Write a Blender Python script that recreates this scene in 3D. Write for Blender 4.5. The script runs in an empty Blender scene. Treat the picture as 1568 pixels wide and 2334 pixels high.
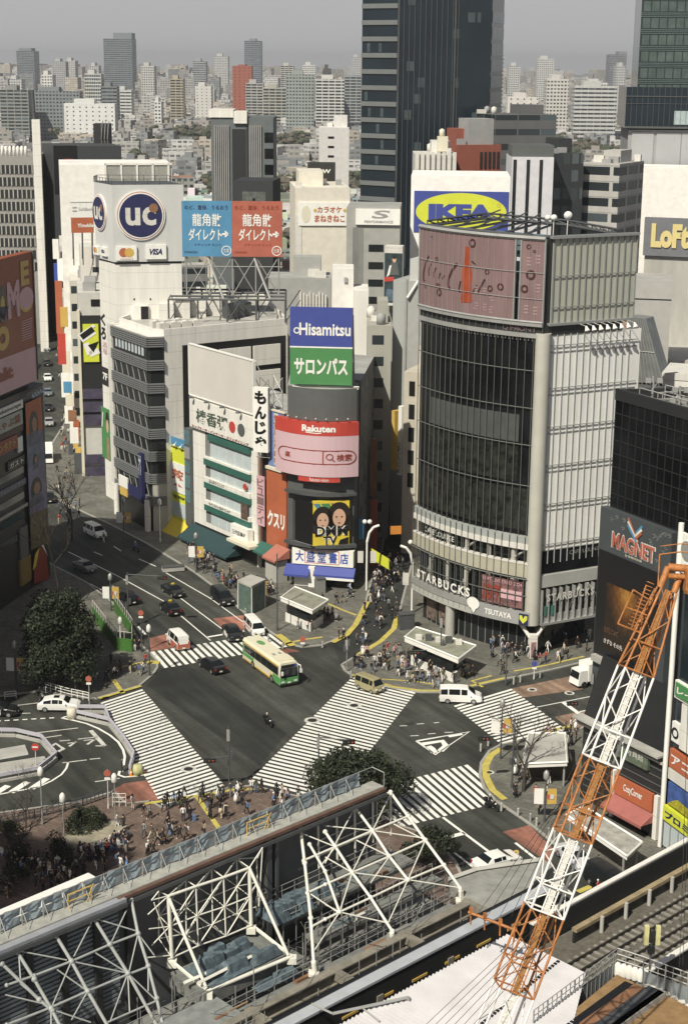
import bpy,bmesh,math,random
from mathutils import Vector,Matrix
R=math.radians
random.seed(11)
SC=bpy.context.scene
COL=SC.collection
# ---------------------------------------------------------------- camera
CX,CY,F,CAMH=784.0,1167.0,3706.0,72.0
PITCH,ROLL=R(15.4),0.0093
_r0,_u0=Vector((1,0,0)),Vector((0,math.sin(PITCH),math.cos(PITCH)))
FWD=Vector((0,math.cos(PITCH),-math.sin(PITCH)))
RIGHT=_r0*math.cos(ROLL)+_u0*math.sin(ROLL)
UP=-_r0*math.sin(ROLL)+_u0*math.cos(ROLL)
CAM=Vector((0,0,CAMH))
cam=bpy.data.cameras.new('camera')
camo=bpy.data.objects.new('camera',cam)
COL.objects.link(camo)
cam.sensor_fit='VERTICAL'
cam.sensor_height=24.0
cam.lens=F/2334.0*24.0
cam.clip_start,cam.clip_end=1.0,40000.0
m=Matrix.Identity(4)
for i,ax in enumerate((RIGHT,UP,-FWD)):
 for j in range(3):
  m[j][i]=ax[j]
m.translation=CAM
camo.matrix_world=m
SC.camera=camo
# ---------------------------------------------------------------- sky, sun, exposure
SUN_EL,SUN_DX,SUN_DY=R(48),0.50,0.866
w=bpy.data.worlds.new('World')
SC.world=w
w.use_nodes=True
nt=w.node_tree
bg=nt.nodes['Background']
sky=nt.nodes.new('ShaderNodeTexSky')
sky.sky_type='NISHITA'
sky.sun_disc=False
sky.sun_elevation=SUN_EL
sky.sun_rotation=math.atan2(-SUN_DX,-SUN_DY)
sky.altitude=50
sky.air_density=1.0
sky.dust_density=4.0
sky.ozone_density=1.0
mixn=nt.nodes.new('ShaderNodeMix')
mixn.data_type='RGBA'
tcd=nt.nodes.new('ShaderNodeTexCoord');spx=nt.nodes.new('ShaderNodeSeparateXYZ');mrw=nt.nodes.new('ShaderNodeMapRange')
nt.links.new(tcd.outputs['Generated'],spx.inputs[0]);nt.links.new(spx.outputs[2],mrw.inputs[0])
for _i,_v in((1,.08),(2,.22),(3,.92),(4,.06)):mrw.inputs[_i].default_value=_v
nt.links.new(mrw.outputs[0],mixn.inputs[0])
mixn.inputs[7].default_value=(11.3,11.25,11.4,1)
nt.links.new(sky.outputs[0],mixn.inputs[6])
nt.links.new(mixn.outputs[2],bg.inputs[0])
bg.inputs[1].default_value=0.045
sun=bpy.data.lights.new('sun','SUN')
sun.energy=5.0
sun.angle=R(0.5)
sun.color=(1.0,0.955,0.82)
suno=bpy.data.objects.new('sun',sun)
COL.objects.link(suno)
_d=Vector((SUN_DX*math.cos(SUN_EL),SUN_DY*math.cos(SUN_EL),-math.sin(SUN_EL)))
suno.rotation_euler=_d.to_track_quat('-Z','Y').to_euler()
suno.location=(-100,-100,300)
SC.view_settings.view_transform='Standard'
SC.view_settings.look='None'
SC.view_settings.exposure=0.0
SC.view_settings.gamma=1.0
SC.cycles.max_bounces=6
SC.cycles.volume_bounces=0
# ---------------------------------------------------------------- pixel -> world
def ray(x,y):
 return(RIGHT*((x-CX)/F)+UP*((CY-y)/F)+FWD)
def G3(x,y,z=0.0):
 d=ray(x,y);return CAM+d*((z-CAMH)/d.z)
def G(x,y,z=0.0):
 p=G3(x,y,z);return Vector((p.x,p.y))
def AT(x,y,Y):
 d=ray(x,y);return CAM+d*(Y/d.y)
def PR(p):
 q=Vector(p)-CAM;f=q.dot(FWD)
 return CX+F*q.dot(RIGHT)/f,CY-F*q.dot(UP)/f
def Z(P,y):
 lo,hi=-60.0,400.0
 for _ in range(50):
  mid=(lo+hi)/2
  if PR((P[0],P[1],mid))[1]>y:lo=mid
  else:hi=mid
 return(lo+hi)/2
def along(P,d,x,z):
 """the point P + s*d whose image column at height z is x"""
 lo,hi=-120.0,120.0
 f=lambda s:PR((P[0]+d[0]*s,P[1]+d[1]*s,z))[0]-x
 up=f(1)>f(0)
 for _ in range(60):
  mid=(lo+hi)/2
  if(f(mid)<0)==up:lo=mid
  else:hi=mid
 s=(lo+hi)/2
 return Vector((P[0]+d[0]*s,P[1]+d[1]*s))
# ---------------------------------------------------------------- materials
MATS={}
def nodes(name):
 mt=bpy.data.materials.new(name);mt.use_nodes=True
 n=mt.node_tree;return mt,n,n.nodes['Principled BSDF']
def mat(name,c,rough=0.7,var=0.12,scale=0.35,metal=0.0,bump=0.0,obj=False,streak=0.0,emit=0.0,spec=None,joint=0.0):
 if name in MATS:return MATS[name]
 mt,n,b=nodes(name)
 b.inputs['Roughness'].default_value=rough
 b.inputs['Metallic'].default_value=metal
 if spec is not None:b.inputs['Specular IOR Level'].default_value=spec
 L=n.links.new
 src=n.nodes.new('ShaderNodeTexCoord').outputs['Object']if obj else n.nodes.new('ShaderNodeNewGeometry').outputs['Position']
 if var>0:
  t=n.nodes.new('ShaderNodeTexNoise');t.inputs['Scale'].default_value=scale;t.inputs['Detail'].default_value=6
  t.inputs['Roughness'].default_value=0.65
  if streak:
   mp=n.nodes.new('ShaderNodeMapping');mp.inputs['Scale'].default_value=(1,1,streak);L(src,mp.inputs[0]);L(mp.outputs[0],t.inputs[0])
  else:L(src,t.inputs[0])
  mr=n.nodes.new('ShaderNodeMapRange');mr.inputs[1].default_value=0.3;mr.inputs[2].default_value=0.7
  mr.inputs[3].default_value=1-var;mr.inputs[4].default_value=1+var
  L(t.outputs[0],mr.inputs[0])
  mx=n.nodes.new('ShaderNodeVectorMath');mx.operation='SCALE';mx.inputs[0].default_value=c[:3]
  sc_=mr.outputs[0]
  if joint:
   sp=n.nodes.new('ShaderNodeSeparateXYZ');L(src,sp.inputs[0]);q=[n.nodes.new('ShaderNodeMath')for _ in range(5)]
   for e,op in zip(q,('DIVIDE','FRACT','LESS_THAN','MULTIPLY_ADD','MULTIPLY')):e.operation=op
   L(sp.outputs[2],q[0].inputs[0]);q[0].inputs[1].default_value=joint;L(q[0].outputs[0],q[1].inputs[0]);L(q[1].outputs[0],q[2].inputs[0]);q[2].inputs[1].default_value=.09/joint
   L(q[2].outputs[0],q[3].inputs[0]);q[3].inputs[1].default_value=-.22;q[3].inputs[2].default_value=1;L(q[3].outputs[0],q[4].inputs[0]);L(sc_,q[4].inputs[1]);sc_=q[4].outputs[0]
  L(sc_,mx.inputs['Scale']);L(mx.outputs[0],b.inputs['Base Color'])
  if bump:
   bp=n.nodes.new('ShaderNodeBump');bp.inputs['Strength'].default_value=bump;bp.inputs['Distance'].default_value=0.05
   L(t.outputs[0],bp.inputs['Height']);L(bp.outputs[0],b.inputs['Normal'])
 else:
  b.inputs['Base Color'].default_value=(*c[:3],1)
 if emit:
  b.inputs['Emission Color'].default_value=(*c[:3],1);b.inputs['Emission Strength'].default_value=emit
 MATS[name]=mt
 return mt
def facade(name,wall=None,glass=(0.035,0.045,0.05),pu=3.0,pv=3.4,u0=0.2,u1=0.8,v0=0.3,v1=0.78,grough=0.25,wrough=0.75,slab=0.0,tint=1.0,line=None):
 """wall with a grid of window openings laid out in metres along the wall (UV); wall colour from the object when None"""
 if name in MATS:return MATS[name]
 mt,n,b=nodes(name);L=n.links.new
 def mth(op,a,c=None):
  q=n.nodes.new('ShaderNodeMath');q.operation=op
  for i,v in enumerate((a,c)):
   if v is None:continue
   if isinstance(v,(int,float)):q.inputs[i].default_value=v
   else:L(v,q.inputs[i])
  return q.outputs[0]
 uv=n.nodes.new('ShaderNodeUVMap');sp=n.nodes.new('ShaderNodeSeparateXYZ');L(uv.outputs[0],sp.inputs[0])
 cu,cv=mth('DIVIDE',sp.outputs[0],pu),mth('DIVIDE',sp.outputs[1],pv)
 fu,fv=mth('FRACT',cu),mth('FRACT',cv)
 mu=mth('MULTIPLY',mth('GREATER_THAN',fu,u0),mth('LESS_THAN',fu,u1))
 mv=mth('MULTIPLY',mth('GREATER_THAN',fv,v0),mth('LESS_THAN',fv,v1))
 mask=mth('MULTIPLY',mu,mv)
 wn=n.nodes.new('ShaderNodeTexWhiteNoise');wn.noise_dimensions='2D'
 cb=n.nodes.new('ShaderNodeCombineXYZ');L(mth('FLOOR',cu),cb.inputs[0]);L(mth('FLOOR',cv),cb.inputs[1]);L(cb.outputs[0],wn.inputs['Vector'])
 gl=n.nodes.new('ShaderNodeVectorMath');gl.operation='SCALE';gl.inputs[0].default_value=glass
 pw=mth('POWER',wn.outputs['Value'],3.0)
 L(mth('ADD',mth('MULTIPLY',pw,2.2*tint),0.6),gl.inputs['Scale'])
 geo=n.nodes.new('ShaderNodeNewGeometry');nz=n.nodes.new('ShaderNodeTexNoise');nz.inputs['Scale'].default_value=0.25;nz.inputs['Detail'].default_value=5
 mp=n.nodes.new('ShaderNodeMapping');mp.inputs['Scale'].default_value=(1.6,1.6,0.35);L(geo.outputs['Position'],mp.inputs[0]);L(mp.outputs[0],nz.inputs[0])
 mr=n.nodes.new('ShaderNodeMapRange');mr.inputs[1].default_value=.3;mr.inputs[2].default_value=.7;mr.inputs[3].default_value=.90;mr.inputs[4].default_value=1.07;L(nz.outputs[0],mr.inputs[0])
 wl=n.nodes.new('ShaderNodeVectorMath');wl.operation='SCALE'
 if wall is None:
  oi=n.nodes.new('ShaderNodeObjectInfo');L(oi.outputs['Color'],wl.inputs[0])
 else:wl.inputs[0].default_value=wall
 L(mr.outputs[0],wl.inputs['Scale'])
 wcol=wl.outputs[0]
 if slab:
  sm=mth('LESS_THAN',fv,slab)
  sx=n.nodes.new('ShaderNodeMix');sx.data_type='RGBA';L(sm,sx.inputs[0]);L(wcol,sx.inputs[6])
  sc_=n.nodes.new('ShaderNodeVectorMath');sc_.operation='SCALE';sc_.inputs['Scale'].default_value=0.6;L(wcol,sc_.inputs[0]);L(sc_.outputs[0],sx.inputs[7]);wcol=sx.outputs[2]
 mx=n.nodes.new('ShaderNodeMix');mx.data_type='RGBA';L(mask,mx.inputs[0]);L(wcol,mx.inputs[6]);L(gl.outputs[0],mx.inputs[7])
 L(mx.outputs[2],b.inputs['Base Color'])
 rr=mth('ADD',mth('MULTIPLY',mask,grough-wrough),wrough);L(rr,b.inputs['Roughness'])
 bp=n.nodes.new('ShaderNodeBump');bp.inputs['Strength'].default_value=0.6;bp.inputs['Distance'].default_value=0.25;bp.invert=True
 L(mask,bp.inputs['Height']);L(bp.outputs[0],b.inputs['Normal'])
 MATS[name]=mt
 return mt
def objcol(name,rough=0.75,var=0.15,scale=0.3):
 """plain wall or roof whose colour is the object's own"""
 if name in MATS:return MATS[name]
 mt,n,b=nodes(name);L=n.links.new
 oi=n.nodes.new('ShaderNodeObjectInfo');t=n.nodes.new('ShaderNodeTexNoise');g=n.nodes.new('ShaderNodeNewGeometry')
 t.inputs['Scale'].default_value=scale;t.inputs['Detail'].default_value=6;L(g.outputs['Position'],t.inputs[0])
 mr=n.nodes.new('ShaderNodeMapRange');mr.inputs[1].default_value=.3;mr.inputs[2].default_value=.7;mr.inputs[3].default_value=1-var;mr.inputs[4].default_value=1+var;L(t.outputs[0],mr.inputs[0])
 s=n.nodes.new('ShaderNodeVectorMath');s.operation='SCALE';L(oi.outputs['Color'],s.inputs[0]);L(mr.outputs[0],s.inputs['Scale']);L(s.outputs[0],b.inputs['Base Color'])
 b.inputs['Roughness'].default_value=rough
 MATS[name]=mt
 return mt
# ---------------------------------------------------------------- objects
ORG={}
def tag(o,label=None,cat=None,group=None,kind=None):
 if label:o['label']=label
 if cat:o['category']=cat
 if group:o['group']=group
 if kind:o['kind']=kind
 return o
def thing(name,label,cat,loc=(0,0,0),group=None):
 o=bpy.data.objects.new(name,None);COL.objects.link(o)
 o.empty_display_size=0.3
 o.location=loc;ORG[o.name]=Vector(loc)
 return tag(o,label,cat,group)
class MB:
 def __init__(s):s.v,s.f,s.m,s.uv,s.sm=[],[],[],[],[]
 def add(s,vs,fs,mi=0,uvs=None,smooth=False):
  k=len(s.v);s.v+=[tuple(q)for q in vs]
  for i,f in enumerate(fs):
   s.f.append([k+j for j in f]);s.m.append(mi);s.sm.append(smooth)
   s.uv.append(uvs[i]if uvs else None)
  return s
 def quad(s,a,b,c,d,mi=0,uv=None):return s.add([a,b,c,d],[(0,1,2,3)],mi,[uv]if uv else None)
 def poly(s,pts,mi=0):return s.add(pts,[tuple(range(len(pts)))],mi)
 def hexa(s,p,mi=0):
  return s.add(p,[(0,3,2,1),(4,5,6,7),(0,1,5,4),(1,2,6,5),(2,3,7,6),(3,0,4,7)],mi)
 def box(s,x0,y0,z0,x1,y1,z1,mi=0):
  return s.hexa([(x0,y0,z0),(x1,y0,z0),(x1,y1,z0),(x0,y1,z0),(x0,y0,z1),(x1,y0,z1),(x1,y1,z1),(x0,y1,z1)],mi)
 def obox(s,c,ux,hx,hy,z0,z1,mi=0):
  """box centred on c (xy), long axis ux"""
  ux=Vector((ux[0],ux[1])).normalized();uy=Vector((-ux.y,ux.x));c=Vector((c[0],c[1]))
  q=[c-ux*hx-uy*hy,c+ux*hx-uy*hy,c+ux*hx+uy*hy,c-ux*hx+uy*hy]
  return s.hexa([(*a,z0)for a in q]+[(*a,z1)for a in q],mi)
 def prism(s,poly,z0,z1,mi=0,top=None,inset=0):
  P=[Vector((q[0],q[1]))for q in poly]
  ar=sum(P[i].x*P[(i+1)%len(P)].y-P[(i+1)%len(P)].x*P[i].y for i in range(len(P)))
  if ar<0:P=P[::-1]
  n=len(P);u=0.0
  for i in range(n):
   a,b=P[i],P[(i+1)%n];l=(b-a).length
   s.add([(*a,z0),(*b,z0),(*b,z1),(*a,z1)],[(0,1,2,3)],mi,[[(u,z0),(u+l,z0),(u+l,z1),(u,z1)]]);u+=l
  t=mi if top is None else top
  s.add([(*a,z1)for a in P],[tuple(range(n))],t);s.add([(*a,z0)for a in P],[tuple(range(n-1,-1,-1))],t)
  return s
 def tube(s,a,b,r,n=6,mi=0,r2=None,cap=True):
  a,b=Vector(a),Vector(b);d=(b-a)
  if d.length<1e-6:return s
  d.normalize();h=Vector((0,0,1))if abs(d.z)<0.9 else Vector((1,0,0))
  x=d.cross(h).normalized();y=d.cross(x);r2=r if r2 is None else r2
  vs=[a+(x*math.cos(t)+y*math.sin(t))*r for t in[2*math.pi*i/n for i in range(n)]]
  vs+=[b+(x*math.cos(t)+y*math.sin(t))*r2 for t in[2*math.pi*i/n for i in range(n)]]
  s.add(vs,[(i,(i+1)%n,n+(i+1)%n,n+i)for i in range(n)],mi,None,n>5)
  if cap:s.add(vs[:n],[tuple(range(n-1,-1,-1))],mi);s.add(vs[n:],[tuple(range(n))],mi)
  return s
 def path(s,pts,r,n=5,mi=0):
  for a,b in zip(pts[:-1],pts[1:]):s.tube(a,b,r,n,mi)
  return s
 def ball(s,c,r,mi=0,n=8,k=5,sz=1.0,smooth=True):
  c=Vector(c);vs=[];fs=[]
  for j in range(1,k):
   ph=math.pi*j/k
   for i in range(n):
    t=2*math.pi*i/n;vs.append(c+Vector((r*math.sin(ph)*math.cos(t),r*math.sin(ph)*math.sin(t),r*sz*math.cos(ph))))
  vs+=[c+Vector((0,0,r*sz)),c-Vector((0,0,r*sz))];T=len(vs)-2
  for j in range(k-2):
   for i in range(n):fs.append((j*n+i,(j+1)*n+i,(j+1)*n+(i+1)%n,j*n+(i+1)%n))
  for i in range(n):fs.append((T,i,(i+1)%n));fs.append((T+1,(k-2)*n+(i+1)%n,(k-2)*n+i))
  return s.add(vs,fs,mi,None,smooth)
 def lathe(s,c,prof,n=12,mi=0,smooth=True):
  """prof: (radius, z) pairs about the vertical axis through c"""
  vs=[];fs=[]
  for r,z in prof:
   for i in range(n):
    t=2*math.pi*i/n;vs.append((c[0]+r*math.cos(t),c[1]+r*math.sin(t),c[2]+z))
  for j in range(len(prof)-1):
   for i in range(n):fs.append((j*n+i,j*n+(i+1)%n,(j+1)*n+(i+1)%n,(j+1)*n+i))
  fs.append(tuple(range(n-1,-1,-1)));fs.append(tuple(range((len(prof)-1)*n,len(prof)*n)))
  return s.add(vs,fs,mi,None,smooth)
 def build(s,name,mats,parent=None,origin=None,color=None):
  if not isinstance(mats,(list,tuple)):mats=[mats]
  if parent is not None:org=ORG[parent.name]
  elif origin is not None:org=Vector(origin)
  else:
   n=max(1,len(s.v));org=Vector((sum(v[0]for v in s.v)/n,sum(v[1]for v in s.v)/n,min((v[2]for v in s.v),default=0)))
  me=bpy.data.meshes.new(name)
  me.from_pydata([(v[0]-org.x,v[1]-org.y,v[2]-org.z)for v in s.v],[],s.f)
  for q in mats:me.materials.append(q)
  me.polygons.foreach_set('material_index',s.m)
  me.polygons.foreach_set('use_smooth',s.sm)
  if any(s.uv):
   ul=me.uv_layers.new(name='UVMap');k=0
   flat=[]
   for f,uv in zip(s.f,s.uv):
    flat+=[c for q in(uv or[(0,0)]*len(f))for c in q]
   ul.data.foreach_set('uv',flat)
  me.update()
  o=bpy.data.objects.new(name,me);COL.objects.link(o)
  if parent is not None:o.parent=parent
  else:o.location=org
  if color:o.color=(*color,1)
  ORG[o.name]=org
  return o
def structure(o):o['kind']='structure';return o
def dup(o,loc=None,rz=None,parent=None,label=None,group=None):
 c=o.copy();COL.objects.link(c);ORG[c.name]=Vector(loc)if loc is not None else ORG.get(o.name,Vector())
 if parent is not None:c.parent=parent
 if loc is not None:c.location=loc
 if rz is not None:c.rotation_euler=(0,0,rz)
 if label:c['label']=label
 if group:c['group']=group
 for ch in list(o.children):dup(ch,parent=c)
 return c
# ---------------------------------------------------------------- lettering
_glyph={}
def glyphs(body,bold=0.0,space=1.0):
 k=(body,bold,space)
 if k not in _glyph:
  cu=bpy.data.curves.new('lettering','FONT');cu.body=body;cu.resolution_u=3;cu.offset=bold;cu.space_character=space;cu.align_x='LEFT'
  o=bpy.data.objects.new('lettering',cu);COL.objects.link(o)
  bpy.context.view_layer.update()
  me=bpy.data.meshes.new_from_object(o.evaluated_get(bpy.context.evaluated_depsgraph_get()))
  vs=[v.co.copy()for v in me.vertices];fs=[tuple(p.vertices)for p in me.polygons]
  bpy.data.objects.remove(o);bpy.data.curves.remove(cu);bpy.data.meshes.remove(me)
  x0=min(v.x for v in vs);x1=max(v.x for v in vs);y0=min(v.y for v in vs);y1=max(v.y for v in vs)
  _glyph[k]=([((v.x-x0)/(x1-x0),(v.y-y0)/(y1-y0))for v in vs],fs,(x1-x0)/max(1e-6,y1-y0))
 return _glyph[k]
def letters(mb,body,fn,u0,v0,u1,v1,mi=0,bold=0.0,vertical=False,keep=False,shear=0.0,space=1.0):
 """body set inside the box (u0,v0)-(u1,v1) of the surface fn(u,v)->point"""
 if vertical:
  n=len(body);h=(v1-v0)/n
  for i,ch in enumerate(body):
   a=v1-(i+1)*h
   letters(mb,ch,fn,u0,a+h*0.06,u1,a+h*0.94,mi,bold)
  return
 vs,fs,asp=glyphs(body,bold,space)
 if keep:
  w=(v1-v0)*asp
  if w<(u1-u0):c=(u0+u1)/2;u0,u1=c-w/2,c+w/2
  else:
   h=(u1-u0)/asp;c=(v0+v1)/2;v0,v1=c-h/2,c+h/2
 mb.add([fn(u0+(u1-u0)*a+shear*b*(v1-v0),v0+(v1-v0)*b)for a,b in vs],fs,mi)
class Wall:
 """an upright plane through two ground points; s runs from a to b in metres, z is height, off is distance out towards the viewer"""
 def __init__(s,a,b):
  s.a,s.b=Vector((a[0],a[1])),Vector((b[0],b[1]));s.d=(s.b-s.a);s.L=s.d.length;s.d.normalize()
  n=Vector((s.d.y,-s.d.x))
  if n.dot(-s.a)<0:n=-n
  s.n=n;s.so=0.0
 def p(s,u,z,off=0.0):
  q=s.a+s.d*u+s.n*off;return Vector((q.x,q.y,z))
 def sz(s,x,y):
  r=ray(x,y);n3=Vector((s.n.x,s.n.y,0))
  t=(Vector((s.a.x,s.a.y,0))+n3*s.so-CAM).dot(n3)/r.dot(n3);q=CAM+r*t
  return(Vector((q.x,q.y))-s.a).dot(s.d),q.z
 def rect(s,x0,y0,x1,y1):
  """pixel box (left-top, right-bottom, read along the box's middle) -> s0, z0, s1, z1"""
  a,za=s.sz(x0,y0);b,zb=s.sz(x1,y1);return(min(a,b),min(za,zb),max(a,b),max(za,zb))
 def fn(s,off):return lambda u,v:s.p(u,v,off)
 def box(s,mb,u0,z0,u1,z1,o0=0.0,o1=0.1,mi=0):
  q=[s.p(u0,z0,o0),s.p(u1,z0,o0),s.p(u1,z0,o1),s.p(u0,z0,o1),s.p(u0,z1,o0),s.p(u1,z1,o0),s.p(u1,z1,o1),s.p(u0,z1,o1)]
  e=(q[1]-q[0]).cross(q[3]-q[0])
  if e.z<0:q=[q[3],q[2],q[1],q[0],q[7],q[6],q[5],q[4]]
  return mb.hexa(q,mi)
 def disc(s,mb,u,z,r,o0,o1,mi=0,n=28,ry=None):
  ry=r if ry is None else ry
  f=[s.p(u+r*math.cos(t),z+ry*math.sin(t),o1)for t in[2*math.pi*i/n for i in range(n)]]
  k=[s.p(u+r*math.cos(t),z+ry*math.sin(t),o0)for t in[2*math.pi*i/n for i in range(n)]]
  mb.add(f,[tuple(range(n))],mi);mb.add(f+k,[(i,n+i,n+(i+1)%n,(i+1)%n)for i in range(n)],mi)
 def ring(s,mb,u,z,r0,r1,off,mi=0,n=28,o0=None):
  vs=[]
  for r in(r0,r1):
   vs+=[s.p(u+r*math.cos(t),z+r*math.sin(t),off)for t in[2*math.pi*i/n for i in range(n)]]
  mb.add(vs,[(i,(i+1)%n,n+(i+1)%n,n+i)for i in range(n)],mi)
 def flat(s,mb,pts,off,mi=0):mb.poly([s.p(u,z,off)for u,z in pts],mi)
 def stroke(s,mb,pts,wd,off,mi=0):
  for(a,b)in zip(pts[:-1],pts[1:]):
   d=Vector((b[0]-a[0],b[1]-a[1]));l=d.length
   if l<1e-6:continue
   q=Vector((-d.y,d.x))/l*wd/2
   s.flat(mb,[(a[0]-q.x,a[1]-q.y),(b[0]-q.x,b[1]-q.y),(b[0]+q.x,b[1]+q.y),(a[0]+q.x,a[1]+q.y)],off,mi)
# ---------------------------------------------------------------- common materials
M={}
def slabs(name,c,size):
 """paving slabs: tint per slab, darker joints, wide stains"""
 mt,n,b=nodes(name);L=n.links.new;g=n.nodes.new('ShaderNodeNewGeometry');br=n.nodes.new('ShaderNodeTexBrick');mp=n.nodes.new('ShaderNodeMapping')
 mp.inputs['Rotation'].default_value=(0,0,.62);L(g.outputs['Position'],mp.inputs[0]);L(mp.outputs[0],br.inputs['Vector'])
 br.inputs['Scale'].default_value=1/size;br.inputs['Mortar Size'].default_value=.03;br.inputs['Brick Width'].default_value=1;br.inputs['Row Height'].default_value=.5;br.inputs['Bias'].default_value=0
 for k,f in(('Color1',.82),('Color2',1.14),('Mortar',.62)):br.inputs[k].default_value=(*[q*f for q in c],1)
 col=br.outputs[0]
 for sc,lo,hi in((.22,.62,1.25),(1.7,.80,1.15)):
  t=n.nodes.new('ShaderNodeTexNoise');t.inputs['Scale'].default_value=sc;t.inputs['Detail'].default_value=8;t.inputs['Roughness'].default_value=.7;L(g.outputs['Position'],t.inputs[0])
  mr=n.nodes.new('ShaderNodeMapRange');mr.inputs[1].default_value=.3;mr.inputs[2].default_value=.7;mr.inputs[3].default_value=lo;mr.inputs[4].default_value=hi;L(t.outputs[0],mr.inputs[0])
  s=n.nodes.new('ShaderNodeVectorMath');s.operation='SCALE';L(col,s.inputs[0]);L(mr.outputs[0],s.inputs['Scale']);col=s.outputs[0]
 L(col,b.inputs['Base Color']);b.inputs['Roughness'].default_value=.85;MATS[name]=mt
 return mt
def _m(k,*a,**kw):M[k]=mat(k.replace('_',' '),*a,**kw)
_m('asphalt',(0.040,0.0425,0.0365),0.85,0.22,0.25,bump=0.1)
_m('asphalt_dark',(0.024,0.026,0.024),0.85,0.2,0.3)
M['paving']=slabs('paving',(0.150,0.146,0.125),1.2)
M['paving_brown']=slabs('paving brown',(0.165,0.118,0.094),0.9)
_m('kerb',(0.33,0.32,0.29),0.8,0.15,0.8)
_m('line_white',(0.82,0.81,0.76),0.7,0.09,1.2)
_m('line_worn',(0.55,0.54,0.5),0.7,0.3,1.6)
_m('line_yellow',(0.50,0.42,0.10),0.7,0.2,1.0)
_m('road_red',(0.24,0.105,0.075),0.85,0.22,0.5)
_m('road_brown',(0.24,0.16,0.115),0.85,0.2,0.5)
_m('iron',(0.06,0.055,0.05),0.5,0.2,3,metal=0.6)
_m('white_paint',(0.80,0.79,0.75),0.55,0.07,1.3,streak=0.12)
_m('white_warm',(0.74,0.72,0.67),0.65,0.11,1.1,streak=0.10,joint=2.6)
_m('offwhite',(0.62,0.60,0.56),0.7,0.11,1.1,streak=0.10,joint=2.2)
_m('cream',(0.66,0.62,0.50),0.7,0.07,1.3,streak=0.12)
_m('concrete',(0.40,0.39,0.36),0.85,0.2,0.3,streak=0.3)
_m('concrete_dark',(0.20,0.20,0.19),0.85,0.25,0.3,streak=0.3)
_m('grey',(0.30,0.30,0.30),0.7,0.12,0.3)
_m('grey_dark',(0.10,0.105,0.105),0.6,0.12,0.3)
_m('blackish',(0.022,0.023,0.024),0.5,0.15,0.3)
_m('black',(0.012,0.012,0.013),0.35,0.0)
_m('glass_dark',(0.016,0.019,0.02),0.08,0.0,spec=0.4)
_m('glass_black',(0.009,0.010,0.011),0.12,0.7,0.22,spec=0.3)  # tone noise stands in for random reflections in the glass
_m('glass_navy',(0.012,0.02,0.027),0.12,0.25,0.08,spec=0.4)
_m('glass_green',(0.03,0.05,0.047),0.12,0.2,0.1)
_m('glass_pale',(0.50,0.56,0.58),0.15,0.1,0.5)
_m('steel',(0.38,0.38,0.37),0.45,0.12,0.6,metal=0.3)
_m('steel_dark',(0.10,0.105,0.11),0.5,0.15,0.6,metal=0.3)
_m('green_trim',(0.035,0.12,0.095),0.6,0.12,0.6)
_m('navy',(0.02,0.022,0.085),0.5,0.1,0.5)
_m('blue',(0.05,0.085,0.36),0.5,0.08,0.5)
_m('blue_sign',(0.055,0.075,0.30),0.5,0.06,0.5)
_m('sky_blue',(0.085,0.25,0.42),0.5,0.12,0.4)
_m('red_brick',(0.40,0.115,0.075),0.6,0.12,0.4)
_m('red',(0.48,0.06,0.045),0.5,0.08,0.5)
_m('red_dark',(0.27,0.045,0.025),0.5,0.12,0.5)
_m('orange_red',(0.42,0.12,0.055),0.6,0.14,0.4)
_m('orange',(0.62,0.24,0.045),0.5,0.15,0.6)
_m('orange_rust',(0.46,0.19,0.055),0.6,0.25,1.2)
_m('green_sign',(0.075,0.24,0.085),0.5,0.06,0.5)
_m('lime',(0.62,0.66,0.055),0.5,0.06,0.5)
_m('yellow',(0.72,0.56,0.06),0.5,0.1,0.5)
_m('gold',(0.60,0.40,0.10),0.5,0.1,0.5)
_m('pink',(0.62,0.38,0.42),0.5,0.05,0.5)
_m('mauve',(0.215,0.14,0.14),0.6,0.16,0.7,streak=0.2)
_m('skin_art',(0.60,0.38,0.27),0.6,0.06,1)
_m('hair',(0.02,0.015,0.012),0.5,0.0)
_m('tarp',(0.115,0.155,0.18),0.6,0.3,1.2,bump=0.4)
_m('sheet',(0.26,0.31,0.34),0.5,0.18,0.8,bump=0.25)
_m('lamp_glass',(0.75,0.74,0.70),0.3,0.0)
_m('wood',(0.30,0.20,0.12),0.8,0.25,1.0)
_m('rust',(0.23,0.115,0.06),0.8,0.3,0.8)
_m('roof_grey',(0.33,0.33,0.32),0.85,0.25,0.25)
OBJROOF=objcol('weathered roof')
OBJWALL=objcol('painted wall',.75,.07,.9)
FA={'punch':facade('punched window wall',pu=3.2,pv=3.3,u0=.22,u1=.78,v0=.32,v1=.76),'strip':facade('ribbon window wall',pu=6,pv=3.6,u0=.03,u1=.97,v0=.38,v1=.80),'balcony':facade('balcony wall',pu=6.4,pv=3.1,u0=.06,u1=.94,v0=.42,v1=.96,slab=.06),'grid':facade('window grid wall',pu=1.9,pv=3.5,u0=.12,u1=.88,v0=.22,v1=.86,glass=(.05,.06,.065)),'sparse':facade('few windows wall',pu=5.5,pv=3.6,u0=.40,u1=.62,v0=.4,v1=.68),}
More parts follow.
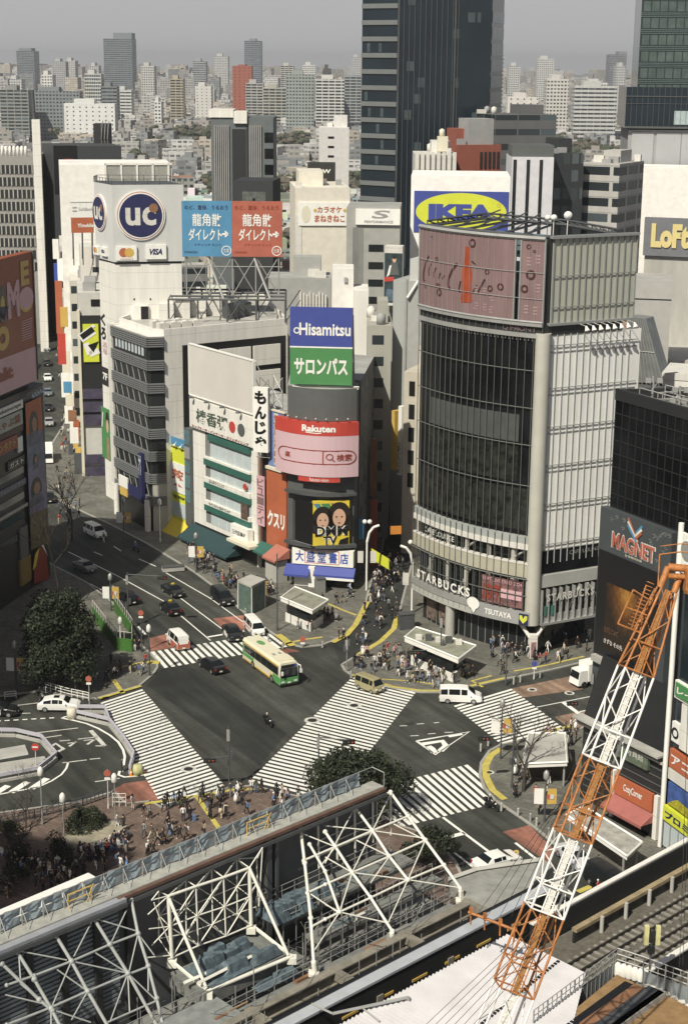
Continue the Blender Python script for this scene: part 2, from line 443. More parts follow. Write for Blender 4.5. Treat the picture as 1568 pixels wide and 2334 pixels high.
# ---------------------------------------------------------------- ground, roads, pavements, painted markings
def used_asphalt(m):
 """tyre-polished streaks, cut-in repair patches and oily spots over the plain asphalt"""
 n=m.node_tree;L=n.links.new;b=n.nodes['Principled BSDF'];src=b.inputs['Base Color'].links[0].from_socket;g=n.nodes.new('ShaderNodeNewGeometry')
 mp=n.nodes.new('ShaderNodeMapping');mp.inputs['Rotation'].default_value=(0,0,R(60));L(g.outputs['Position'],mp.inputs[0])
 def tex(kind,sc,vec):t=n.nodes.new(kind);t.inputs['Scale'].default_value=sc;L(vec,t.inputs['Vector']);return t
 m2=n.nodes.new('ShaderNodeMapping');m2.inputs['Scale'].default_value=(.08,.9,1);L(mp.outputs[0],m2.inputs[0])
 col=src
 for t,lo,hi,a,c in((tex('ShaderNodeTexNoise',1,m2.outputs[0]).outputs[0],.62,1.36,.3,.7),(tex('ShaderNodeTexNoise',.09,g.outputs['Position']).outputs[0],.68,1.32,.35,.65),(tex('ShaderNodeTexNoise',2.2,g.outputs['Position']).outputs[0],.86,1.14,.3,.7)):
  mr=n.nodes.new('ShaderNodeMapRange');L(t,mr.inputs[0])
  for i,v in((1,a),(2,c),(3,lo),(4,hi)):mr.inputs[i].default_value=v
  s=n.nodes.new('ShaderNodeVectorMath');s.operation='SCALE';L(col,s.inputs[0]);L(mr.outputs[0],s.inputs['Scale']);col=s.outputs[0]
 v=tex('ShaderNodeTexVoronoi',.13,mp.outputs[0]);v.distance='CHEBYCHEV';mr=n.nodes.new('ShaderNodeMapRange');sp=n.nodes.new('ShaderNodeSeparateXYZ');L(v.outputs['Color'],sp.inputs[0]);L(sp.outputs[0],mr.inputs[0])
 for i,q in((1,0),(2,1),(3,.86),(4,1.12)):mr.inputs[i].default_value=q
 s=n.nodes.new('ShaderNodeVectorMath');s.operation='SCALE';L(col,s.inputs[0]);L(mr.outputs[0],s.inputs['Scale']);L(s.outputs[0],b.inputs['Base Color'])
used_asphalt(M['asphalt']);used_asphalt(M['asphalt_dark']);used_asphalt(M['road_red']);used_asphalt(M['road_brown'])
def sheet(name,px,z,m,world=None):
 b=MB();P=[G(*q)for q in px]if world is None else world
 ar=sum(P[i][0]*P[(i+1)%len(P)][1]-P[(i+1)%len(P)][0]*P[i][1]for i in range(len(P)))
 if ar<0:P=P[::-1]
 b.poly([(q[0],q[1],z)for q in P]);return structure(b.build(name,m))
g=MB();g.quad((-9000,-400,0),(9000,-400,0),(9000,14000,0),(-9000,14000,0))
structure(g.build('ground',mat('city ground',(0.16,0.16,0.15),0.9,0.3,0.05)))
sheet('road',None,0.004,M['asphalt'],[(-70,118),(45,112),(60,190),(70,230),(12,420),(-20,300),(-75,470),(-160,800),(-110,800),(-58,380),(-100,230),(-90,130)][:0]or[(-75,105),(48,105),(70,235),(14,300),(-14,300),(-60,480),(-150,800),(-175,800),(-80,380),(-100,200)])
def pavement(name,px,m,h=0.13,kerb=True,world=None):
 P=[G(*q)for q in px]if world is None else[Vector(q)for q in world]
 b=MB();b.prism(P,0.0,h,1,0)
 if kerb:
  n=len(P);c=sum(P,Vector((0,0)))/n
  for i in range(n):
   a,d=P[i],P[(i+1)%n]
   if(d-a).length<0.05:continue
   t=(d-a).normalized();q=Vector((-t.y,t.x))
   if q.dot(c-a)<0:q=-q
   b.add([(*a,h+.004),(*d,h+.004),(*(d+q*.3),h+.004),(*(a+q*.3),h+.004)],[(0,1,2,3)],1)
 return structure(b.build(name,[m,M['kerb']]))
pavement('pavement',[(60,1105),(150,1150),(250,1196),(330,1238),(440,1304),(500,1349),(560,1402),(612,1440),(658,1470),(690,1477),(735,1472),(758,1463),(792,1446),(811,1423),(837,1369),(850,1320),(870,1270),(885,1180),(700,1180),(560,1140),(300,1040),(150,960)],M['paving'])
pavement('pavement',[(776,1516),(783,1529),(801,1541),(850,1557),(900,1571),(960,1580),(1010,1580),(1060,1571),(1150,1550),(1250,1530),(1368,1502),(1568,1462),(1568,1380),(1200,1330),(960,1280),(935,1290),(905,1405),(897,1431),(869,1459),(816,1492)],M['paving'])
pavement('pavement',[(-160,1593),(0,1589),(93,1577),(204,1594),(222,1594),(320,1565),(352,1538),(362,1522),(361,1508),(348,1492),(328,1474),(300,1425),(260,1375),(200,1328),(120,1287),(90,1254),(60,1190),(-60,1190),(-160,1300)],M['paving'])
pavement('plaza_pavement',None,M['paving_brown'],world=[G(-160,1872),G(0,1853),G(170,1830),G(262,1804),G(290,1832),G(345,1826),G(372,1842),G(450,1815),G(520,1796),G(575,1791),G(690,1818),G(800,1830),G(905,1880),G(985,1905),G(1040,1965),(14,118),(-10,112),(-70,108),(-75,130)])
pavement('pavement',[(1172,1691),(1140,1697),(1112,1712),(1093,1740),(1090,1768),(1100,1798),(1125,1826),(1165,1853),(1215,1888),(1290,1950),(1370,2030),(1450,2050),(1568,1990),(1600,1850),(1480,1620),(1368,1642),(1301,1668),(1230,1680)],M['paving'])
Zp=0.139
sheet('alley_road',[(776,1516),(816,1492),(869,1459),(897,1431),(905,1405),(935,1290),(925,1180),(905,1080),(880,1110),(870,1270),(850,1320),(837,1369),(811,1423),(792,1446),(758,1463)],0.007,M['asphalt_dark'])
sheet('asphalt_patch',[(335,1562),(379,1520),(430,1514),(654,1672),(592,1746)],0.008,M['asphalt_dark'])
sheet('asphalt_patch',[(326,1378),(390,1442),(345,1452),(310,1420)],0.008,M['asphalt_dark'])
for q in([(485,1410),(556,1402),(559,1437),(507,1432)],[(340,1455),(398,1441),(400,1476),(345,1484)],[(627,1484),(652,1477),(687,1484),(635,1492)],[(1145,1896),(1205,1881),(1257,1931),(1257,1972)],[(237,1812),(283,1786),(346,1777),(362,1824),(300,1832)]):
 sheet('red_lane',q,0.010,M['road_red'])
for q in([(1162,1570),(1321,1537),(1328,1571),(1192,1590)],[(1263,1634),(1342,1618),(1342,1659),(1301,1664)]):
 sheet('brown_lane',q,0.010,M['road_brown'])
WORN=mat('worn crosswalk paint',(0.80,0.79,0.74),0.7,0.13,1.1)
_n=WORN.node_tree;_b=_n.nodes['Principled BSDF'];_src=_b.inputs['Base Color'].links[0].from_socket
_t=_n.nodes.new('ShaderNodeTexNoise');_t.inputs['Scale'].default_value=3.2;_t.inputs['Detail'].default_value=9;_t.inputs['Roughness'].default_value=.8
_t2=_n.nodes.new('ShaderNodeTexNoise');_t2.inputs['Scale'].default_value=.16;_t2.inputs['Detail'].default_value=2
_g=_n.nodes.new('ShaderNodeNewGeometry');_n.links.new(_g.outputs['Position'],_t.inputs[0]);_n.links.new(_g.outputs['Position'],_t2.inputs[0])
_a=_n.nodes.new('ShaderNodeMath');_a.operation='MULTIPLY_ADD';_n.links.new(_t2.outputs[0],_a.inputs[0]);_a.inputs[1].default_value=.55;_n.links.new(_t.outputs[0],_a.inputs[2])
_r=_n.nodes.new('ShaderNodeMapRange');_n.links.new(_a.outputs[0],_r.inputs[0]);_r.inputs[1].default_value=.86;_r.inputs[2].default_value=1.0
_m2=_n.nodes.new('ShaderNodeMix');_m2.data_type='RGBA';_n.links.new(_r.outputs[0],_m2.inputs[0]);_n.links.new(_src,_m2.inputs[6]);_m2.inputs[7].default_value=(.16,.16,.15,1);_n.links.new(_m2.outputs[2],_b.inputs['Base Color'])
def zebra(P00,P10,P11,P01,n,duty=0.54,clip=None):
 a,b,c,d=[G(*q)for q in(P00,P10,P11,P01)]
 mb=MB()
 for k in range(n):
  s0,s1=k/n,(k+duty)/n
  q=[a.lerp(b,s0),d.lerp(c,s0),d.lerp(c,s1),a.lerp(b,s1)]
  if clip:
   e,f=G(*clip[0]),G(*clip[1]);nn=Vector((-(f-e).y,(f-e).x))
   if nn.dot(a-e)<0:nn=-nn
   for i,j in((0,1),(3,2)):
    va,vb=nn.dot(q[i]-e),nn.dot(q[j]-e)
    if va<=0 and vb<=0:q[j]=q[i]
    elif va*vb<0:
     t=va/(va-vb)
     if va>0:q[j]=q[i].lerp(q[j],t)
     else:q[i]=q[i].lerp(q[j],t)
   if(q[0]-q[1]).length<.2:continue
  mb.poly([(*v,0.014)for v in q])
 return structure(mb.build('crosswalk',WORN))
zebra((230,1602),(372,1840),(516,1794),(325,1571),36)
zebra((803,1543),(565,1784),(752,1828),(947,1579),38)
zebra((1034,1609),(1160,1712),(1300,1672),(1165,1570),18)
zebra((344,1486),(620,1442),(662,1473),(376,1523),19,0.55)
zebra((806,1808),(1072,1741),(1166,1822),(899,1889),17,0.55,clip=((1080,1737),(1145,1838)))
def line(pts,wd,m='line_white',z=0.012,closed=False,name='road_marking',zz=None):
 P=[G(*q,zz or 0)for q in pts]
 if closed:P.append(P[0])
 mb=MB();n=len(P);Lf=[];Rt=[]
 for i in range(n):
  t0=(P[i]-P[i-1]).normalized()if i else None
  t1=(P[i+1]-P[i]).normalized()if i<n-1 else None
  t=(t0+t1).normalized()if t0 and t1 else(t0 or t1)
  q=Vector((-t.y,t.x))*wd/2
  Lf.append(P[i]+q);Rt.append(P[i]-q)
 for i in range(n-1):
  mb.quad((*Rt[i],z),(*Rt[i+1],z),(*Lf[i+1],z),(*Lf[i],z))
 return structure(mb.build(name,M[m]))
line([(157,1258),(265,1311),(373,1370),(480,1460)],.17)
line([(410,1362),(507,1434)],.17);line([(376,1304),(480,1364),(560,1422)],.17);line([(317,1274),(356,1291)],.17)
line([(215,1258),(234,1266)],.16);line([(260,1245),(277,1256)],.16);line([(205,1330),(232,1344)],.15);line([(258,1336),(270,1345)],.15)
line([(268,1388),(292,1410)],.3);line([(316,1428),(332,1446)],.3)
line([(474,1452),(557,1438)],.42)
line([(1222,1612),(1353,1586)],.15);line([(1283,1601),(1342,1643)],.55);line([(1317,1623),(1346,1617)],.2)
line([(1009,1863),(1124,1949)],.3);line([(1002,1913),(1058,1899)],.6);line([(1033,1942),(1085,1982)],.25);line([(1174,1921),(1262,1990)],.3)
T=[(949,1689),(1069,1668),(992,1720)]
line(T,.32,closed=True)
line([(962,1696),(1008,1689),(1016,1700),(1003,1712)],.75);line([(975,1701),(983,1706),(990,1716)],.8)
line([(1022,1679),(1053,1673)],.5)
for a,b,c,d in((680,1385,745,1383),(820,1370,885,1365),(965,1360,1010,1355),(770,1468,840,1465),(915,1452,980,1447),(1055,1440,1125,1437)):
 line([(724.7+a*.2731,1276.5+b*.2731),(724.7+c*.2731,1276.5+d*.2731)],.2,'line_worn')
K=lambda x,y:(x*.2206,1548+y*.2206)
for x in range(-40,600,92):line([K(x,432-x*.057),K(x+52,429-x*.057)],.25)
line([K(640,402),K(760,425),K(900,460),K(1020,510),K(1140,580),K(1225,650),K(1275,730),K(1293,800),K(1280,890)],.26)
line([K(640,402),K(680,388),K(730,390)],.26)
line([K(1240,950),K(1228,990),K(1290,1012),K(1420,1000),K(1540,980)],.28)
for a in((200,355,320,352),(150,275,400,245),(430,150,472,212),(340,560,810,505),(470,605,640,580),(620,640,730,630),(810,620,1010,598),(650,865,900,835),(930,828,1040,818),(700,665,790,650),(870,635,1000,620),(985,1060,1240,1025)):
 line([K(a[0],a[1]),K(a[2],a[3])],.2,'line_worn')
line([K(940,530),K(1085,690)],.5,'line_worn');line([K(990,690),K(1090,690)],.25,'line_worn')
line([K(540,690),K(580,665),K(660,720),K(600,750)],.45,'line_worn');line([K(790,645),K(720,695)],.3,'line_worn');line([K(985,620),K(905,675)],.3,'line_worn')
line([K(710,855),K(690,920),K(640,985),K(540,1050),K(400,1115),K(0,1190),K(-200,1210)],.22)
for a in((325,1135,490,1025),(115,1172,290,1062),(-70,1200,88,1100)):line([K(a[0],a[1]),K(a[2],a[3])],.75)
for q in([(-300,780),(0,735),(262,690),(298,780),(0,832),(-300,880)],[(-300,920),(0,880),(462,808),(490,850),(385,910),(0,985),(-300,1040)]):
 P=[G(*K(*v))for v in q];b=MB();b.prism(P,0.004,.16,1,0);structure(b.build('traffic_island',[M['concrete'],M['line_white']]))
b=MB();o0,ux,uy=G(1118,1985),(G(1187,1955)-G(1118,1985)),(G(1112,1950)-G(1118,1985))
letters(b,'07-2',lambda u,v:(*(o0+ux*u+uy*v),.012),0,0,1,.62,bold=.02)
structure(b.build('road_marking',M['gold']))
for pts,wd in(([(837,1371),(822,1402),(810,1424),(790,1447),(758,1464)],.75),([(905,1405),(897,1433),(869,1460),(817,1492)],.7),([(800,1538),(850,1552),(900,1566),(960,1574),(1010,1574),(1060,1566),(1150,1545)],.5),([(870,1548),(940,1552),(1000,1562)],.3),([(1040,1545),(1085,1530)],.45),([(1100,1566),(1075,1552),(1120,1540)],.35),([(1170,1530),(1245,1516),(1330,1496)],.35),([(1142,1706),(1118,1722),(1106,1745),(1108,1772),(1122,1800),(1150,1822)],.75),([(1240,1668),(1300,1655)],.5),([(226,1592),(322,1563)],.5),([(258,1548),(281,1580)],.55),([(265,1523),(330,1508)],.35),([(347,1513),(352,1506)],1.6),([(330,1832),(430,1817),(530,1800),(600,1797)],.5),([(450,1817),(508,1900)],.5),([(640,1470),(690,1458),(735,1452)],.45),([(633,1446),(668,1472)],1.0),([(745,1375),(785,1392),(812,1402)],.4),([(1316,2033),(1346,2020)],.6)):
 line(pts,wd,'line_yellow',z=Zp,name='tactile_path',zz=.13)
mh=[(712,1642,1.1),(807,1608,1.0),(430,1753,1.0),(1212,1572,.7),(1297,1580,.7),(1115,1763,.6),(1145,1655,.5)]
for x,y,r in mh:
 p=G(x,y);b=MB()
 for rr,z,mi in((r*.5,.02,0),(r*.85,.0165,1)):
  b.add([(p.x+rr*math.cos(t),p.y+rr*math.sin(t),z+(.12 if x==1115 else 0))for t in[2*math.pi*i/20 for i in range(20)]],[tuple(range(20))],mi)
 o=structure(b.build('manhole_cover',[M['iron'],M['line_worn']]))
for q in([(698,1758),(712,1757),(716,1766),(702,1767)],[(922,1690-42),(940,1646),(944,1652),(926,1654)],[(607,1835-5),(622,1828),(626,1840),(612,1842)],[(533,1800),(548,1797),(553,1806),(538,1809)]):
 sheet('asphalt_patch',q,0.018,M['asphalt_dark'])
# ---------------------------------------------------------------- glass corner building with the curved front
class Arc:
 def __init__(s,a,b,sag,side):
  s.a,s.b=Vector(a),Vector(b);s.ch=s.b-s.a;s.L=s.ch.length;s.sag=sag
  n=Vector((s.ch.y,-s.ch.x)).normalized()
  s.n=n if n.dot(Vector(side))>0 else-n
 def xy(s,u,off=0.0):
  t=u/s.L
  p=s.a+s.ch*t+s.n*(4*s.sag*t*(1-t))
  tg=(s.ch+s.n*(4*s.sag*(1-2*t))).normalized();n=Vector((tg.y,-tg.x))
  if n.dot(s.n)<0:n=-n
  return p+n*off
 def p(s,u,z,off=0.0):q=s.xy(u,off);return Vector((q.x,q.y,z))
 def fn(s,off):return lambda u,v:s.p(u,v,off)
 def u_at(s,x,z):
  lo,hi=0.0,s.L
  for _ in range(40):
   mid=(lo+hi)/2
   if PR(s.p(mid,z))[0]<x:lo=mid
   else:hi=mid
  return(lo+hi)/2
 def band(s,mb,u0,z0,u1,z1,o0,o1,mi=0,n=18):
  for k in range(n):
   a,b=u0+(u1-u0)*k/n,u0+(u1-u0)*(k+1)/n
   q=[s.p(a,z0,o0),s.p(b,z0,o0),s.p(b,z0,o1),s.p(a,z0,o1),s.p(a,z1,o0),s.p(b,z1,o0),s.p(b,z1,o1),s.p(a,z1,o1)]
   e=(q[1]-q[0]).cross(q[3]-q[0])
   if e.z<0:q=[q[3],q[2],q[1],q[0],q[7],q[6],q[5],q[4]]
   mb.hexa(q,mi)
 def stroke(s,mb,pts,wd,off,mi=0):
  Wall.stroke(s,mb,pts,wd,off,mi)
 def flat(s,mb,pts,off,mi=0):mb.poly([s.p(u,z,off)for u,z in pts],mi)
 def ring(s,mb,u,z,r0,r1,off,mi=0,n=20):Wall.ring(s,mb,u,z,r0,r1,off,mi,n)
QC,QL=Vector((23.6,192.9)),Vector((9.7,207.6))
QR=along(QC,(11.6,6.0),1425,50)
qa=Arc(QL,QC,1.7,(-1,-1));qw=Wall(QC,QR)
qf=thing('glass_corner_building','tall corner building with curved dark glass front and pale finned side wall','building',(*QC,0))
ZT,ZB,ZG,ZS=52.4,42.5,41.0,15.9
back=QL+(QR-QC)*1.0
inner=[qa.xy(qa.L*k/12,-.6)for k in range(13)]+[QR-qw.n*.6,QR+Vector((-8,16)),QL+Vector((9,14))]
b=MB();b.prism(inner,4.6,41.4,0,1);b.build('structure_core',[M['glass_black'],M['roof_grey']],qf)
b=MB();qa.band(b,0,ZS,qa.L,ZG,-.25,0,0,24);b.build('glass_front',M['glass_black'],qf)
b=MB()
for u0,z0,u1,z1 in((2.5,27.6,17.6,31.0),):qa.band(b,u0,z0,u1,z1,.01,.03,0,12)
b.build('reflection_patch',mat('painted grey reflection',(0.075,0.08,0.078),.4,.15,.6),qf)  # grey patch on the glass, a reflection painted as colour
b=MB()
for u0,z0,u1,z1 in((2.5,22.6,17.6,27.2),(1,16.5,19,21.8)):qa.band(b,u0,z0,u1,z1,.01,.02,0,12)
b.build('mottled_panes',mat('mottled dark pane',(0.022,0.024,0.021),.25,.9,.9),qf)  # mottled dark bands laid on the opaque glass
b=MB();NV=20
zl=[ZS,22.3,27.4,32.0,36.6,ZG]
for k in range(NV+1):
 u=qa.L*k/NV
 a,c=qa.p(u,4.6,.32),qa.p(u,42.3,.32);b.tube(a,c,.05,4)
for z in zl[1:-1]:b.path([qa.p(qa.L*k/20,z,.3)for k in range(21)],.065,4)
b.build('mullion_grid',mat('mullion grey',(.115,.12,.11),.5,.05,.5),qf)
b=MB();qa.band(b,0,40.6,qa.L,41.1,0,.5,0);b.build('lower_cornice',M['steel'],qf);b=MB();qa.band(b,0,42.0,qa.L,42.5,0,.6,0)
for k in range(40):
 u=qa.L*(k+.5)/40;b.tube(qa.p(u,40.2,.15),qa.p(u,40.9,.25),.09,4)
b.build('cornice',M['steel'],qf)
b=MB();qa.band(b,0,41.1,qa.L,42.0,-.3,.2,0);qw.box(b,0,40.9,qw.L,42.2,-.3,.1);b.build('dark_ring',M['blackish'],qf)
b=MB();letters(b,'Q FRONT',qa.fn(.25),qa.L-5.2,41.2,qa.L-.8,41.85);b.build('sign_lettering',M['mauve'],qf)
b=MB();qa.band(b,0,14.9,qa.L,15.9,.05,.45,0);b.build('glass_balustrade',mat('frosted band',(.34,.36,.35),.4,.1,.5),qf)
b=MB();qa.band(b,0,14.2,qa.L,14.9,.0,.55,0);b.build('upper_band',M['offwhite'],qf);b=MB();qa.band(b,0,10.6,qa.L,12.3,.0,.55,1);qa.band(b,0,12.3,qa.L,12.5,0,.6,0)
b.build('floor_band',[M['offwhite'],mat('dull cream',(.40,.38,.30),.7,.1,.4)],qf)
b=MB()
for k in range(NV+1):
 u=qa.L*k/NV;b.tube(qa.p(u,4.6,.62),qa.p(u,15.9,.62),.05,4)
b.path([qa.p(qa.L*k/20,10.4,.64)for k in range(21)],.1,4);b.path([qa.p(qa.L*k/20,8.2,.62)for k in range(21)],.06,4)
b.build('mullion_grid',MATS['mullion grey'],qf)
b=MB()
for u in(3.5,7.0,10.5,14,17.5):b.tube(qa.p(u,4.5,-.1),qa.p(u,14.3,-.1),.32,8)
for u in(2,9,16):b.tube(qa.p(u,6.2,.02),qa.p(u+2.4,10.4,.02),.16,4);b.tube(qa.p(u+1,12.4,.05),qa.p(u+3.4,14.2,.05),.14,4)
b.build('column',M['concrete'],qf)
b=MB();letters(b,'CAFE LOUNGE',qa.fn(.3),2.5,13.0,8.5,13.7);b.build('sign_lettering',M['white_paint'],qf)
b=MB();letters(b,'STARBUCKS',qa.fn(.75),1.6,6.5,11.8,7.7,bold=.03,space=1.35);b.build('sign_lettering',M['white_paint'],qf)
b=MB();qa.band(b,0,5.3,qa.L,6.1,.1,.75,0);qa.band(b,0,4.35,qa.L,5.3,.1,.65,1);b.build('fascia',[M['steel'],mat('pale fascia',(.42,.42,.39),.5,.08,.5)],qf)
for k in range(26):
 pass
b=MB();qa.band(b,12.2,4.5,qa.L,6.2,.75,.9,0);b.build('fascia_sign',M['grey'],qf)
b=MB();letters(b,'TSUTAYA',qa.fn(.96),14.3,5.0,18.0,5.75,bold=.03);b.build('sign_lettering',M['white_paint'],qf)
b=MB();c0=qa.p(12.6,5.9,1.5);k=[]
for i in range(20):
 t=2*math.pi*i/20;k.append((12.6+.95*math.cos(t),6.0+.8*math.sin(t)))
qa.flat(b,k,1.02);qa.flat(b,[(12.1,5.5),(12.75,4.7),(13.2,5.6)],1.03);b.build('balloon_logo',M['white_paint'],qf)
b=MB();qa.band(b,qa.L-1.25,4.6,qa.L-.1,6.0,.9,1.0,0,3);b.build('logo_board',M['navy'],qf)
b=MB();qa.flat(b,[(qa.L-1.15,5.8),(qa.L-.85,5.8),(qa.L-.68,5.35),(qa.L-.5,5.8),(qa.L-.2,5.8),(qa.L-.2,5.3),(qa.L-.68,4.75),(qa.L-1.15,5.3)],1.04);b.build('logo',M['lime'],qf)
b=MB();qa.band(b,13.4,6.4,19.2,9.9,.35,.4,0,5);b.build('poster',mat('pink poster',(.17,.085,.085),.5,.7,1.6),qf)
b=MB();qa.band(b,16.2,7.4,19.0,8.6,.42,.46,0,3);letters(b,'LOFT LIVE EXPO 2024',qa.fn(.48),13.6,9.3,19,9.75);letters(b,'LOFT',qa.fn(.48),13.7,6.8,16,8.9,1,bold=.04);b.build('poster_print',[M['pink'],M['red_dark']],qf)
gfl=[qa.xy(qa.L*k/8,-1.2)for k in range(9)]+[QR-qw.n*4.5,QR+Vector((-8,16)),QL+Vector((9,14))]
b=MB();b.prism(gfl,.13,4.4,0);b.build('shop_front',M['glass_dark'],qf)
b=MB()
for i in range(1,17):b.tube(qa.p(qa.L*i/17,.13,-1.15),qa.p(qa.L*i/17,4.4,-1.15),.05,4)
b.build('shop_mullions',M['steel'],qf)
b=MB()
for u in(1.2,4.2):qa.band(b,u,.6,u+2.2,3.9,-1.1,-1.05,0,2)
b.build('window_poster',mat('dim posters',(.16,.12,.10),.4,.8,1.5),qf)
b=MB();b.tube(qa.p(7.8,.13,-.1),qa.p(7.8,4.5,-.1),.65,12);b.build('column',M['concrete'],qf)
b=MB();b.prism([qa.xy(qa.L*k/8,.25)for k in range(9)]+[QR+qw.n*.2,QR+Vector((-8,16)),QL+Vector((9,14))],4.36,4.62,0);b.build('soffit_slab',M['grey_dark'],qf)
b=MB();cc=QC+(qa.n+qw.n).normalized()*-.15
b.tube((*cc,4.5),(*cc,41.2),.95,14);b.build('corner_column',mat('cream column',(.46,.45,.40),.6,.08,.3),qf)
b=MB();pc=G(1212,1500);b.obox(pc,(1,.3),.45,.45,.13,3.2);b.tube((*pc,2.2),(*(pc+Vector((-1.7,.9))),4.6),.26,6);b.tube((*pc,2.2),(*(pc+Vector((1.7,.8))),4.6),.26,6)
b.build('forked_pillar',M['white_warm'],qf)
b=MB();b.obox(pc+Vector((.05,-.5)),(1,.3),.32,.03,.3,2.3);b.build('pillar_poster',mat('poster strip',(.35,.2,.2),.5,.6,2),qf)
b=MB();qw.box(b,.9,10.8,qw.L+3,40.9,-.4,0);b.build('side_wall',mat('pale panel wall',(.82,.81,.77),.6,.08,.3,streak=.3),qf)
NF=13
b=MB()
for k in range(NF):
 u=.9+(qw.L+1.2)*k/NF;qw.box(b,u,12.2,u+.09,41.0,0,.14)
b.build('fin_row',mat('grey fin',(.42,.43,.43),.5,.08,.5),qf)
b=MB()
for z in(39.6,34.4,29.6,24.8,19.9,14.7):
 qw.box(b,.9,z,qw.L+2.4,z+.1,.16,.24);qw.box(b,.9,z-.8,qw.L+2.4,z-.7,.02,.1)
b.build('rail_row',M['grey'],qf)
b=MB();qw.box(b,1.0,10.9,qw.L+2.4,13.9,.02,.06);b.build('lounge_window',M['glass_black'],qf)
b=MB();qw.box(b,.9,9.2,qw.L+2.4,10.8,-.1,.35);b.build('side_band',mat('side band grey',(.40,.40,.38),.6,.1,.5),qf)
b=MB();letters(b,'CAFE LOUNGE',qw.fn(.1),5.2,13.0,10.2,13.5);b.build('sign_lettering',M['steel'],qf)
b=MB();qw.box(b,.9,4.6,qw.L+2.4,9.0,-.2,.2);b.build('cafe_window',M['glass_black'],qf)
b=MB()
for k in range(NF):u=.9+(qw.L+1.2)*k/NF;qw.box(b,u,4.5,u+.1,9.0,.2,.9)
qw.box(b,.9,4.4,qw.L+2.4,4.7,.2,.95);qw.box(b,.9,4.7,qw.L+2.4,5.6,.22,.6)
b.build('cafe_mullions',M['steel'],qf)
b=MB();b.tube(qw.p(5.0,5.6,.3),qw.p(7,8.9,.3),.2,5);b.tube(qw.p(8.0,8.9,.3),qw.p(10.5,5.8,.3),.2,5);b.build('brace',M['concrete'],qf)
b=MB();letters(b,'STARBUCKS',qw.fn(1.0),1.5,7.5,8.6,8.5,bold=.03,space=1.3);b.build('sign_lettering',M['offwhite'],qf)
b=MB();b.tube(qw.p(1.6,5.6,.4),qw.p(1.6,6.8,.4),.42,10);b.tube(qw.p(2.7,5.6,.4),qw.p(2.7,6.8,.4),.42,10);b.build('green_drum',M['green_trim'],qf)
for k in range(8):
 f=MB();u=5.2+k*1.02
 f.tube(qw.p(u-.5,42.2,.1),qw.p(u,41.9,1.35),.05,4);f.build('floodlight_bracket',M['steel'],qf)
 f=MB();f.tube(qw.p(u,41.95,1.3),qw.p(u,41.4,1.6),.10,8,0,.33);f.build('floodlight',M['white_paint'],qf)
U1=qa.L*.815;U2=qa.L*.86
b=MB();qa.band(b,.2,ZB,U1,ZT,.1,.5,0);qa.band(b,U2,ZB,qa.L-.1,ZT,.1,.5,0,4);b.build('billboard_panel',M['mauve'],qf)
b=MB()
for z in(45.3,48.4):b.path([qa.p(qa.L*k/20,z,.62)for k in range(21)],.035,4)
for k in range(23):u=qa.L*k/22;b.tube(qa.p(u,ZB,.6),qa.p(u,ZT,.6),.018,3)
b.build('banner_wire',M['grey'],qf)
b=MB()
for z,t in((ZT,.28),(ZB,.16)):b.path([qa.p(qa.L*k/20,z,.55)for k in range(21)],t,4)
for u in(0.05,U1+.1,U2-.1,qa.L):b.tube(qa.p(u,ZB,.5),qa.p(u,ZT,.5),.13,4)
b.build('billboard_frame',M['steel'],qf)
b=MB();b.prism([qa.xy(qa.L*k/12,-.2)for k in range(13)]+[QR-qw.n*.6,QR+Vector((-8,16)),QL+Vector((9,14))],41.4,47.0,0,1)
b.build('plant_room',[M['blackish'],M['grey_dark']],qf)
ART=mat('billboard maroon print',(.06,.02,.02),.5,.1,1);ARTR=mat('billboard bottle red',(.34,.065,.025),.4,.25,.8,streak=.3)
PX=lambda x,y:None
def bb(px,py):
 u=qa.L*(px-775)/(1590-775)*.86+.3
 zt=51.9-.0;t=(px-775)/800
 yt,yb=490+60*t,1105+110*t
 return u,ZT-.2-(py-yt)/(yb-yt)*(ZT-ZB-.3)
b=MB()
for arc,wd in(([(870,710),(835,770),(815,850),(815,900),(830,920)],.30),([(895,770),(870,830),(875,870)],.22),([(945,800),(922,850),(930,885)],.22),([(990,840),(970,890)],.2),([(1025,860),(1005,890)],.2),([(1135,760),(1090,820),(1062,890),(1060,940),(1078,970)],.36),([(1165,900),(1150,980),(1165,990)],.26),([(1290,930),(1260,990)],.24),([(1345,880),(1310,960),(1295,1000)],.26),([(950,935),(985,940)],.3),([(1245,735),(1278,765)],.2)):
 qa.stroke(b,[bb(*q)for q in arc],wd,.53)
for x,y,r in((1247,590,.55),(950,733,.3),(980,1000,.5),(840,965,.2),(1358,820,.33),(1382,955,.4),(1450,940,.45),(895,555,.15)):
 u,z=bb(x,y);qa.ring(b,u,z,r*.55,r,.54)
for u,z,r in((qa.L-2.0,51.4,.3),(qa.L-1.3,50.9,.18),(qa.L-1.65,48.1,.6),(qa.L-2.35,46.4,.5)):
 qa.ring(b,u,z,r*.5,r,.54)
b.build('billboard_lettering',ART,qf)
b=MB();prof=[(-16,620),(-16,700),(-22,760),(-38,820),(-40,870),(-34,930),(-38,1000),(-42,1050),(-36,1075)]
pts=[bb(1212+x,y)for x,y in prof]+[bb(1212-x,y)for x,y in prof[::-1]]
for i in range(len(prof)-1):qa.flat(b,[pts[i],pts[i+1],pts[-2-i],pts[-1-i]],.55)
b.build('billboard_bottle',ARTR,qf)
b=MB()
rng=random.Random(5)
for x,y in((1270,950),(1330,960),(1380,1010),(1275,1080),(1340,1090),(1385,1110)):
 for j in range(3):
  u,z=bb(x+rng.uniform(-8,8),y+j*22);qa.flat(b,[(u,z),(u+.5,z),(u+.5,z+.16),(u,z+.16)],.535)
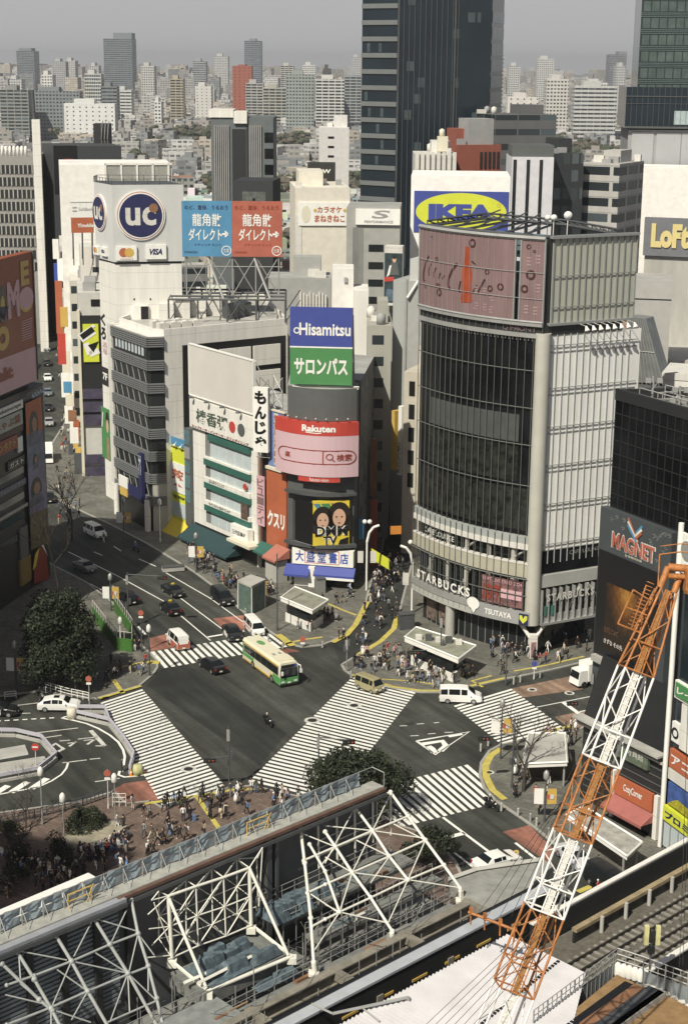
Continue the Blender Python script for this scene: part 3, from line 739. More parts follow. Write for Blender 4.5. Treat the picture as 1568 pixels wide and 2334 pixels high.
for du,z in((-2.3,44.3),(-1.2,44.2),(-2.2,50),(-1.1,50.3),(-1,46.9)):
 for j in range(3):u=qa.L+du;qa.flat(b,[(u,z-j*.4),(u+.55,z-j*.4),(u+.55,z-j*.4+.2),(u,z-j*.4+.2)],.535)
b.build('billboard_small_print',mat('faded print',(.34,.23,.23),.6,.1,1),qf)
b=MB();qw.box(b,.9,ZB-.1,qw.L+1.6,ZT,-.25,0);b.build('ribbed_screen',mat('greenish grey screen',(.43,.43,.36),.5,.08,.5,streak=.3),qf)
b=MB()
for k in range(14):u=.9+(qw.L+.6)*k/13;qw.box(b,u,ZB-.1,u+.14,ZT+.1,0,.18)
for z in(47.9,44.2):qw.box(b,.9,z,qw.L+1.6,z+.1,.15,.24)
qw.box(b,.5,ZT,qw.L+1.7,ZT+.3,-.2,.45);qw.box(b,.5,ZB-.4,qw.L+1.7,ZB-.1,-.2,.5)
b.build('screen_ribs',mat('rib grey',(.24,.25,.245),.5,.05,.5),qf)
b=MB();qw.box(b,0.15,ZB,.85,ZT,-.3,-.1);b.build('corner_slit',M['blackish'],qf)
b=MB();RB=[QL+Vector((.5,.5)),QC+Vector((-.5,1.5)),QR+Vector((-1,1)),QR+Vector((-5.5,12)),QL+Vector((9,12))]
for i in range(5):
 a,c=RB[i],RB[(i+1)%5]
 b.tube((*a,ZT),(*c,ZT),.22,4)
 if i in(0,1):continue
 b.tube((*a,ZT+.6),(*c,ZT+.6),.14,4)
 for k in range(6):
  p,q=a.lerp(c,k/6),a.lerp(c,(k+1)/6);b.tube((*p,ZT),(*q,ZT+.6),.09,4);b.tube((*q,ZT+.6),(*q,ZT),.09,4)
for k in range(1,6):
 a=RB[0].lerp(RB[1],k/6);c=RB[4].lerp(RB[3],k/6);b.tube((*a,ZT),(*c,ZT),.16,4);b.tube((*a,ZT-.4),(*c,ZT+1.2),.1,4)
b.build('roof_frame',M['steel_dark'],qf)
b=MB();b.prism(RB,49.8,50.0,0);b.build('roof_deck',mat('roof membrane blue grey',(.10,.12,.135),.7,.2,.4),qf)
b=MB();b.quad((*RB[0],50.6),(*RB[1],50.6),(*(RB[1]*.6+RB[2]*.4+Vector((-2,3))),52.2),(*(RB[0]*.8+RB[4]*.2),52.2))
b.quad((*(RB[1]+Vector((.8,1))),51.8),(*(RB[2]+Vector((-3,1))),52.0),(*(RB[2]+Vector((-5,5))),51.0),(*(RB[1]+Vector((0,5))),51.0));b.build('roof_awning',mat('blue grey panel',(.10,.125,.145),.5,.15,.4),qf)
for x,y,r in((1294,487,.55),(1262,492,.42),(1248,492,.4)):
 p=AT(x,y+4,206 if r>.5 else 208);d=MB();d.lathe((0,0,0),[(r,0),(r*.92,-.12),(r*.6,-.26),(.06,-.34)],14)
 rot=Matrix.Rotation(R(-80),4,'X')@Matrix.Identity(4)
 d.v=[tuple(rot@Vector(v)+p)for v in d.v];d.tube(p,p+Vector((0,.3,-2.6)),.06,5)
 d.build('satellite_dish',M['white_paint'],qf)
# ---------------------------------------------------------------- row of shops facing the crossing
def FW(x0,x1,y,Y0,Y1):
 a,b=AT(x0,y,Y0),AT(x1,y,Y1);return Wall((a.x,a.y),(b.x,b.y))
def WR(W,x0,x1,y0,y1):
 """pixel columns x0,x1 and rows y0,y1 (read at the middle column) on wall W -> s0, z0, s1, z1"""
 ym,xm=(y0+y1)/2,(x0+x1)/2
 a,b=W.sz(x0,ym)[0],W.sz(x1,ym)[0];return min(a,b),W.sz(xm,y1)[1],max(a,b),W.sz(xm,y0)[1]
def panel(name,W,px,m,parent,o0=0.0,o1=0.1,mi=0):
 r=WR(W,*px);b=MB();W.box(b,r[0],r[1],r[2],r[3],o0,o1);b.build(name,m,parent);return r
def text(name,body,W,r,off,m,parent,**kw):
 b=MB();letters(b,body,W.fn(off),r[0],r[1],r[2],r[3],**kw);return b.build(name,m,parent)
def awning(W,s0,s1,z0,z1,out,m,parent,name='awning'):
 b=MB();a,c=W.p(s0,z1,.05),W.p(s1,z1,.05);d,e=W.p(s1,z0,out),W.p(s0,z0,out)
 b.quad(a,c,d,e);b.quad(e,d,W.p(s1,z0-.3,out),W.p(s0,z0-.3,out));b.poly([a,e,W.p(s0,z0,.05)]);b.poly([c,W.p(s1,z0,.05),d])
 return b.build(name,m,parent)
def mass(W,s0,s1,z0,z1,depth,b,mi=0,top=None,o=0.0):
 q=[W.p(s0,0,o),W.p(s1,0,o),W.p(s1,0,-depth),W.p(s0,0,-depth)]
 b.prism([(v.x,v.y)for v in q],z0,z1,mi,top)
W0=Wall(G(378,1200),G(655,1325))
k=lambda x,y:(362.4+x*.2731,823.5+y*.2731)
kx=lambda x:362.4+x*.2731
ky=lambda y:823.5+y*.2731
s0,s1=W0.sz(383,1100)[0],W0.sz(428,1100)[0]
t=thing('drugstore_building','narrow lime yellow drugstore front with red sign and yellow awning','shop',(*W0.p(s0,0).xy,0))
zt=W0.sz(405,1006)[1]
b=MB();mass(W0,s0,s1,0,zt,9,b,0,1);b.build('wall',[M['lime'],M['roof_grey']],t)
panel('blue_band',W0,(383,427,998,1016),M['sky_blue'],t,.02,.1)
for i in range(3):
 f=MB();u=s0+(s1-s0)*(.2+.3*i);f.ball(W0.p(u,zt-.6,.45),.22);f.tube(W0.p(u,zt,0),W0.p(u,zt-.5,.45),.04,4);f.build('spotlight',M['lamp_glass'],t)
r=panel('white_board',W0,(390,424,1056,1122),M['white_paint'],t,.02,.12)
text('sign_lettering','薬',W0,(r[0]+.4,r[1]+1.0,r[2]-.4,r[3]-1.0),.14,M['orange_red'],t,bold=.025)
r=WR(W0,387,427,1127,1138);text('sign_lettering','drug store',W0,r,.06,M['black'],t,bold=.03)
r=WR(W0,386,424,1018,1025);text('sign_lettering','Matsumoto Kiyoshi',W0,r,.06,M['black'],t,bold=.02)
panel('window',W0,(393,428,1146,1178),M['glass_pale'],t,.02,.08)
panel('shop_opening',W0,(384,428,1192,1232),M['blackish'],t,.0,.05)
awning(W0,s0-1.3,s1+.4,W0.sz(400,1205)[1]-.6,W0.sz(408,1184)[1],2.4,M['yellow'],t)
s2=W0.sz(442,1100)[0]
t=thing('sign_tower','dark upright stack of clinic signs beside the yellow drugstore','sign',(*W0.p(s1,0).xy,0))
b=MB();W0.box(b,s1+.05,W0.sz(432,1195)[1],s2-.1,W0.sz(432,976)[1],-1,.5);b.build('sign_body',M['grey_dark'],t)
for i,(y0,y1)in enumerate(((980,1012),(1018,1044),(1050,1076),(1082,1110),(1116,1142))):
 f=MB();u0,z0,u1,z1=s1+.15,W0.sz(433,y1)[1],s2-.2,W0.sz(433,y0)[1];W0.box(f,u0,z0,u1,z1,.5,.56)
 f.build('sign_panel',mat('sign teal',(.10,.18,.20),.5,.3,1.5)if i!=1 else M['grey'],t)
s3=W0.sz(588,1200)[0]
t=thing('clinic_building','white five storey building with green floor bands and a blank rooftop billboard','building',(*W0.p(s2,0).xy,0))
zr=W0.sz(kx(500),ky(365))[1]
b=MB();mass(W0,s2,s3,0,zr,13,b,0,1);b.build('wall',[M['white_warm'],M['roof_grey']],t)
sA,sB=W0.sz(kx(432),1080)[0],W0.sz(kx(776),1120)[0]
zz=lambda y:W0.sz(kx(600),ky(y))[1]
b=MB();W0.box(b,s2,zz(648),s3,zz(400),0,.55);b.build('fascia',M['white_warm'],t)
b=MB()
for y0,y1 in((665,715),(880,932),(1078,1128),(1268,1318)):W0.box(b,sA-(1.2 if y0>700 else 0),zz(y1),sB,zz(y0),.0,.5)
b.build('floor_band',M['green_trim'],t)
b=MB()
for y0,y1 in((862,880),(1036,1078),(1232,1268)):W0.box(b,sA-(1.2 if y0>700 else 0),zz(y1),sB,zz(y0),.0,.42)
b.build('spandrel',M['white_warm'],t)
for y0,y1 in((718,860),(934,1034),(1130,1230),(1320,1425)):
 for i in range(5):
  f=MB();a=sA+(sB-sA)*i/5+.08;c=sA+(sB-sA)*(i+1)/5-.08;W0.box(f,a,zz(y1),c,zz(y0),-.1,.06);f.build('window',M['glass_pale'],t)
b=MB();W0.box(b,sA-1.4,zz(1425),sA-.02,zz(650),-.05,.02);b.build('recess',M['concrete_dark'],t)
r=(s2+1.6,zz(575),s2+5.6,zz(450));text('sign_lettering','椿香粥',W0,(W0.sz(kx(340),970)[0],zz(590),W0.sz(kx(600),980)[0],zz(470)),.6,mat('dark green print',(.07,.10,.07),.5,.5,1.6),t,bold=.02)
b=MB();u,z=W0.sz(*k(640,545));W0.disc(b,u,z,.85,.55,.62,0);b.build('sign_strawberry',M['red'],t)
b=MB();u,z=W0.sz(*k(715,570));W0.disc(b,u,z,.95,.55,.62,0);W0.ring(b,u,z,.7,.8,.63,0);b.build('sign_emblem',M['grey_dark'],t)
text('sign_lettering','カップケーキ・パンケーキ・カフェダイニング',W0,(s2+.7,zz(650)+.1,s3-1.4,zz(620)),.6,M['red_dark'],t,bold=.03)
text('sign_lettering','皮ふ科クリニック',W0,(sA+.3,zz(1072),sA+4.6,zz(1040)),.46,M['grey_dark'],t,bold=.02)
text('sign_lettering','ライフメディカルクリニック',W0,(sA+.2,zz(1264),sA+6.2,zz(1236)),.46,M['black'],t,bold=.03)
b=MB();u,z=W0.sz(*k(740,1045));W0.disc(b,u,z,.5,.42,.5);b.build('red_dot_sign',M['red'],t)
b=MB();u,z=W0.sz(*k(735,1250));W0.box(b,u-.9,z-1.2,u+.9,z+1.2,.42,.5);b.build('sign_panel',mat('brown print',(.12,.08,.06),.5,.6,1.5),t)
r=panel('white_sign',W0,(kx(655),kx(800),ky(1370),ky(1480)),M['white_paint'],t,.3,1.2)
text('sign_lettering','三代目鳥村',W0,(r[0]+.5,r[1]+.6,r[2]-.6,r[3]-.7),1.24,M['black'],t,bold=.02)
awning(W0,s2-.2,W0.sz(kx(700),ky(1500))[0],W0.sz(kx(450),ky(1505))[1],W0.sz(kx(500),ky(1440))[1],3.0,mat('dark teal awning',(.02,.05,.055),.7,.1,1),t)
b=MB();W0.box(b,s2+.2,.2,s3-.2,3.0,.0,.06);b.build('shop_opening',M['blackish'],t)
b=MB();W0.box(b,W0.sz(kx(700),ky(1500))[0]-.4,3.6,s3+1.6,4.0,0,2.6);b.build('flat_canopy',M['cream'],t)
q=[W0.sz(*v)for v in((434,784),(583,823),(578,936),(440,904))]
u0,u1=q[0][0]+.2,q[1][0]-.2;za,zb=(q[2][1]+q[3][1])/2,(q[0][1]+q[1][1])/2
b=MB();W0.box(b,u0,za,u1,zb,.0,.35);b.build('billboard',mat('blank billboard',(.60,.57,.535),.7,.05,.2),t)
b=MB()
for a,c,d,e in((u0,zb,u1,zb+.18),(u0,za-.15,u1,za)):W0.box(b,a,c,d,e,-.05,.45)
W0.box(b,u0-.15,za,u0,zb,-.05,.45);W0.box(b,u1,za,u1+.15,zb,-.05,.45)
for i in range(9):u=u0+(u1-u0)*i/8;b.tube(W0.p(u,zr,.1),W0.p(u,za,.2),.05,4);b.tube(W0.p(u,zb,-.1),W0.p(u,zr,-4),.06,4)
for i in range(4):b.tube(W0.p(u0,zr+(zb-zr)*i/3,-.2),W0.p(u1,zr+(zb-zr)*i/3,-.2),.05,4)
b.build('billboard_frame',M['white_paint'],t)
for i in range(4):
 u=u0+(u1-u0)*(.1+.25*i);f=MB();f.tube(W0.p(u,zr-.2,.5),W0.p(u,zr+.5,1.2),.06,4);f.lathe(W0.p(u,zr+.4,1.3),[(.1,.2),(.32,-.1),(.3,-.2)],8);f.build('sign_lamp',M['steel_dark'],t)
b=MB();g0=W0.p(u1+.3,zr,-1)
for i in range(4):
 h=2.2*i;c=[W0.p(u1+.3,zr-3+h,-.6),W0.p(u1+2.6,zr-3+h,-.6),W0.p(u1+2.6,zr-3+h,-3),W0.p(u1+.3,zr-3+h,-3)]
 for j in range(4):
  b.tube(c[j],c[(j+1)%4],.06,4);b.tube(c[j],c[j]+Vector((0,0,2.2)),.06,4);b.tube(c[j],c[(j+1)%4]+Vector((0,0,2.2)),.045,4)
b.build('gantry',M['steel'],t)
Wm=FW(577,611,955,227.0,226.4)
t=thing('blade_sign','tall white blade sign with black brush lettering above the shops','sign',(*Wm.p(0,0).xy,20))
r=WR(Wm,577,611,884,1031);b=MB();Wm.box(b,r[0],r[1],r[2],r[3],-.9,0);b.build('sign_body',M['white_paint'],t)
b=MB();letters(b,'もんじゃ',Wm.fn(.03),r[0]+.25,r[1]+.3,r[2]-.25,r[3]-.3,0,.05,vertical=True);b.build('sign_lettering',M['black'],t)
b=MB();b.tube(Wm.p(.6,r[1],-.4),Wm.p(.6,r[1]-1.6,-2),.08,4);b.tube(Wm.p(1.8,r[1],-.4),Wm.p(1.8,r[1]-1.6,-2.2),.08,4);b.tube(Wm.p(.2,r[1]-.9,-.8),Wm.p(2.3,r[1]-.9,-.8),.06,4);b.build('bracket',M['steel'],t)
Wk=FW(598,660,1150,229.4,224.4)
t=thing('pharmacy_building','slim building with tall red pharmacy board, blue board and pink blade sign','shop',(*Wk.p(0,0).xy,0))
zk=Wk.sz(630,945)[1]
b=MB();mass(Wk,-1.2,Wk.L,0,zk-1,9,b,0,1,-.3);b.build('wall',[M['blackish'],M['roof_grey']],t)
r=WR(Wk,614,650,938,1064);b=MB();Wk.box(b,r[0],r[1],r[2],r[3],-.2,.15);b.build('blue_board',mat('faded blue board',(.16,.22,.44),.5,.2,.6),t)
b=MB();um=(r[0]+r[2])/2;Wk.box(b,um-.45,r[1]+.3,um+.45,r[3]-.3,.15,.22);b.build('board_strip',M['cream'],t)
b=MB();letters(b,'個室居酒屋新宿',Wk.fn(.26),um-.4,r[1]+.4,um+.4,r[3]-.4,0,.01,vertical=True);b.build('sign_lettering',M['red_dark'],t)
b=MB();Wk.box(b,r[0]-.1,r[3],r[2]+.2,r[3]+.2,-.2,.3);Wk.box(b,r[0]-.2,r[1]-.5,r[2]+.1,r[1]-.1,-.2,.6);b.build('board_trim',M['cream'],t)
r=WR(Wk,612,657,1072,1262);b=MB();Wk.box(b,r[0],r[1],r[2],r[3],-.1,.35);b.build('red_board',M['orange_red'],t)
b=MB();letters(b,'クスリ',Wk.fn(.40),r[0]+.3,r[1]+3.9,r[2]-.3,r[1]+6.4,0,.05);b.build('sign_lettering',M['white_paint'],t)
r=WR(Wk,590,607,1084,1197);b=MB();Wk.box(b,r[0],r[1],r[2],r[3],.2,.35);b.build('pink_sign',M['pink'],t)
b=MB();letters(b,'ビューティ',Wk.fn(.38),r[0]+.1,r[1]+.3,r[2]-.1,r[3]-.3,0,.02,vertical=True);b.build('sign_lettering',M['mauve'],t)
b=MB();Wk.box(b,-.4,Wk.sz(590,1240)[1],0,Wk.sz(590,1040)[1],-.1,.3);b.build('brown_pilaster',mat('brown pilaster',(.22,.12,.09),.6,.15,.5),t)
awning(W0,W0.sz(600,1270)[0]-.3,W0.sz(640,1285)[0],3.5,4.5,1.9,M['green_trim'],t)
awning(W0,W0.sz(642,1285)[0]-1.2,W0.L+.7,3.6,5.0,2.6,mat('terracotta awning',(.40,.15,.11),.7,.1,1),t)
b=MB();W0.box(b,W0.sz(640,1285)[0]-1.0,.13,W0.L+.3,3.3,.2,2.0);b.build('kiosk_front',M['concrete'],t)
da=Arc((-8.4,223.4),(1.6,221.0),1.9,(-.25,-1))
P0=(-3,219.4)
dz=lambda y:Z(P0,y)
t=thing('screen_corner_building','dark round corner building carrying a pink curved screen and rooftop blue and green board','building',(-3,221,0))
pts=[da.xy(da.L*i/12,-.5)for i in range(13)]+[Vector((4.2,243)),Vector((-8,243))]
b=MB();b.prism(pts,0,dz(893),0,1);b.build('wall',[M['grey_dark'],M['roof_grey']],t)
b=MB();da.band(b,.6,dz(963),da.L,dz(890),-.2,.1,0,12);b.build('dark_drum',M['grey_dark'],t)
zA,zB,zC,zD=dz(1088),dz(994),dz(964),dz(1100)
b=MB();da.band(b,-.8,zA,da.L,zB,-.1,.9,0,16);b.build('screen_pink',mat('pale pink screen',(.60,.42,.46),.45,.03,.4),t)
b=MB();da.band(b,-.8,zB,da.L,zC,-.1,.92,0,16);b.build('screen_red_band',M['red'],t)
b=MB();letters(b,'Rakuten',da.fn(.97),3.4,zB+.55,7.6,zC-.35,0,.04);b.build('sign_lettering',M['white_paint'],t)
b=MB();da.stroke(b,[(3.9,zB+.45),(5.4,zB+.35),(5.9,zB+.45)],.12,.97);b.build('sign_flourish',M['white_paint'],t)
b=MB();zm_=(zA+zB)/2-.1;h=.95
rr=[(-.2+h-h*math.sin(math.pi*i/8),zm_+h*math.cos(math.pi*i/8))for i in range(9)]+[(da.L-.3-h+h*math.sin(math.pi*i/8),zm_-h*math.cos(math.pi*i/8))for i in range(9)]
L2=[]
for i in range(len(rr)):
 a,c=rr[i],rr[(i+1)%len(rr)]
 for j in range(6):L2.append((a[0]+(c[0]-a[0])*j/6,a[1]+(c[1]-a[1])*j/6))
da.stroke(b,L2+L2[:1],.13,.96);da.stroke(b,[(6.1,zm_-h),(6.1,zm_+h)],.12,.96)
da.ring(b,6.9,zm_+.1,.34,.46,.96);da.stroke(b,[(7.15,zm_-.2),(7.5,zm_-.55)],.14,.96)
letters(b,'検索',da.fn(.96),7.75,zm_-.5,9.5,zm_+.5,0,.012);letters(b,'楽',da.fn(.96),.9,zm_-.45,1.75,zm_+.4,0,.012)
b.build('screen_search_box',M['red_dark'],t)
b=MB();da.band(b,2.8,zD,8.2,zA-.05,.3,.8,0,8);letters(b,'Rakuten vision',da.fn(.84),4.4,zD+.12,6.8,zA-.15,1);b.build('screen_tab',[M['red'],M['white_paint']],t)
b=MB()
for i in range(7):u=1.5+i*1.25;b.tube(da.p(u,zC+.1,.1),da.p(u,zC+.6,1.0),.05,4);b.ball(da.p(u,zC+.55,1.1),.18)
b.build('screen_lamps',M['steel'],t)
za,zb=dz(1243),dz(1141)
Wd=FW(713,796,1190,219.6,220.6);r=WR(Wd,713,796,1142,1243)
b=MB();Wd.box(b,r[0],r[1],r[2],r[3],-.6,0);b.build('poster_screen',M['yellow'],t)
Wb=FW(668,713,1195,222.4,219.6);r2=WR(Wb,668,713,1142,1240);b=MB();Wb.box(b,r2[0],r2[1],r2[2],r2[3],-.4,0);b.build('blank_screen',M['black'],t)
b=MB();Wb.stroke(b,[(r2[0]+.3,r2[3]-.2),(r2[0]+.3,r2[1]+.2),(r2[2],r2[1]+.2)],.06,.03);b.build('screen_frame',M['grey'],t)
w_,h_=r[2]-r[0],r[3]-r[1]
pp=lambda a,c:(r[0]+a*w_,r[1]+c*h_)
b=MB();rng=random.Random(3)
for i in range(9):
 a=rng.uniform(.0,.9);Wd.flat(b,[pp(a,.95),pp(min(1,a+.12),.95),pp(min(1,a*.6+.5),.5),pp(min(1,a*.6+.4),.5)],.01+.002*i,i%3)
b.build('poster_rays',[M['sky_blue'],M['orange_red'],M['green_sign']],t)
def face(cx,cy,s,hair):
 f=MB();Wd.disc(f,*pp(cx,cy+.03),s*1.5*w_/2,.03,.05,0,20,s*1.35*h_/2);Wd.flat(f,[pp(cx-s*.75,cy),pp(cx-s*.75,cy-s*.8),pp(cx-s*.3,cy-s*.9),pp(cx-s*.3,cy)],.05);Wd.flat(f,[pp(cx+s*.75,cy),pp(cx+s*.75,cy-s*.8),pp(cx+s*.3,cy-s*.9),pp(cx+s*.3,cy)],.05)
 f.build('poster_hair',hair,t)
 f=MB();Wd.disc(f,*pp(cx,cy-.04),s*.85*w_/2,.05,.07,0,20,s*.95*h_/2);f.build('poster_face',M['skin_art'],t)
 f=MB()
 for d in(-.18,.18):Wd.disc(f,*pp(cx+s*d,cy-.02),s*.12*w_/2,.07,.08,0,8,s*.05*h_)
 Wd.disc(f,*pp(cx,cy-.04-s*.28),s*.2*w_/2,.07,.08,0,8,s*.03*h_);f.build('poster_features',M['hair'],t)
face(.27,.60,.38,M['hair']);face(.72,.66,.42,M['hair'])
b=MB();Wd.flat(b,[pp(.5,.38),pp(.98,.38),pp(.92,.5),pp(.6,.5)],.04);b.build('poster_clothes',M['black'],t)
for off,mm,bd in((.09,M['white_paint'],.10),(.11,M['black'],.03)):
 f=MB();letters(f,'DMM',Wd.fn(off),pp(.06,0)[0],pp(0,.22)[1],pp(.95,0)[0],pp(0,.44)[1],0,bd);letters(f,'TV',Wd.fn(off),pp(.28,0)[0],pp(0,.03)[1],pp(.66,0)[0],pp(0,.21)[1],0,bd);f.build('poster_lettering',mm,t)
b=MB();Wd.flat(b,[pp(.7,.02),pp(.98,.02),pp(.98,.18),pp(.75,.12)],.06);b.build('poster_swoosh',M['black'],t)
b=MB();da.band(b,.4,dz(1134),da.L,dz(1128),-.2,.5,0,10);b.build('ledge',M['steel_dark'],t);b=MB();da.band(b,.4,dz(1252),da.L,dz(1245),-.2,.6,0,10);b.build('ledge',M['steel_dark'],t)
Ws=FW(667,806,1270,221.8,219.8)
r=WR(Ws,667,806,1252,1288);b=MB();Ws.box(b,r[0],r[1],r[2],r[3],-.8,.25);b.build('bookshop_board',M['white_paint'],t)
for i,ch in enumerate('大盛堂書店'):
 f=MB();a=r[0]+.5+i*(r[2]-r[0]-.8)/5;letters(f,ch,Ws.fn(.3),a,r[1]+.45,a+1.2,r[3]-.3,0,.015);f.build('sign_lettering',M['blue'],t)
b=MB();a0,a1=r[0]+.5+(r[2]-r[0]-.8)/5-.25,r[0]+.5+4*(r[2]-r[0]-.8)/5-.15
Ws.stroke(b,[(a0,r[1]+.3),(a1,r[1]+.3),(a1,r[3]-.15),(a0,r[3]-.15),(a0,r[1]+.3)],.07,.29);b.build('board_outline',M['red'],t)
za=r[1]
awning(Ws,r[0]-.9,r[0]+2.7,za-1.2,za-.1,1.7,M['blue_sign'],t);awning(Ws,r[0]+3.3,r[2]+.3,za-1.1,za-.1,1.2,M['blue_sign'],t)
b=MB();Ws.box(b,r[0]+3.3,za-1.75,r[2]+.3,za-1.4,.9,1.25);b.build('awning_valance',M['white_paint'],t)
b=MB();Ws.box(b,r[0]+.2,.13,r[2],za,-.3,.1);b.build('shop_front',M['glass_black'],t)
b=MB();Ws.box(b,r[0]+.3,.13,r[0]+2.6,za-1,.1,.3);Ws.box(b,r[0]+2.5,.13,r[0]+3.4,za-.2,.1,.7);b.build('white_pier',M['white_paint'],t)
Wh=FW(661,803,790,222.6,221.8);r=WR(Wh,661,803,702,877);zm_=r[1]+(r[3]-r[1])*.49
t2=thing('rooftop_sign','double rooftop board, blue over green with white lettering, facing the crossing','sign',(*Wh.p(r[2]/2,0).xy,r[1]))
b=MB();Wh.box(b,r[0],zm_+.1,r[2],r[3],-.9,0);b.build('blue_board',M['blue_sign'],t2)
b=MB();Wh.box(b,r[0],r[1],r[2],zm_-.1,-.9,0);b.build('green_board',M['green_sign'],t2)
b=MB();Wh.box(b,r[0]-.02,zm_-.1,r[2]+.02,zm_+.1,-.92,.02);b.build('divider',M['white_paint'],t2)
b=MB();hh=r[3]-zm_;letters(b,'Hisamitsu',Wh.fn(.05),r[0]+1.3,zm_+hh*.30,r[2]-.25,zm_+hh*.62,0,.025);Wh.ring(b,r[0]+.95,zm_+hh*.42,.28,.45,.05);b.build('sign_lettering',M['white_paint'],t2)
b=MB();hh=zm_-r[1];letters(b,'サロンパス',Wh.fn(.05),r[0]+.6,r[1]+hh*.26,r[2]-.6,r[1]+hh*.72,0,.035);b.build('sign_lettering',M['white_paint'],t2)
b=MB();zb=dz(893)
for u in(1.0,4.0,8.6):b.tube(Wh.p(u,zb-.3,-1),Wh.p(u,r[1],-.5),.12,5);b.tube(Wh.p(u,zb-.3,-4),Wh.p(u,r[3]-1,-.9),.12,5);b.tube(Wh.p(u,r[1]+3,-.9),Wh.p(u,zb,-2.5),.08,4)
b.tube(Wh.p(.4,r[1]-.25,.2),Wh.p(4.2,r[1]-.7,1.4),.12,4);b.tube(Wh.p(4.2,r[1]-.7,1.4),Wh.p(9.6,r[1]-.4,.4),.12,4);b.tube(Wh.p(.4,r[1]-.3,-.5),Wh.p(9.6,r[1]-.3,-.5),.12,4)
b.build('support_frame',M['offwhite'],t2)
# ---------------------------------------------------------------- white store, louvred store, card tower
def cyl_sign(name,W,u,z,r,off,parent,cols,rads):
 for i,(c,f)in enumerate(zip(cols,rads)):
  b=MB();W.disc(b,u,z,r*f,off,off+.12+.05*i,0,36);b.build(name if i==0 else name+'_ring',c,parent)
F0,FL,FR=Vector((-30.4,248.5)),Vector((-37.4,259.9)),Vector((-28.0,249.2))
WB=Vector((-9.4,261.8));ZW=32.3
Ww=Wall(FR,WB)
t=thing('department_store','big white department store with black framed wall panels behind the clinic building','building',(*FR,0))
b=MB();b.prism([FR,WB,Vector((-15,292)),Vector((-32,280)),Vector((-36.4,260.6)),Vector((-29.9,249.9))],0,ZW-.8,0,1)
b.build('wall',[M['white_warm'],M['concrete']],t)
b=MB()
rim=[FR,WB,Vector((-15,292)),Vector((-32,280)),Vector((-36.4,260.6)),Vector((-29.9,249.9))]
for i in range(6):
 a,c=rim[i],rim[(i+1)%6];d=(c-a).normalized();n=Vector((-d.y,d.x))*.35
 b.hexa([(*a,ZW-.8),(*c,ZW-.8),(*(c+n),ZW-.8),(*(a+n),ZW-.8),(*a,ZW),(*c,ZW),(*(c+n),ZW),(*(a+n),ZW)])
b.build('parapet',M['white_warm'],t)
uA,uB,zT_=Ww.sz(418,900)[0],Ww.sz(651,820)[0],Ww.sz(530,776)[1]
b=MB();Ww.box(b,uA,4,uB,zT_,0,.06);b.build('black_recess',M['black'],t)
uc=[uA+1.0,uA+(uB-uA)*.33,uA+(uB-uA)*.66,uB-.9]
for i in range(3):
 for j in range(4):
  f=MB();top=zT_-1.2-j*4.1;Ww.box(f,uc[i]+.25,top-3.2,uc[i+1]-.25,top,.06,.3);f.build('wall_panel',M['white_warm'],t)
def ac_unit(b,c,w=1.2,d=.7,h=1.1,rz=0.0,mi=0):
 b.obox(c[:2],(math.cos(rz),math.sin(rz)),w/2,d/2,c[2],c[2]+h,mi)
rng=random.Random(8)
for i in range(7):
 f=MB();p=Ww.p(1.5+(i%4)*2.0,ZW-.8,-3.2-(i//4)*2.4);ac_unit(f,p,1.7,1.2,1.3,.6);f.lathe((p.x,p.y,p.z+1.3),[(.45,0),(.45,.12),(.1,.14)],10);f.build('rooftop_unit',M['offwhite'],t)
for i in range(3):
 f=MB();p=Ww.p(17+i*1.9,ZW-.8,-9-i);ac_unit(f,p,1.6,2.2,2.3,.6)
 for j in range(2):
  c=Vector((p.x-.3,p.y-1.2,p.z+.6+j*1.1));f.lathe((c.x,c.y,c.z),[(.3,0),(.3,.05)],8)
 f.build('cooling_unit',M['steel_dark'],t)
b=MB()
for i in range(5):p=Ww.p(8+i*3,ZW-.8,-14);b.box(p.x-1.2,p.y-1.2,p.z,p.x+1.2,p.y+1.2,p.z+2.6+i%2)
b.build('plant_room',M['offwhite'],t)
WL=Wall(FL,F0);WF=Wall(F0,FR+Vector((-.1,-.1)))
t=thing('louvred_store','store with dark ribbon windows between grey louvre bands, at the road bend','building',(*F0,0))
zl=31.2
b=MB();b.prism([FL,F0,FR,Vector((-30.6,252)),Vector((-36.6,262))],0,zl,0,1);b.build('wall',[M['blackish'],M['offwhite']],t)
n7=8;ph=3.62
for i in range(n7):
 z1=zl-i*ph;z0=z1-1.55
 b=MB()
 for j in range(5):
  za=z0+j*.33
  WL.box(b,-.2,za,WL.L+.3,za+.2,.02,.42,0);WF.box(b,-.1,za,WF.L,za+.2,.02,.42,0)
 b.build('louvre_band',mat('louvre grey',(.17,.175,.18),.45,.08,.5),t)
 if i<7:
  f=MB();WL.box(f,.5,z0-2.0,WL.L-.3,z0-.05,.03,.08);WF.box(f,.3,z0-2.0,WF.L-.2,z0-.05,.03,.08);f.build('window_band',M['glass_dark'],t)
  f=MB();u=.8
  while u<WL.L-1.2:f.tube(WL.p(u,z0,.14),WL.p(u+.9,z0-2.0,.14),.07,4);u+=2.2
  if i==0:
   f=MB()
   for q in range(9):WL.box(f,1.2+q*1.25,z0-1.6,1.2+q*1.25+.7,z0-.15,.09,.14)
  f.build('window_struts',M['steel']if i else M['glass_pale'],t)
b=MB();WL.box(b,-1.6,5.0,0,zl+.2,-1,.3);b.build('pale_pier',M['offwhite'],t)
b=MB();WF.box(b,.2,.13,WF.L+.1,9.4,.0,.25);b.build('tiled_base',M['concrete'],t)
b=MB();WL.box(b,2,.13,WL.L-.4,5.0,.0,.3);b.build('entrance',M['black'],t)
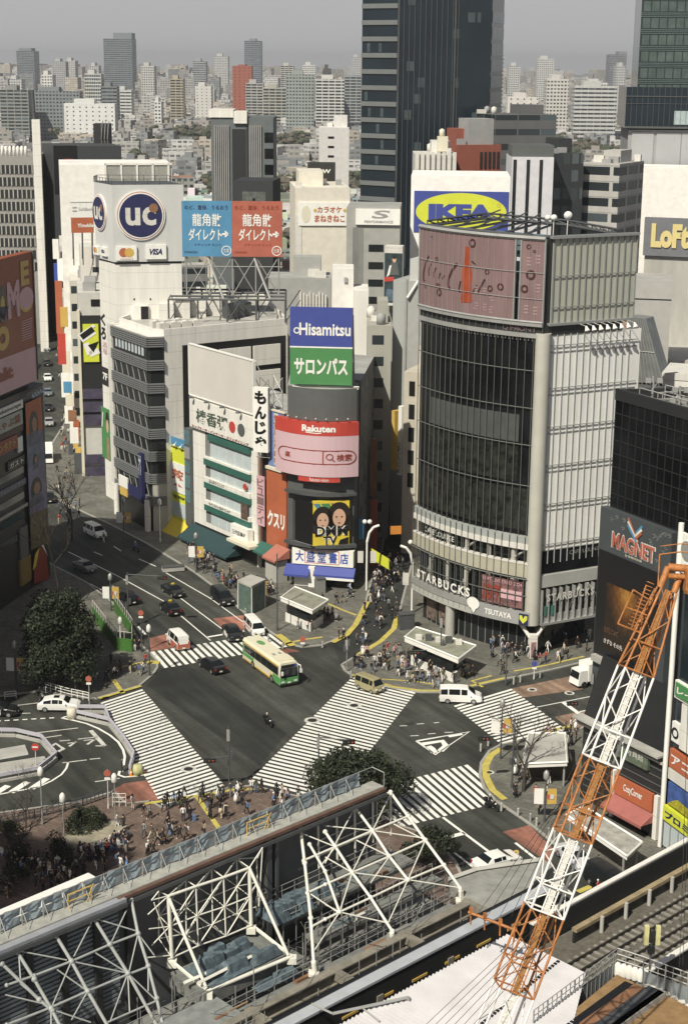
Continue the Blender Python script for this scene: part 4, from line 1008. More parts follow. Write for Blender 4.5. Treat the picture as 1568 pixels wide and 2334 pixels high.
for u in(1.0,WL.L-.3):f=MB();f.tube(WL.p(u,.13,.6),WL.p(u,5.2,.6),.5,8);f.build('pillar',M['white_warm'],t)
b=MB();WL.box(b,WL.L-2.6,4.4,WL.L-1.4,12.5,.45,1.0);b.build('navy_sign',M['navy'],t)
b=MB();letters(b,'MIZUHO',WL.fn(1.03),WL.L-2.45,9.0,WL.L-1.55,12.2,0,vertical=True);b.build('sign_lettering',M['glass_pale'],t)
b=MB();WL.box(b,WL.L-7.5,4.6,WL.L-3.0,6.4,.45,.7);b.build('navy_fascia',M['navy'],t)
b=MB();WL.box(b,2.2,5.3,5.6,7.1,.45,.7);b.build('white_sign',M['white_paint'],t)
b=MB();WL.box(b,2.6,3.9,5.4,5.2,.5,.7);b.build('yellow_sign',M['gold'],t)
C0=Vector((-37.4,264.0));CR=C0+Vector((10.6,2.3));CL=C0+Vector((-3.5,6.4))
Wr,Wl=Wall(C0,CR),Wall(CL,C0)
zu,zq=53.1,Z(C0,602)
t=thing('card_tower','slim white tower topped by a grey sign cube with round navy logos','building',(*C0,0))
b=MB();b.prism([C0,CR,CR+Vector((-3,8)),CL+Vector((0,3)),CL],0,zq,0,1);b.build('shaft',[M['white_warm'],M['offwhite']],t)
o=.25
cube=[C0+Vector((-.05,-.35)),CR+Vector((.5,-.2)),CR+Vector((-3,8)),CL+Vector((-.3,3)),CL+Vector((-.4,-.1))]
Wr2,Wl2=Wall(cube[0],cube[1]),Wall(cube[4],cube[0])
b=MB();b.prism(cube,zq+.35,zu,0,1);b.build('sign_cube',[mat('sign cube grey',(.56,.56,.55),.6,.06,.3,streak=.3),M['steel_dark']],t)
b=MB();b.prism([C0+Vector((.1,-.1)),CR+Vector((0,0)),CR+Vector((-3,8)),CL+Vector((.1,2)),CL+Vector((.1,0))],zq,zq+.35,0);b.build('shadow_gap',M['black'],t)
b=MB()
for a,c in zip(cube,cube[1:]+cube[:1]):
 for k in range(6):p=a.lerp(c,k/6);b.tube((*p,zu),(*p,zu+.9),.04,4)
 b.tube((*a,zu+.9),(*c,zu+.9),.04,4)
b.build('roof_rail',M['steel_dark'],t)
def uc_logo(W,cx,cy,rpx,parent):
 u,z=W.sz(cx,cy);r=abs(W.sz(cx,cy-rpx)[1]-z)
 for i,(c,f)in enumerate((('white_paint',1.0),('red_brick',.955),('white_paint',.925),('navy',.87))):
  b=MB();W.disc(b,u,z,r*f,.02,.25+.04*i,0,40);b.build('round_logo' if i==0 else 'logo_ring',M[c],parent)
 b=MB();letters(b,'u',W.fn(.42),u-r*.62,z-r*.40,u-r*.02,z+r*.32,0,.03);letters(b,'c',W.fn(.42),u+r*.06,z-r*.40,u+r*.62,z+r*.36,0,.03);b.build('logo_letters',M['glass_pale']if 0 else M['offwhite'],parent)
 b=MB();W.disc(b,u+r*.52,z+r*.30,r*.19,.42,.46,0,16);b.build('logo_globe',M['rust'],parent)
uc_logo(Wr2,321,491,57,t);uc_logo(Wl2,229.5,484,41,t)
for W,(x0,x1,y0,y1),f in((Wr2,(265,312,561,593),1),(Wl2,(218,229,561,580),.9)):
 r=panel('card_sign',W,(x0,x1,y0,y1),M['white_paint'],t,.02,.4)
 h=r[3]-r[1];w_=r[2]-r[0];R0=min(h*.33,w_*.26);um,zm_=(r[0]+r[2])/2,(r[1]+r[3])/2+h*.06
 b=MB();W.disc(b,um-R0*.6,zm_,R0,.41,.43,0,24);b.build('logo_circle',M['orange_red'],t)
 b=MB();W.disc(b,um+R0*.6,zm_,R0,.41,.44,0,24);b.build('logo_circle',M['gold'],t)
 if f==1:text('sign_lettering','mastercard',W,(r[0]+w_*.2,r[1]+.12,r[2]-w_*.2,r[1]+h*.17),.42,M['red_dark'],t)
for W,q in((Wr2,(333,379,557,590)),(Wl2,(235,247,563,583))):
 r=panel('card_sign',W,q,M['white_paint'],t,.02,.4);h=r[3]-r[1];w_=r[2]-r[0]
 b=MB();letters(b,'VISA',W.fn(.43),r[0]+w_*.10,r[1]+h*.3,r[2]-w_*.2,r[3]-h*.28,0,.04,shear=.25);b.build('sign_lettering',M['navy'],t)
r=WR(Wl,231,242,712,775);b=MB();letters(b,'くろ',Wl.fn(.06),r[0],r[1],r[2],r[3],0,.05,vertical=True);b.build('sign_lettering',M['black'],t)
r=WR(Wl,235,245,778,808);b=MB();letters(b,'酒場',Wl.fn(.06),r[0],r[1],r[2],r[3],0,.0,vertical=True);b.build('sign_lettering',M['pink'],t)
r=panel('black_sign',Wl,(235,249,838,878),M['black'],t,.02,.1);text('sign_lettering','7F',Wl,(r[0]+.35,r[1]+.9,r[2]-.35,r[3]-.9),.13,M['white_paint'],t,bold=.04)
r=panel('green_poster',Wl,(234,257,932,1046),M['green_sign'],t,.02,.1)
b=MB();um=r[0]*.4+r[2]*.6;h=r[3]-r[1]
Wl.flat(b,[(um-.7,r[1]),(um+.75,r[1]),(um+.6,r[1]+h*.45),(um-.5,r[1]+h*.45)],.12,0);Wl.disc(b,um,r[1]+h*.66,.55,.12,.14,1,16,1.15);Wl.disc(b,um,r[1]+h*.80,.75,.11,.13,2,16,1.3);Wl.stroke(b,[(r[0]+.3,r[1]+h*.6),(r[0]+.9,r[1]+h*.9)],.35,.12,3)
b.build('poster_figure',[M['wood'],M['skin_art'],M['hair'],M['line_white']],t)
for i in range(8):f=MB();z=zq-10-i*3.2;Wl.box(f,Wl.L-.45,z,Wl.L-.15,z+.55,0,.05);f.build('slot_window',M['black'],t)
for y0,x in((1185,302),(1185,325)):
 f=MB();u,z=Wr.sz(305 if x==302 else 342,684);Wr.box(f,u,z,u+.22,z+.3,0,.06);f.build('vent',M['black'],t)
b=MB();r=WR(Wr,303,338,695,728);Wr.box(b,r[0],r[1],r[2],r[3],0,.5);b.build('roof_door_hood',M['white_paint'],t)
b=MB();Wr.box(b,r[0]+1.3,r[1],r[2],r[3]-.2,.5,.55);b.build('roof_door',M['black'],t)
Wq=FW(415,644,522,266,266.5)
um=Wq.sz(529,522)[0];z0,z1=Wq.sz(529,585)[1],Wq.sz(529,459)[1]
t=thing('twin_rooftop_sign','twin rooftop boards side by side, blue and brick red, on a steel lattice','sign',(*Wq.p(um,0).xy,ZW))
for i,(a,c,mm)in enumerate(((0,um,'sky_blue'),(um,Wq.L,'red_brick'))):
 b=MB();Wq.box(b,a+.01,z0,c-.01,z1,-.8,0);b.build('blue_board' if i==0 else 'red_board',M[mm],t)
 h=z1-z0;w_=c-a
 b=MB();fn=Wq.fn(.05)
 letters(b,'龍角散',fn,a+w_*.21,z0+h*.55,a+w_*.79,z0+h*.78,0,.012)
 letters(b,'ダイレクト',fn,a+w_*.13,z0+h*.29,a+w_*.80,z0+h*.51,0,.02,shear=.0)
 Wq.stroke(b,[(a+w_*.80,z0+h*.41),(a+w_*.91,z0+h*.41)],.3,.05);Wq.stroke(b,[(a+w_*.86,z0+h*.46),(a+w_*.92,z0+h*.41),(a+w_*.86,z0+h*.36)],.28,.05)
 Wq.ring(b,a+w_*.885,z0+h*.11,h*.075,h*.09,.05);letters(b,'生薬',fn,a+w_*.83,z0+h*.075,a+w_*.94,z0+h*.145)
 b.build('sign_lettering',M['white_paint'],t)
 b=MB();letters(b,'のど、直接、うるおう',fn,a+w_*.06,z0+h*.85,a+w_*.92,z0+h*.93);letters(b,'スティック ミント',fn,a+w_*.24,z0+h*.19,a+w_*.78,z0+h*.24);letters(b,'RYUKAKUSAN',fn,a+w_*.05,z0+h*.06,a+w_*.3,z0+h*.10)
 b.build('small_print',M['navy']if i==0 else M['red_dark'],t)
b=MB();zp=ZW+3.0
for i in range(5):
 u=.6+(Wq.L-1.2)*i/4
 b.tube(Wq.p(u,zp,-.4),Wq.p(u,z0,-.4),.12,5);b.tube(Wq.p(u,zp,-.4),Wq.p(u,z1-1,-.9),.1,4)
 if i in(1,3):b.tube(Wq.p(u-.2,z0-.3,-.3),Wq.p(u+2.6,zp-.3,4.6),.2,5)
for i in range(4):
 u0,u1=.6+(Wq.L-1.2)*i/4,.6+(Wq.L-1.2)*(i+1)/4
 b.tube(Wq.p(u0,zp,-.4),Wq.p(u1,z0,-.4),.09,4);b.tube(Wq.p(u1,zp,-.4),Wq.p(u0,z0,-.4),.09,4)
b.tube(Wq.p(-1,(zp+z0)/2+1.5,-.4),Wq.p(Wq.L,(zp+z0)/2+1.5,-.4),.07,4)
b.build('support_lattice',M['steel'],t)
b=MB()
for v in(-7,-3,1,5):b.tube(Wq.p(-2,zp,v),Wq.p(Wq.L+.5,zp,v),.16,4)
for i in range(7):u=-2+(Wq.L+2.5)*i/6;b.tube(Wq.p(u,zp,-7),Wq.p(u,zp,5),.13,4)
for i in range(5):
 for v in(-7,5):u=-2+(Wq.L+2.5)*i/4;b.tube(Wq.p(u,ZW-.6,v),Wq.p(u,zp,v),.16,5);b.tube(Wq.p(u,ZW-.6,v),Wq.p(u+2.4,zp,v),.08,4)
b.build('platform_frame',M['steel_dark'],t)
# ---------------------------------------------------------------- blocks of the city placed one by one
BLD=[]
def blk(name,label,x0,x1,yt,Y,depth,col,style='punch',dy=0.0,roof=(.36,.35,.33),cat='building',base=0.0,extra=None,seed=None,wall=None,roofm=None):
 """front wall from image column x0 to x1 at distance Y (right end dy further), top at image row yt"""
 W=FW(x0,x1,yt,Y,Y+dy);zt=Z(W.p(W.L/2,0),yt)
 t=thing(name,label,cat,(*W.p(W.L/2,0).xy,base))
 q=[W.p(0,0),W.p(W.L,0),W.p(W.L,0,-depth),W.p(0,0,-depth)]
 b=MB();b.prism([(v.x,v.y)for v in q],base,zt,0,1)
 b.build('wall',[wall or FA.get(style)or OBJWALL,roofm or OBJROOF],t,color=col)
 rg=random.Random(seed if seed is not None else int(x0*7+yt))
 rc=MB();n=0
 if extra!='bare':
  pw=min(W.L*.45,6);rc2=MB();u=rg.uniform(.2,max(.3,W.L-pw-.3));a=W.p(u,0,-depth*.3);c=W.p(u+pw,0,-depth*.3-min(depth*.45,5))
  x_,y_=[W.p(u,0,-depth*.3),W.p(u+pw,0,-depth*.3),W.p(u+pw,0,-depth*.75),W.p(u,0,-depth*.75)],None
  rc2.prism([(v.x,v.y)for v in x_],zt,zt+rg.uniform(1.8,3.4));rc2.build('penthouse',OBJWALL,t,color=tuple(min(1,c*1.02)for c in col))
  for i in range(rg.randint(2,5)):
   p=W.p(rg.uniform(.6,W.L-.6),zt,-rg.uniform(.8,depth-.6));f=MB()
   if rg.random()<.3:f.lathe((p.x,p.y,zt),[(.7,0),(.7,1.5),(.1,1.8)],8)
   else:ac_unit(f,(p.x,p.y,zt),rg.uniform(.9,2.2),rg.uniform(.7,1.4),rg.uniform(.7,1.5),math.atan2(W.d.y,W.d.x))
   f.build('roof_unit',M['offwhite']if rg.random()<.6 else M['grey'],t)
 BLD.append((q,Y));return t,W,zt
def bands(t,W,z0,z1,n,frac,m,off=.15,name='window_band',s0=.02,s1=.98,thick=.1):
 for i in range(n):
  h=(z1-z0)/n;f=MB();W.box(f,W.L*s0,z0+i*h+h*(1-frac)/2,W.L*s1,z0+i*h+h*(1+frac)/2,off-thick,off);f.build(name,m,t)
def uprights(t,W,z0,z1,n,wd,m,off=.3,name='fin',s0=.0,s1=1.0):
 f=MB()
 for i in range(n):u=W.L*(s0+(s1-s0)*i/max(1,n-1));W.box(f,u-wd/2,z0,u+wd/2,z1,0,off)
 f.build(name,m,t)
Yt=432
WtA,WtB=FW(905,1116,200,Yt,Yt+3),None
Wt0=FW(824,905,200,Yt+6,Yt)
t=thing('glass_tower','tall dark glass tower with a grey banded flank rising past the top','building',(*WtA.p(0,0).xy,0))
ztop=104
p0,p1,p2=Wt0.p(0,0).xy,WtA.p(0,0).xy,WtA.p(WtA.L,0).xy
b=MB();b.prism([p0,p1,p2,p2+Vector((4.5,16)),p0+Vector((4,24))],0,ztop,0);b.build('glass_wall',M['glass_navy'],t)
zf=[Z(p0.to_3d(),360-i*34.2)for i in range(0,14)]
for i in range(14):
 f=MB();z=32+i*4.05+1.2;Wt0.box(f,0,z,Wt0.L,z+1.15,0,.35);f.build('spandrel_band',mat('spandrel grey',(.15,.16,.16),.5,.06,.3),t)
f=MB()
for i in range(12):u=WtA.L*(.0+.058*i);WtA.box(f,u,20,u+.13,ztop,0,.3)
WtA.box(f,WtA.L*.60,20,WtA.L*.60+.35,ztop,0,.4);WtA.box(f,-.1,20,.3,ztop,0,.4);f.build('glass_fins',M['steel_dark'],t)
f=MB();Wside=Wall(p2,p2+Vector((4.5,16)))
for i in range(14):Wside.box(f,.4,30+i*4.05,Wside.L,30+i*4.05+2.9,.02,.1)
f.build('side_glazing',mat('side glass',(.20,.24,.25),.2,.2,.3),t)
rng=random.Random(4)
for i in range(16):
 f=MB();u=rng.uniform(.5,WtA.L-2);z=34+rng.randint(0,13)*4.05;WtA.box(f,u,z,u+rng.choice((.9,1.8,1.8)),z+2.4,0,.03);f.build('pale_pane',mat('pane with blind',(.055,.075,.08),.3,.3,.5),t)  # paler panes scattered at random
for i in range(9):
 f=MB();u=rng.uniform(.2,Wt0.L-1.2);z=32+rng.randint(0,10)*4.05+2.6;Wt0.box(f,u,z,u+.9,z+2.2,0,.03);f.build('pale_pane',MATS['pane with blind'],t)
Yg=418
t=thing('green_glass_tower','green glass tower on a dark banded podium and plain grey base','building',(*FW(1425,1600,200,Yg,Yg).p(2,0).xy,0))
Wg=FW(1457,1640,100,Yg+2,Yg);b=MB();mass(Wg,0,Wg.L,62.5,104,25,b);b.build('glass_wall',mat('green glass wall',(.020,.033,.032),.1,.15,.2,spec=.6),t)
for i in range(10):
 z=64.0+i*3.98
 f=MB()
 for j in range(3):Wg.box(f,-.1,z+j*.42,Wg.L,z+j*.42+.2,0,.25)
 f.build('floor_louvre',mat('green steel',(.09,.13,.125),.4,.1,.3),t)
 for j in range(6):
  f=MB();Wg.box(f,.5+j*2.05,z+1.35,.5+j*2.05+1.75,z+3.75,.0,.06);f.build('window',mat('green blind glass',(.075,.102,.096),.25,.3,.4),t)
Wp=FW(1425,1640,240,Yg-3,Yg-5);zP=Z(Wp.p(0,0),198);zQ=Z(Wp.p(0,0),292)
b=MB();mass(Wp,0,Wp.L,zQ,zP,26,b);b.build('podium',M['glass_navy'],t)
f=MB()
for i in range(20):Wp.box(f,i*1.35,zQ,i*1.35+.08,zP,0,.1)
Wp.box(f,0,zP-2.3,Wp.L,zP-2.1,0,.25);Wp.box(f,0,zQ,Wp.L,zQ+.5,0,.3);Wp.box(f,0,zP-4.0,Wp.L,zP-3.9,0,.2);f.build('podium_grid',M['steel_dark'],t)
f=MB();Wp.box(f,12,zQ+1,18,zQ+4.3,0,.06);f.build('bright_pane',mat('bright pane',(.35,.42,.43),.2,.1,1),t)
Wb2=FW(1429,1640,340,Yg-2,Yg-4);zR=Z(Wb2.p(0,0),384)
b=MB();mass(Wb2,0,Wb2.L,10,zQ-.4,25,b);b.build('grey_base',M['grey'],t)
f=MB()
for u in(.3,7.0,13.2):Wb2.box(f,u+(.6 if u<1 else 0),zR+1,u+6,zQ-1,.0,.25)
f.build('base_panel',mat('grey panel',(.36,.365,.38),.6,.05,.2),t)
t,W,zt=blk('white_slab','plain white windowless block under the grey base of the glass tower',1411,1640,386,396,20,(.80,.77,.73),'none',-6,extra='bare')
t,W,zt=blk('ribbed_office','dark grey twin office block with ribbed piers and open stair bays',481,623,268,445,22,(.12,.135,.14),'none',0,(.2,.2,.2),extra='bare')
uprights(t,W,zt-36,zt-2,8,.28,M['grey'],.5,'rib',.06,.28);uprights(t,W,zt-36,zt-2,7,.28,M['grey'],.5,'rib',.62,.80)
f=MB();W.box(f,W.L*.34,zt-40,W.L*.56,zt-3,0,.1);W.box(f,W.L*.57,zt-40,W.L*.62,zt-2,0,.1);f.build('stair_bay',M['blackish'],t)
f=MB()
for i in range(9):W.box(f,W.L*.86,zt-40+i*4.2,W.L*1.0,zt-37.4+i*4.2,0,.12)
f.build('side_windows',M['glass_black'],t)
f=MB();W.box(f,W.L*-.03,zt,W.L*.36,zt+2.0,-12,.4);W.box(f,W.L*.37,zt-1.5,W.L*.58,zt+1.6,-8,.8);f.build('roof_hood',M['white_warm'],t)
t,W,zt=blk('dark_block','small black tiled block with pale window grid before the ribbed office',533,622,412,385,12,(.03,.033,.035),'none',-1,(.12,.12,.12),extra='bare')
f=MB();W.box(f,W.L*.22,zt-12,W.L*.82,zt-2.5,0,.1);f.build('window_grid',mat('dull grid glass',(.11,.12,.11),.3,.5,1.2),t)
f=MB();W.box(f,W.L*.48,zt-12,W.L*.55,zt-4,.1,.2);f.build('black_slot',M['black'],t)
t,W,zt=blk('fashion_store','low black store with a dark grey side and red script letters',122,277,333,430,18,(.05,.055,.058),'none',6,(.14,.14,.14),extra='bare')
f=MB();W.box(f,0,zt-12,W.L*.34,zt+.2,0,.15);f.build('black_front',M['black'],t)
text('sign_lettering','H&M',W,(W.L*.13,zt-5,W.L*.25,zt-3),.2,M['red'],t,shear=.2)
t2,W,zt=blk('black_chimney','black square chimney block with slanted white pipes behind the fashion store',213,249,282,448,5,(.02,.02,.022),'none',0,(.05,.05,.05),extra='bare')
f=MB()
for i in range(3):W.box(f,W.L*(.5+.2*i),zt-10,W.L*(.52+.2*i),zt,0,.15);f.tube(W.p(W.L*(.5+.2*i),zt-4,.3),W.p(W.L*(.62+.2*i),zt+.8,.3),.12,4)
f.build('pipe',M['steel'],t2)
t,W,zt=blk('car_park','open concrete car park with stacked decks behind the white mast',-60,82,357,425,20,(.30,.29,.27),'none',1,(.3,.3,.28),extra='bare')
for i in range(9):
 z=zt-2-i*3.1;f=MB();W.box(f,0,z-2.3,W.L-.5,z-.1,0,.12);f.build('deck_opening',M['blackish'],t)
 f=MB()
 for j in range(14):u=j*W.L/14+(i%3)*.3;W.box(f,u,z-2.3,u+.28,z-.1,.12,.2)
 f.build('deck_posts',M['concrete'],t)
f=MB()
for i in range(7):p=W.p(W.L*.45+i*1.0,zt,-2);f.lathe((p.x,p.y,zt),[(.4,0),(.4,2.2),(.2,2.6)],8)
f.build('roof_tanks',M['white_paint'],t)
pm=AT(88,400,415);t=thing('broadcast_mast','tall square white mast with a dark antenna pole on top','mast',(pm.x,pm.y,0))
b=MB();b.obox(pm.xy,(1,.1),1.0,1.0,0,Z(pm,272));b.build('white_shaft',M['white_warm'],t)
b=MB();b.tube((pm.x-.4,pm.y,Z(pm,272)),(pm.x-.6,pm.y,Z(pm,205)),.42,8);b.build('antenna',M['steel_dark'],t)
t,W,zt=blk('white_hall','broad white block with a grey lattice crown behind the card tower',135,392,376,345,20,(.80,.78,.74),'none',4,extra='bare')
f=MB();W.box(f,W.L*.40,zt-4.2,W.L*.975,zt+.1,0,.3);f.build('lattice_screen',mat('lattice grey',(.30,.30,.27),.6,.25,3),t)
f=MB()
for i in range(5):W.box(f,W.L*(.40+.14*i),zt-4.2,W.L*(.405+.14*i)+.3,zt+.3,.3,.5)
W.box(f,W.L*.40,zt,W.L,zt+.4,0,.5);f.build('crown_frame',M['white_warm'],t)
Wp_=FW(163,214,497,300,301);z0,z1=Z(Wp_.p(0,0),531),Z(Wp_.p(0,0),461);zm_=(z0+z1)/2
t=thing('phone_sign','half white, half red rooftop board left beside the card tower','sign',(*Wp_.p(2,0).xy,z0))
t['label']='half white, half red rooftop board beside the card tower sign cube'
b=MB();Wp_.box(b,0,zm_,Wp_.L,z1,-.6,0);Wp_.box(b,-.1,z1,Wp_.L,z1+.25,-.7,.1);b.build('white_board',M['white_paint'],t)
b=MB();Wp_.box(b,0,z0,Wp_.L,zm_,-.6,0);b.build('red_board',M['orange_red'],t)
b=MB();letters(b,'SoftBank',Wp_.fn(.04),1.4,zm_+1.2,4.0,zm_+1.8);Wp_.box(b,.3,zm_+1.1,1.1,zm_+1.3,0,.05);Wp_.box(b,.3,zm_+1.7,1.1,zm_+1.9,0,.05);b.build('sign_lettering',M['grey'],t)
b=MB();letters(b,'Y!mobile',Wp_.fn(.04),1.1,z0+1.0,4.0,z0+1.7,0,.03);b.build('sign_lettering',M['white_paint'],t)
b=MB()
for u in(.3,2,3.8):b.tube(Wp_.p(u,z0-6,-1),Wp_.p(u,z0+.2,-.5),.1,4);b.tube(Wp_.p(u,z0-5,-2.5),Wp_.p(u,z1-1,-.6),.08,4)
b.build('support_frame',M['steel_dark'],t)
t,W,zt=blk('karaoke_building','cream block with a white karaoke board in red lettering',673,798,428,322,18,(.66,.62,.54),'none',1)
r=WR(W,681,797,461,514);b=MB();W.box(b,r[0],r[1],r[2],r[3],0,.3);b.build('white_board',M['white_paint'],t)
h,w_=r[3]-r[1],r[2]-r[0]
b=MB();letters(b,'カラオケ',W.fn(.34),r[0]+w_*.36,r[1]+h*.55,r[0]+w_*.84,r[1]+h*.82,0,.03);letters(b,'まねきねこ',W.fn(.34),r[0]+w_*.31,r[1]+h*.15,r[0]+w_*.9,r[1]+h*.46,0,.03);b.build('sign_lettering',M['orange_red'],t)
b=MB();W.disc(b,r[0]+w_*.32,r[1]+h*.66,.35,.3,.36,0,10);W.disc(b,r[0]+w_*.9,r[1]+h*.66,.35,.3,.36,0,10);b.build('sign_bell',M['gold'],t)
b=MB();W.disc(b,r[0]+w_*.14,r[1]+h*.5,.9,.3,.35,0,12,1.7);b.build('pale_emblem',M['cream'],t)
f=MB();u,z=W.sz(681,560);W.box(f,0,z-8,W.L*.12,z+6,0,.1);f.build('side_strip',M['offwhite'],t)
t,W,zt=blk('black_sign_box','black rooftop box with white letters above the karaoke board',701,764,373,345,6,(.03,.028,.025),'none',0,(.1,.1,.1),extra='bare')
text('sign_lettering','JOW',W,(W.L*.24,zt-2.2,W.L*.84,zt-1.1),.06,M['white_paint'],t,bold=.03)
t,W,zt=blk('white_stair_tower','white stair tower with small slot windows behind the black sign box',727,796,291,470,12,(.62,.61,.6),'none',0)
f=MB()
for i in range(4):W.box(f,W.L*.3,zt-3-i*2.6,W.L*.5,zt-2.4-i*2.6,0,.08)
f.build('slot_window',M['black'],t)
t,W,zt=blk('sports_shop','grey block with a white rooftop sign and a sportsman poster',790,912,473,283,12,(.33,.33,.31),'none',-.5,extra='bare')
f=MB();r=WR(W,811,912,476,512);W.box(f,r[0],r[1],r[2],r[3],0,.5);f.build('roof_sign',M['white_paint'],t)
text('sign_lettering','S',W,(r[0]+2.6,r[1]+1.1,r[0]+5.4,r[3]-.2),.54,M['grey'],t,shear=.5,bold=.02);text('sign_lettering','PERFORMANCE',W,(r[0]+1.5,r[1]+.3,r[0]+6.4,r[1]+.75),.54,M['grey'],t,bold=.02)
f=MB();W.box(f,W.L*.12,2,W.L*.32,zt-3.4,0,.05);f.build('dark_bay',M['concrete_dark'],t)
for i in range(6):f=MB();z=zt-7.5-i*3.0;W.box(f,W.L*.42,z,W.L*.70,z+1.2,0,.08);f.build('window_band',M['glass_dark'],t)
Wq2=FW(876,916,630,279.5,279);r=WR(Wq2,876,916,577,690)
f=MB();Wq2.box(f,r[0],r[1]-.5,r[2],r[3]+1.2,-2,0);f.build('poster_wall',M['offwhite'],t)
f=MB();Wq2.flat(f,[(r[0],r[1]),(r[2],r[1]),(r[2],r[3]),(r[0],r[3])],.04);f.build('poster_ground',mat('poster dark teal',(.03,.05,.055),.5,.5,1),t)
hx,hz=r[0]+(r[2]-r[0])*.55,r[3]-1.1
f=MB();Wq2.disc(f,hx,hz,.34,.05,.08,0,12,.5);Wq2.disc(f,hx,hz+.38,.36,.05,.09,1,12,.25);Wq2.flat(f,[(hx-.9,hz-2.6),(hx+.9,hz-2.6),(hx+.5,hz-.5),(hx-.5,hz-.5)],.07,2);Wq2.flat(f,[(hx-1.3,hz-3.0),(hx-.8,hz-2.6),(hx-.45,hz-.9),(hx-.8,hz-1)],.08,3);Wq2.flat(f,[(r[0],hz-3.8),(hx,hz-3.6),(hx,hz-2.9),(r[0],hz-3.0)],.09,4);Wq2.flat(f,[(r[0]+.2,r[1]+.3),(r[2]-.2,r[1]+.3),(r[2]-.2,r[1]+2),(r[0]+.4,r[1]+2.4)],.06,5)
f.build('poster_figure',[M['skin_art'],M['hair'],M['grey_dark'],M['white_paint'],M['red'],mat('poster blue',(.10,.15,.2),.5,.4,1)],t)
t,W,zt=blk('white_stub_tower','small white lift tower rising behind the blue and green board',758,806,612,262,6,(.74,.72,.68),'none',0,extra='bare')
f=MB();W.box(f,W.L*.55,zt-2.2,W.L*.7,zt-1.4,0,.3);f.build('wall_vent',M['grey'],t)
t,W,zt=blk('white_stub_tower','lower white block stepping down beside the blue and green board',806,840,662,258,8,(.72,.70,.66),'sparse',0,extra='bare')
t,W,zt=blk('duct_building','grey parapet block with white ducts below the karaoke board',612,754,634,288,9,(.34,.34,.33),'none',0)
for i in range(9):f=MB();W.box(f,W.L*(.50+i*.05),zt-8,W.L*(.535+i*.05),zt-2.4-(i%3)*.3,0,.5);f.build('duct',M['offwhite'],t)
t,W,zt=blk('tank_roof_building','low cluttered roof with tanks under the sports shop block',838,892,742,246,10,(.36,.35,.31),'punch',0)
t,W,zt=blk('glass_office','slim grey glass office with pale blinds at the head of the alley',897,968,640,250,14,(.34,.34,.33),'none',-2,extra='bare')
f=MB();W.box(f,0,20,W.L*.40,zt-.2,0,.12);f.build('glass_bay',facade('blind glass grid',wall=(.36,.37,.36),glass=(.26,.28,.25),pu=.8,pv=1.3,u0=.1,u1=.9,v0=.1,v1=.9,grough=.2),t)
f=MB();W.box(f,W.L*.40,18,W.L*.46,zt+.2,0,.25);f.build('corner_post',M['steel'],t)
f=MB();W.box(f,W.L*.48,zt,W.L*.9,zt+3.3,-4,-.5);f.build('penthouse',FA['sparse'],t,color=(.5,.5,.48))
b=MB();c=W.p(W.L*.5,zt-2.5,.5);b.tube(c,c+Vector((1.6,-.3,2.6)),.25,6);b.build('white_spout',M['white_paint'],t)
t,W,zt=blk('furniture_store','white block with a blue wall sign and yellow oval',937,1163,402,292,16,(.84,.82,.79),'none',-1,extra='bare')
r=WR(W,943,1158,436,530);f=MB();W.box(f,r[0],r[1],r[2],r[3],0,.15);f.build('blue_board',M['blue_sign'],t)
um,zm_=(r[0]+r[2])/2,(r[1]+r[3])/2;rx,rz=(r[2]-r[0])*.48,(r[3]-r[1])*.46
f=MB();W.disc(f,um,zm_,rx,.15,.22,0,48,rz);f.build('yellow_oval',M['lime'],t)
f=MB();letters(f,'IKEA',W.fn(.26),um-rx*.72,zm_-rz*.40,um+rx*.72,zm_+rz*.42,0,.07);f.build('sign_lettering',M['blue_sign'],t)
f=MB();W.ring(f,um+rx*.83,zm_+rz*.38,.25,.34,.26);f.build('trademark_ring',M['gold'],t)
t,W,zt=blk('pleated_building','white pleated rooftop block in front of the dark glass tower',946,1040,352,352,14,(.58,.57,.54),'none',0)
uprights(t,W,zt-12,zt+.5,8,.75,M['offwhite'],.8,'pleat',.05,.95)
f=MB();W.box(f,W.L*.55,zt+.5,W.L*.8,zt+3.6,-5,-2);p=W.p(W.L*.66,zt+3.6,-3.5);f.lathe((p.x,p.y,p.z),[(.6,0),(.6,1.3),(.2,1.6)],8);f.build('roof_hut',M['cream'],t)
t,W,zt=blk('brick_block','rusty red brick block with a grey penthouse beneath the dark tower',1046,1142,330,362,12,(.24,.075,.05),'none',3,(.25,.2,.17))
f=MB();W.box(f,W.L*.25,zt,W.L*.85,zt+5.5,-7,-1);f.build('penthouse',M['grey'],t)
f=MB()
for i in range(5):W.box(f,W.L*.5+i,zt-5,W.L*.5+i+.5,zt-1.5,0,.2)
f.build('fire_escape',M['blackish'],t)
t,W,zt=blk('dark_office','dark grey office behind the brick block with a stepped roof',1128,1268,262,412,18,(.11,.112,.115),'strip',4,(.2,.2,.2))
t,W,zt=blk('striped_office','white office with black vertical strips and lavender panels beside the wall sign',1167,1262,358,322,12,(.60,.59,.62),'none',0,extra='bare')
for i,s in enumerate((.03,.35,.66)):f=MB();W.box(f,W.L*s,zt-22,W.L*(s+.08),zt-.5,0,.1);f.build('window_strip',M['glass_dark'],t)
f=MB();W.box(f,0,zt,W.L,zt+2.2,-9,-.4);f.build('roof_screen',M['grey_dark'],t)
t,W,zt=blk('dark_glass_block','black glazed block between the striped office and the balcony flats',1262,1330,350,330,14,(.03,.034,.036),'grid',2,(.25,.25,.25))
t,W,zt=blk('balcony_flats','flats with grey white balcony bands and a sloping top floor',1326,1412,372,336,14,(.42,.41,.39),'balcony',-4,(.5,.5,.48))
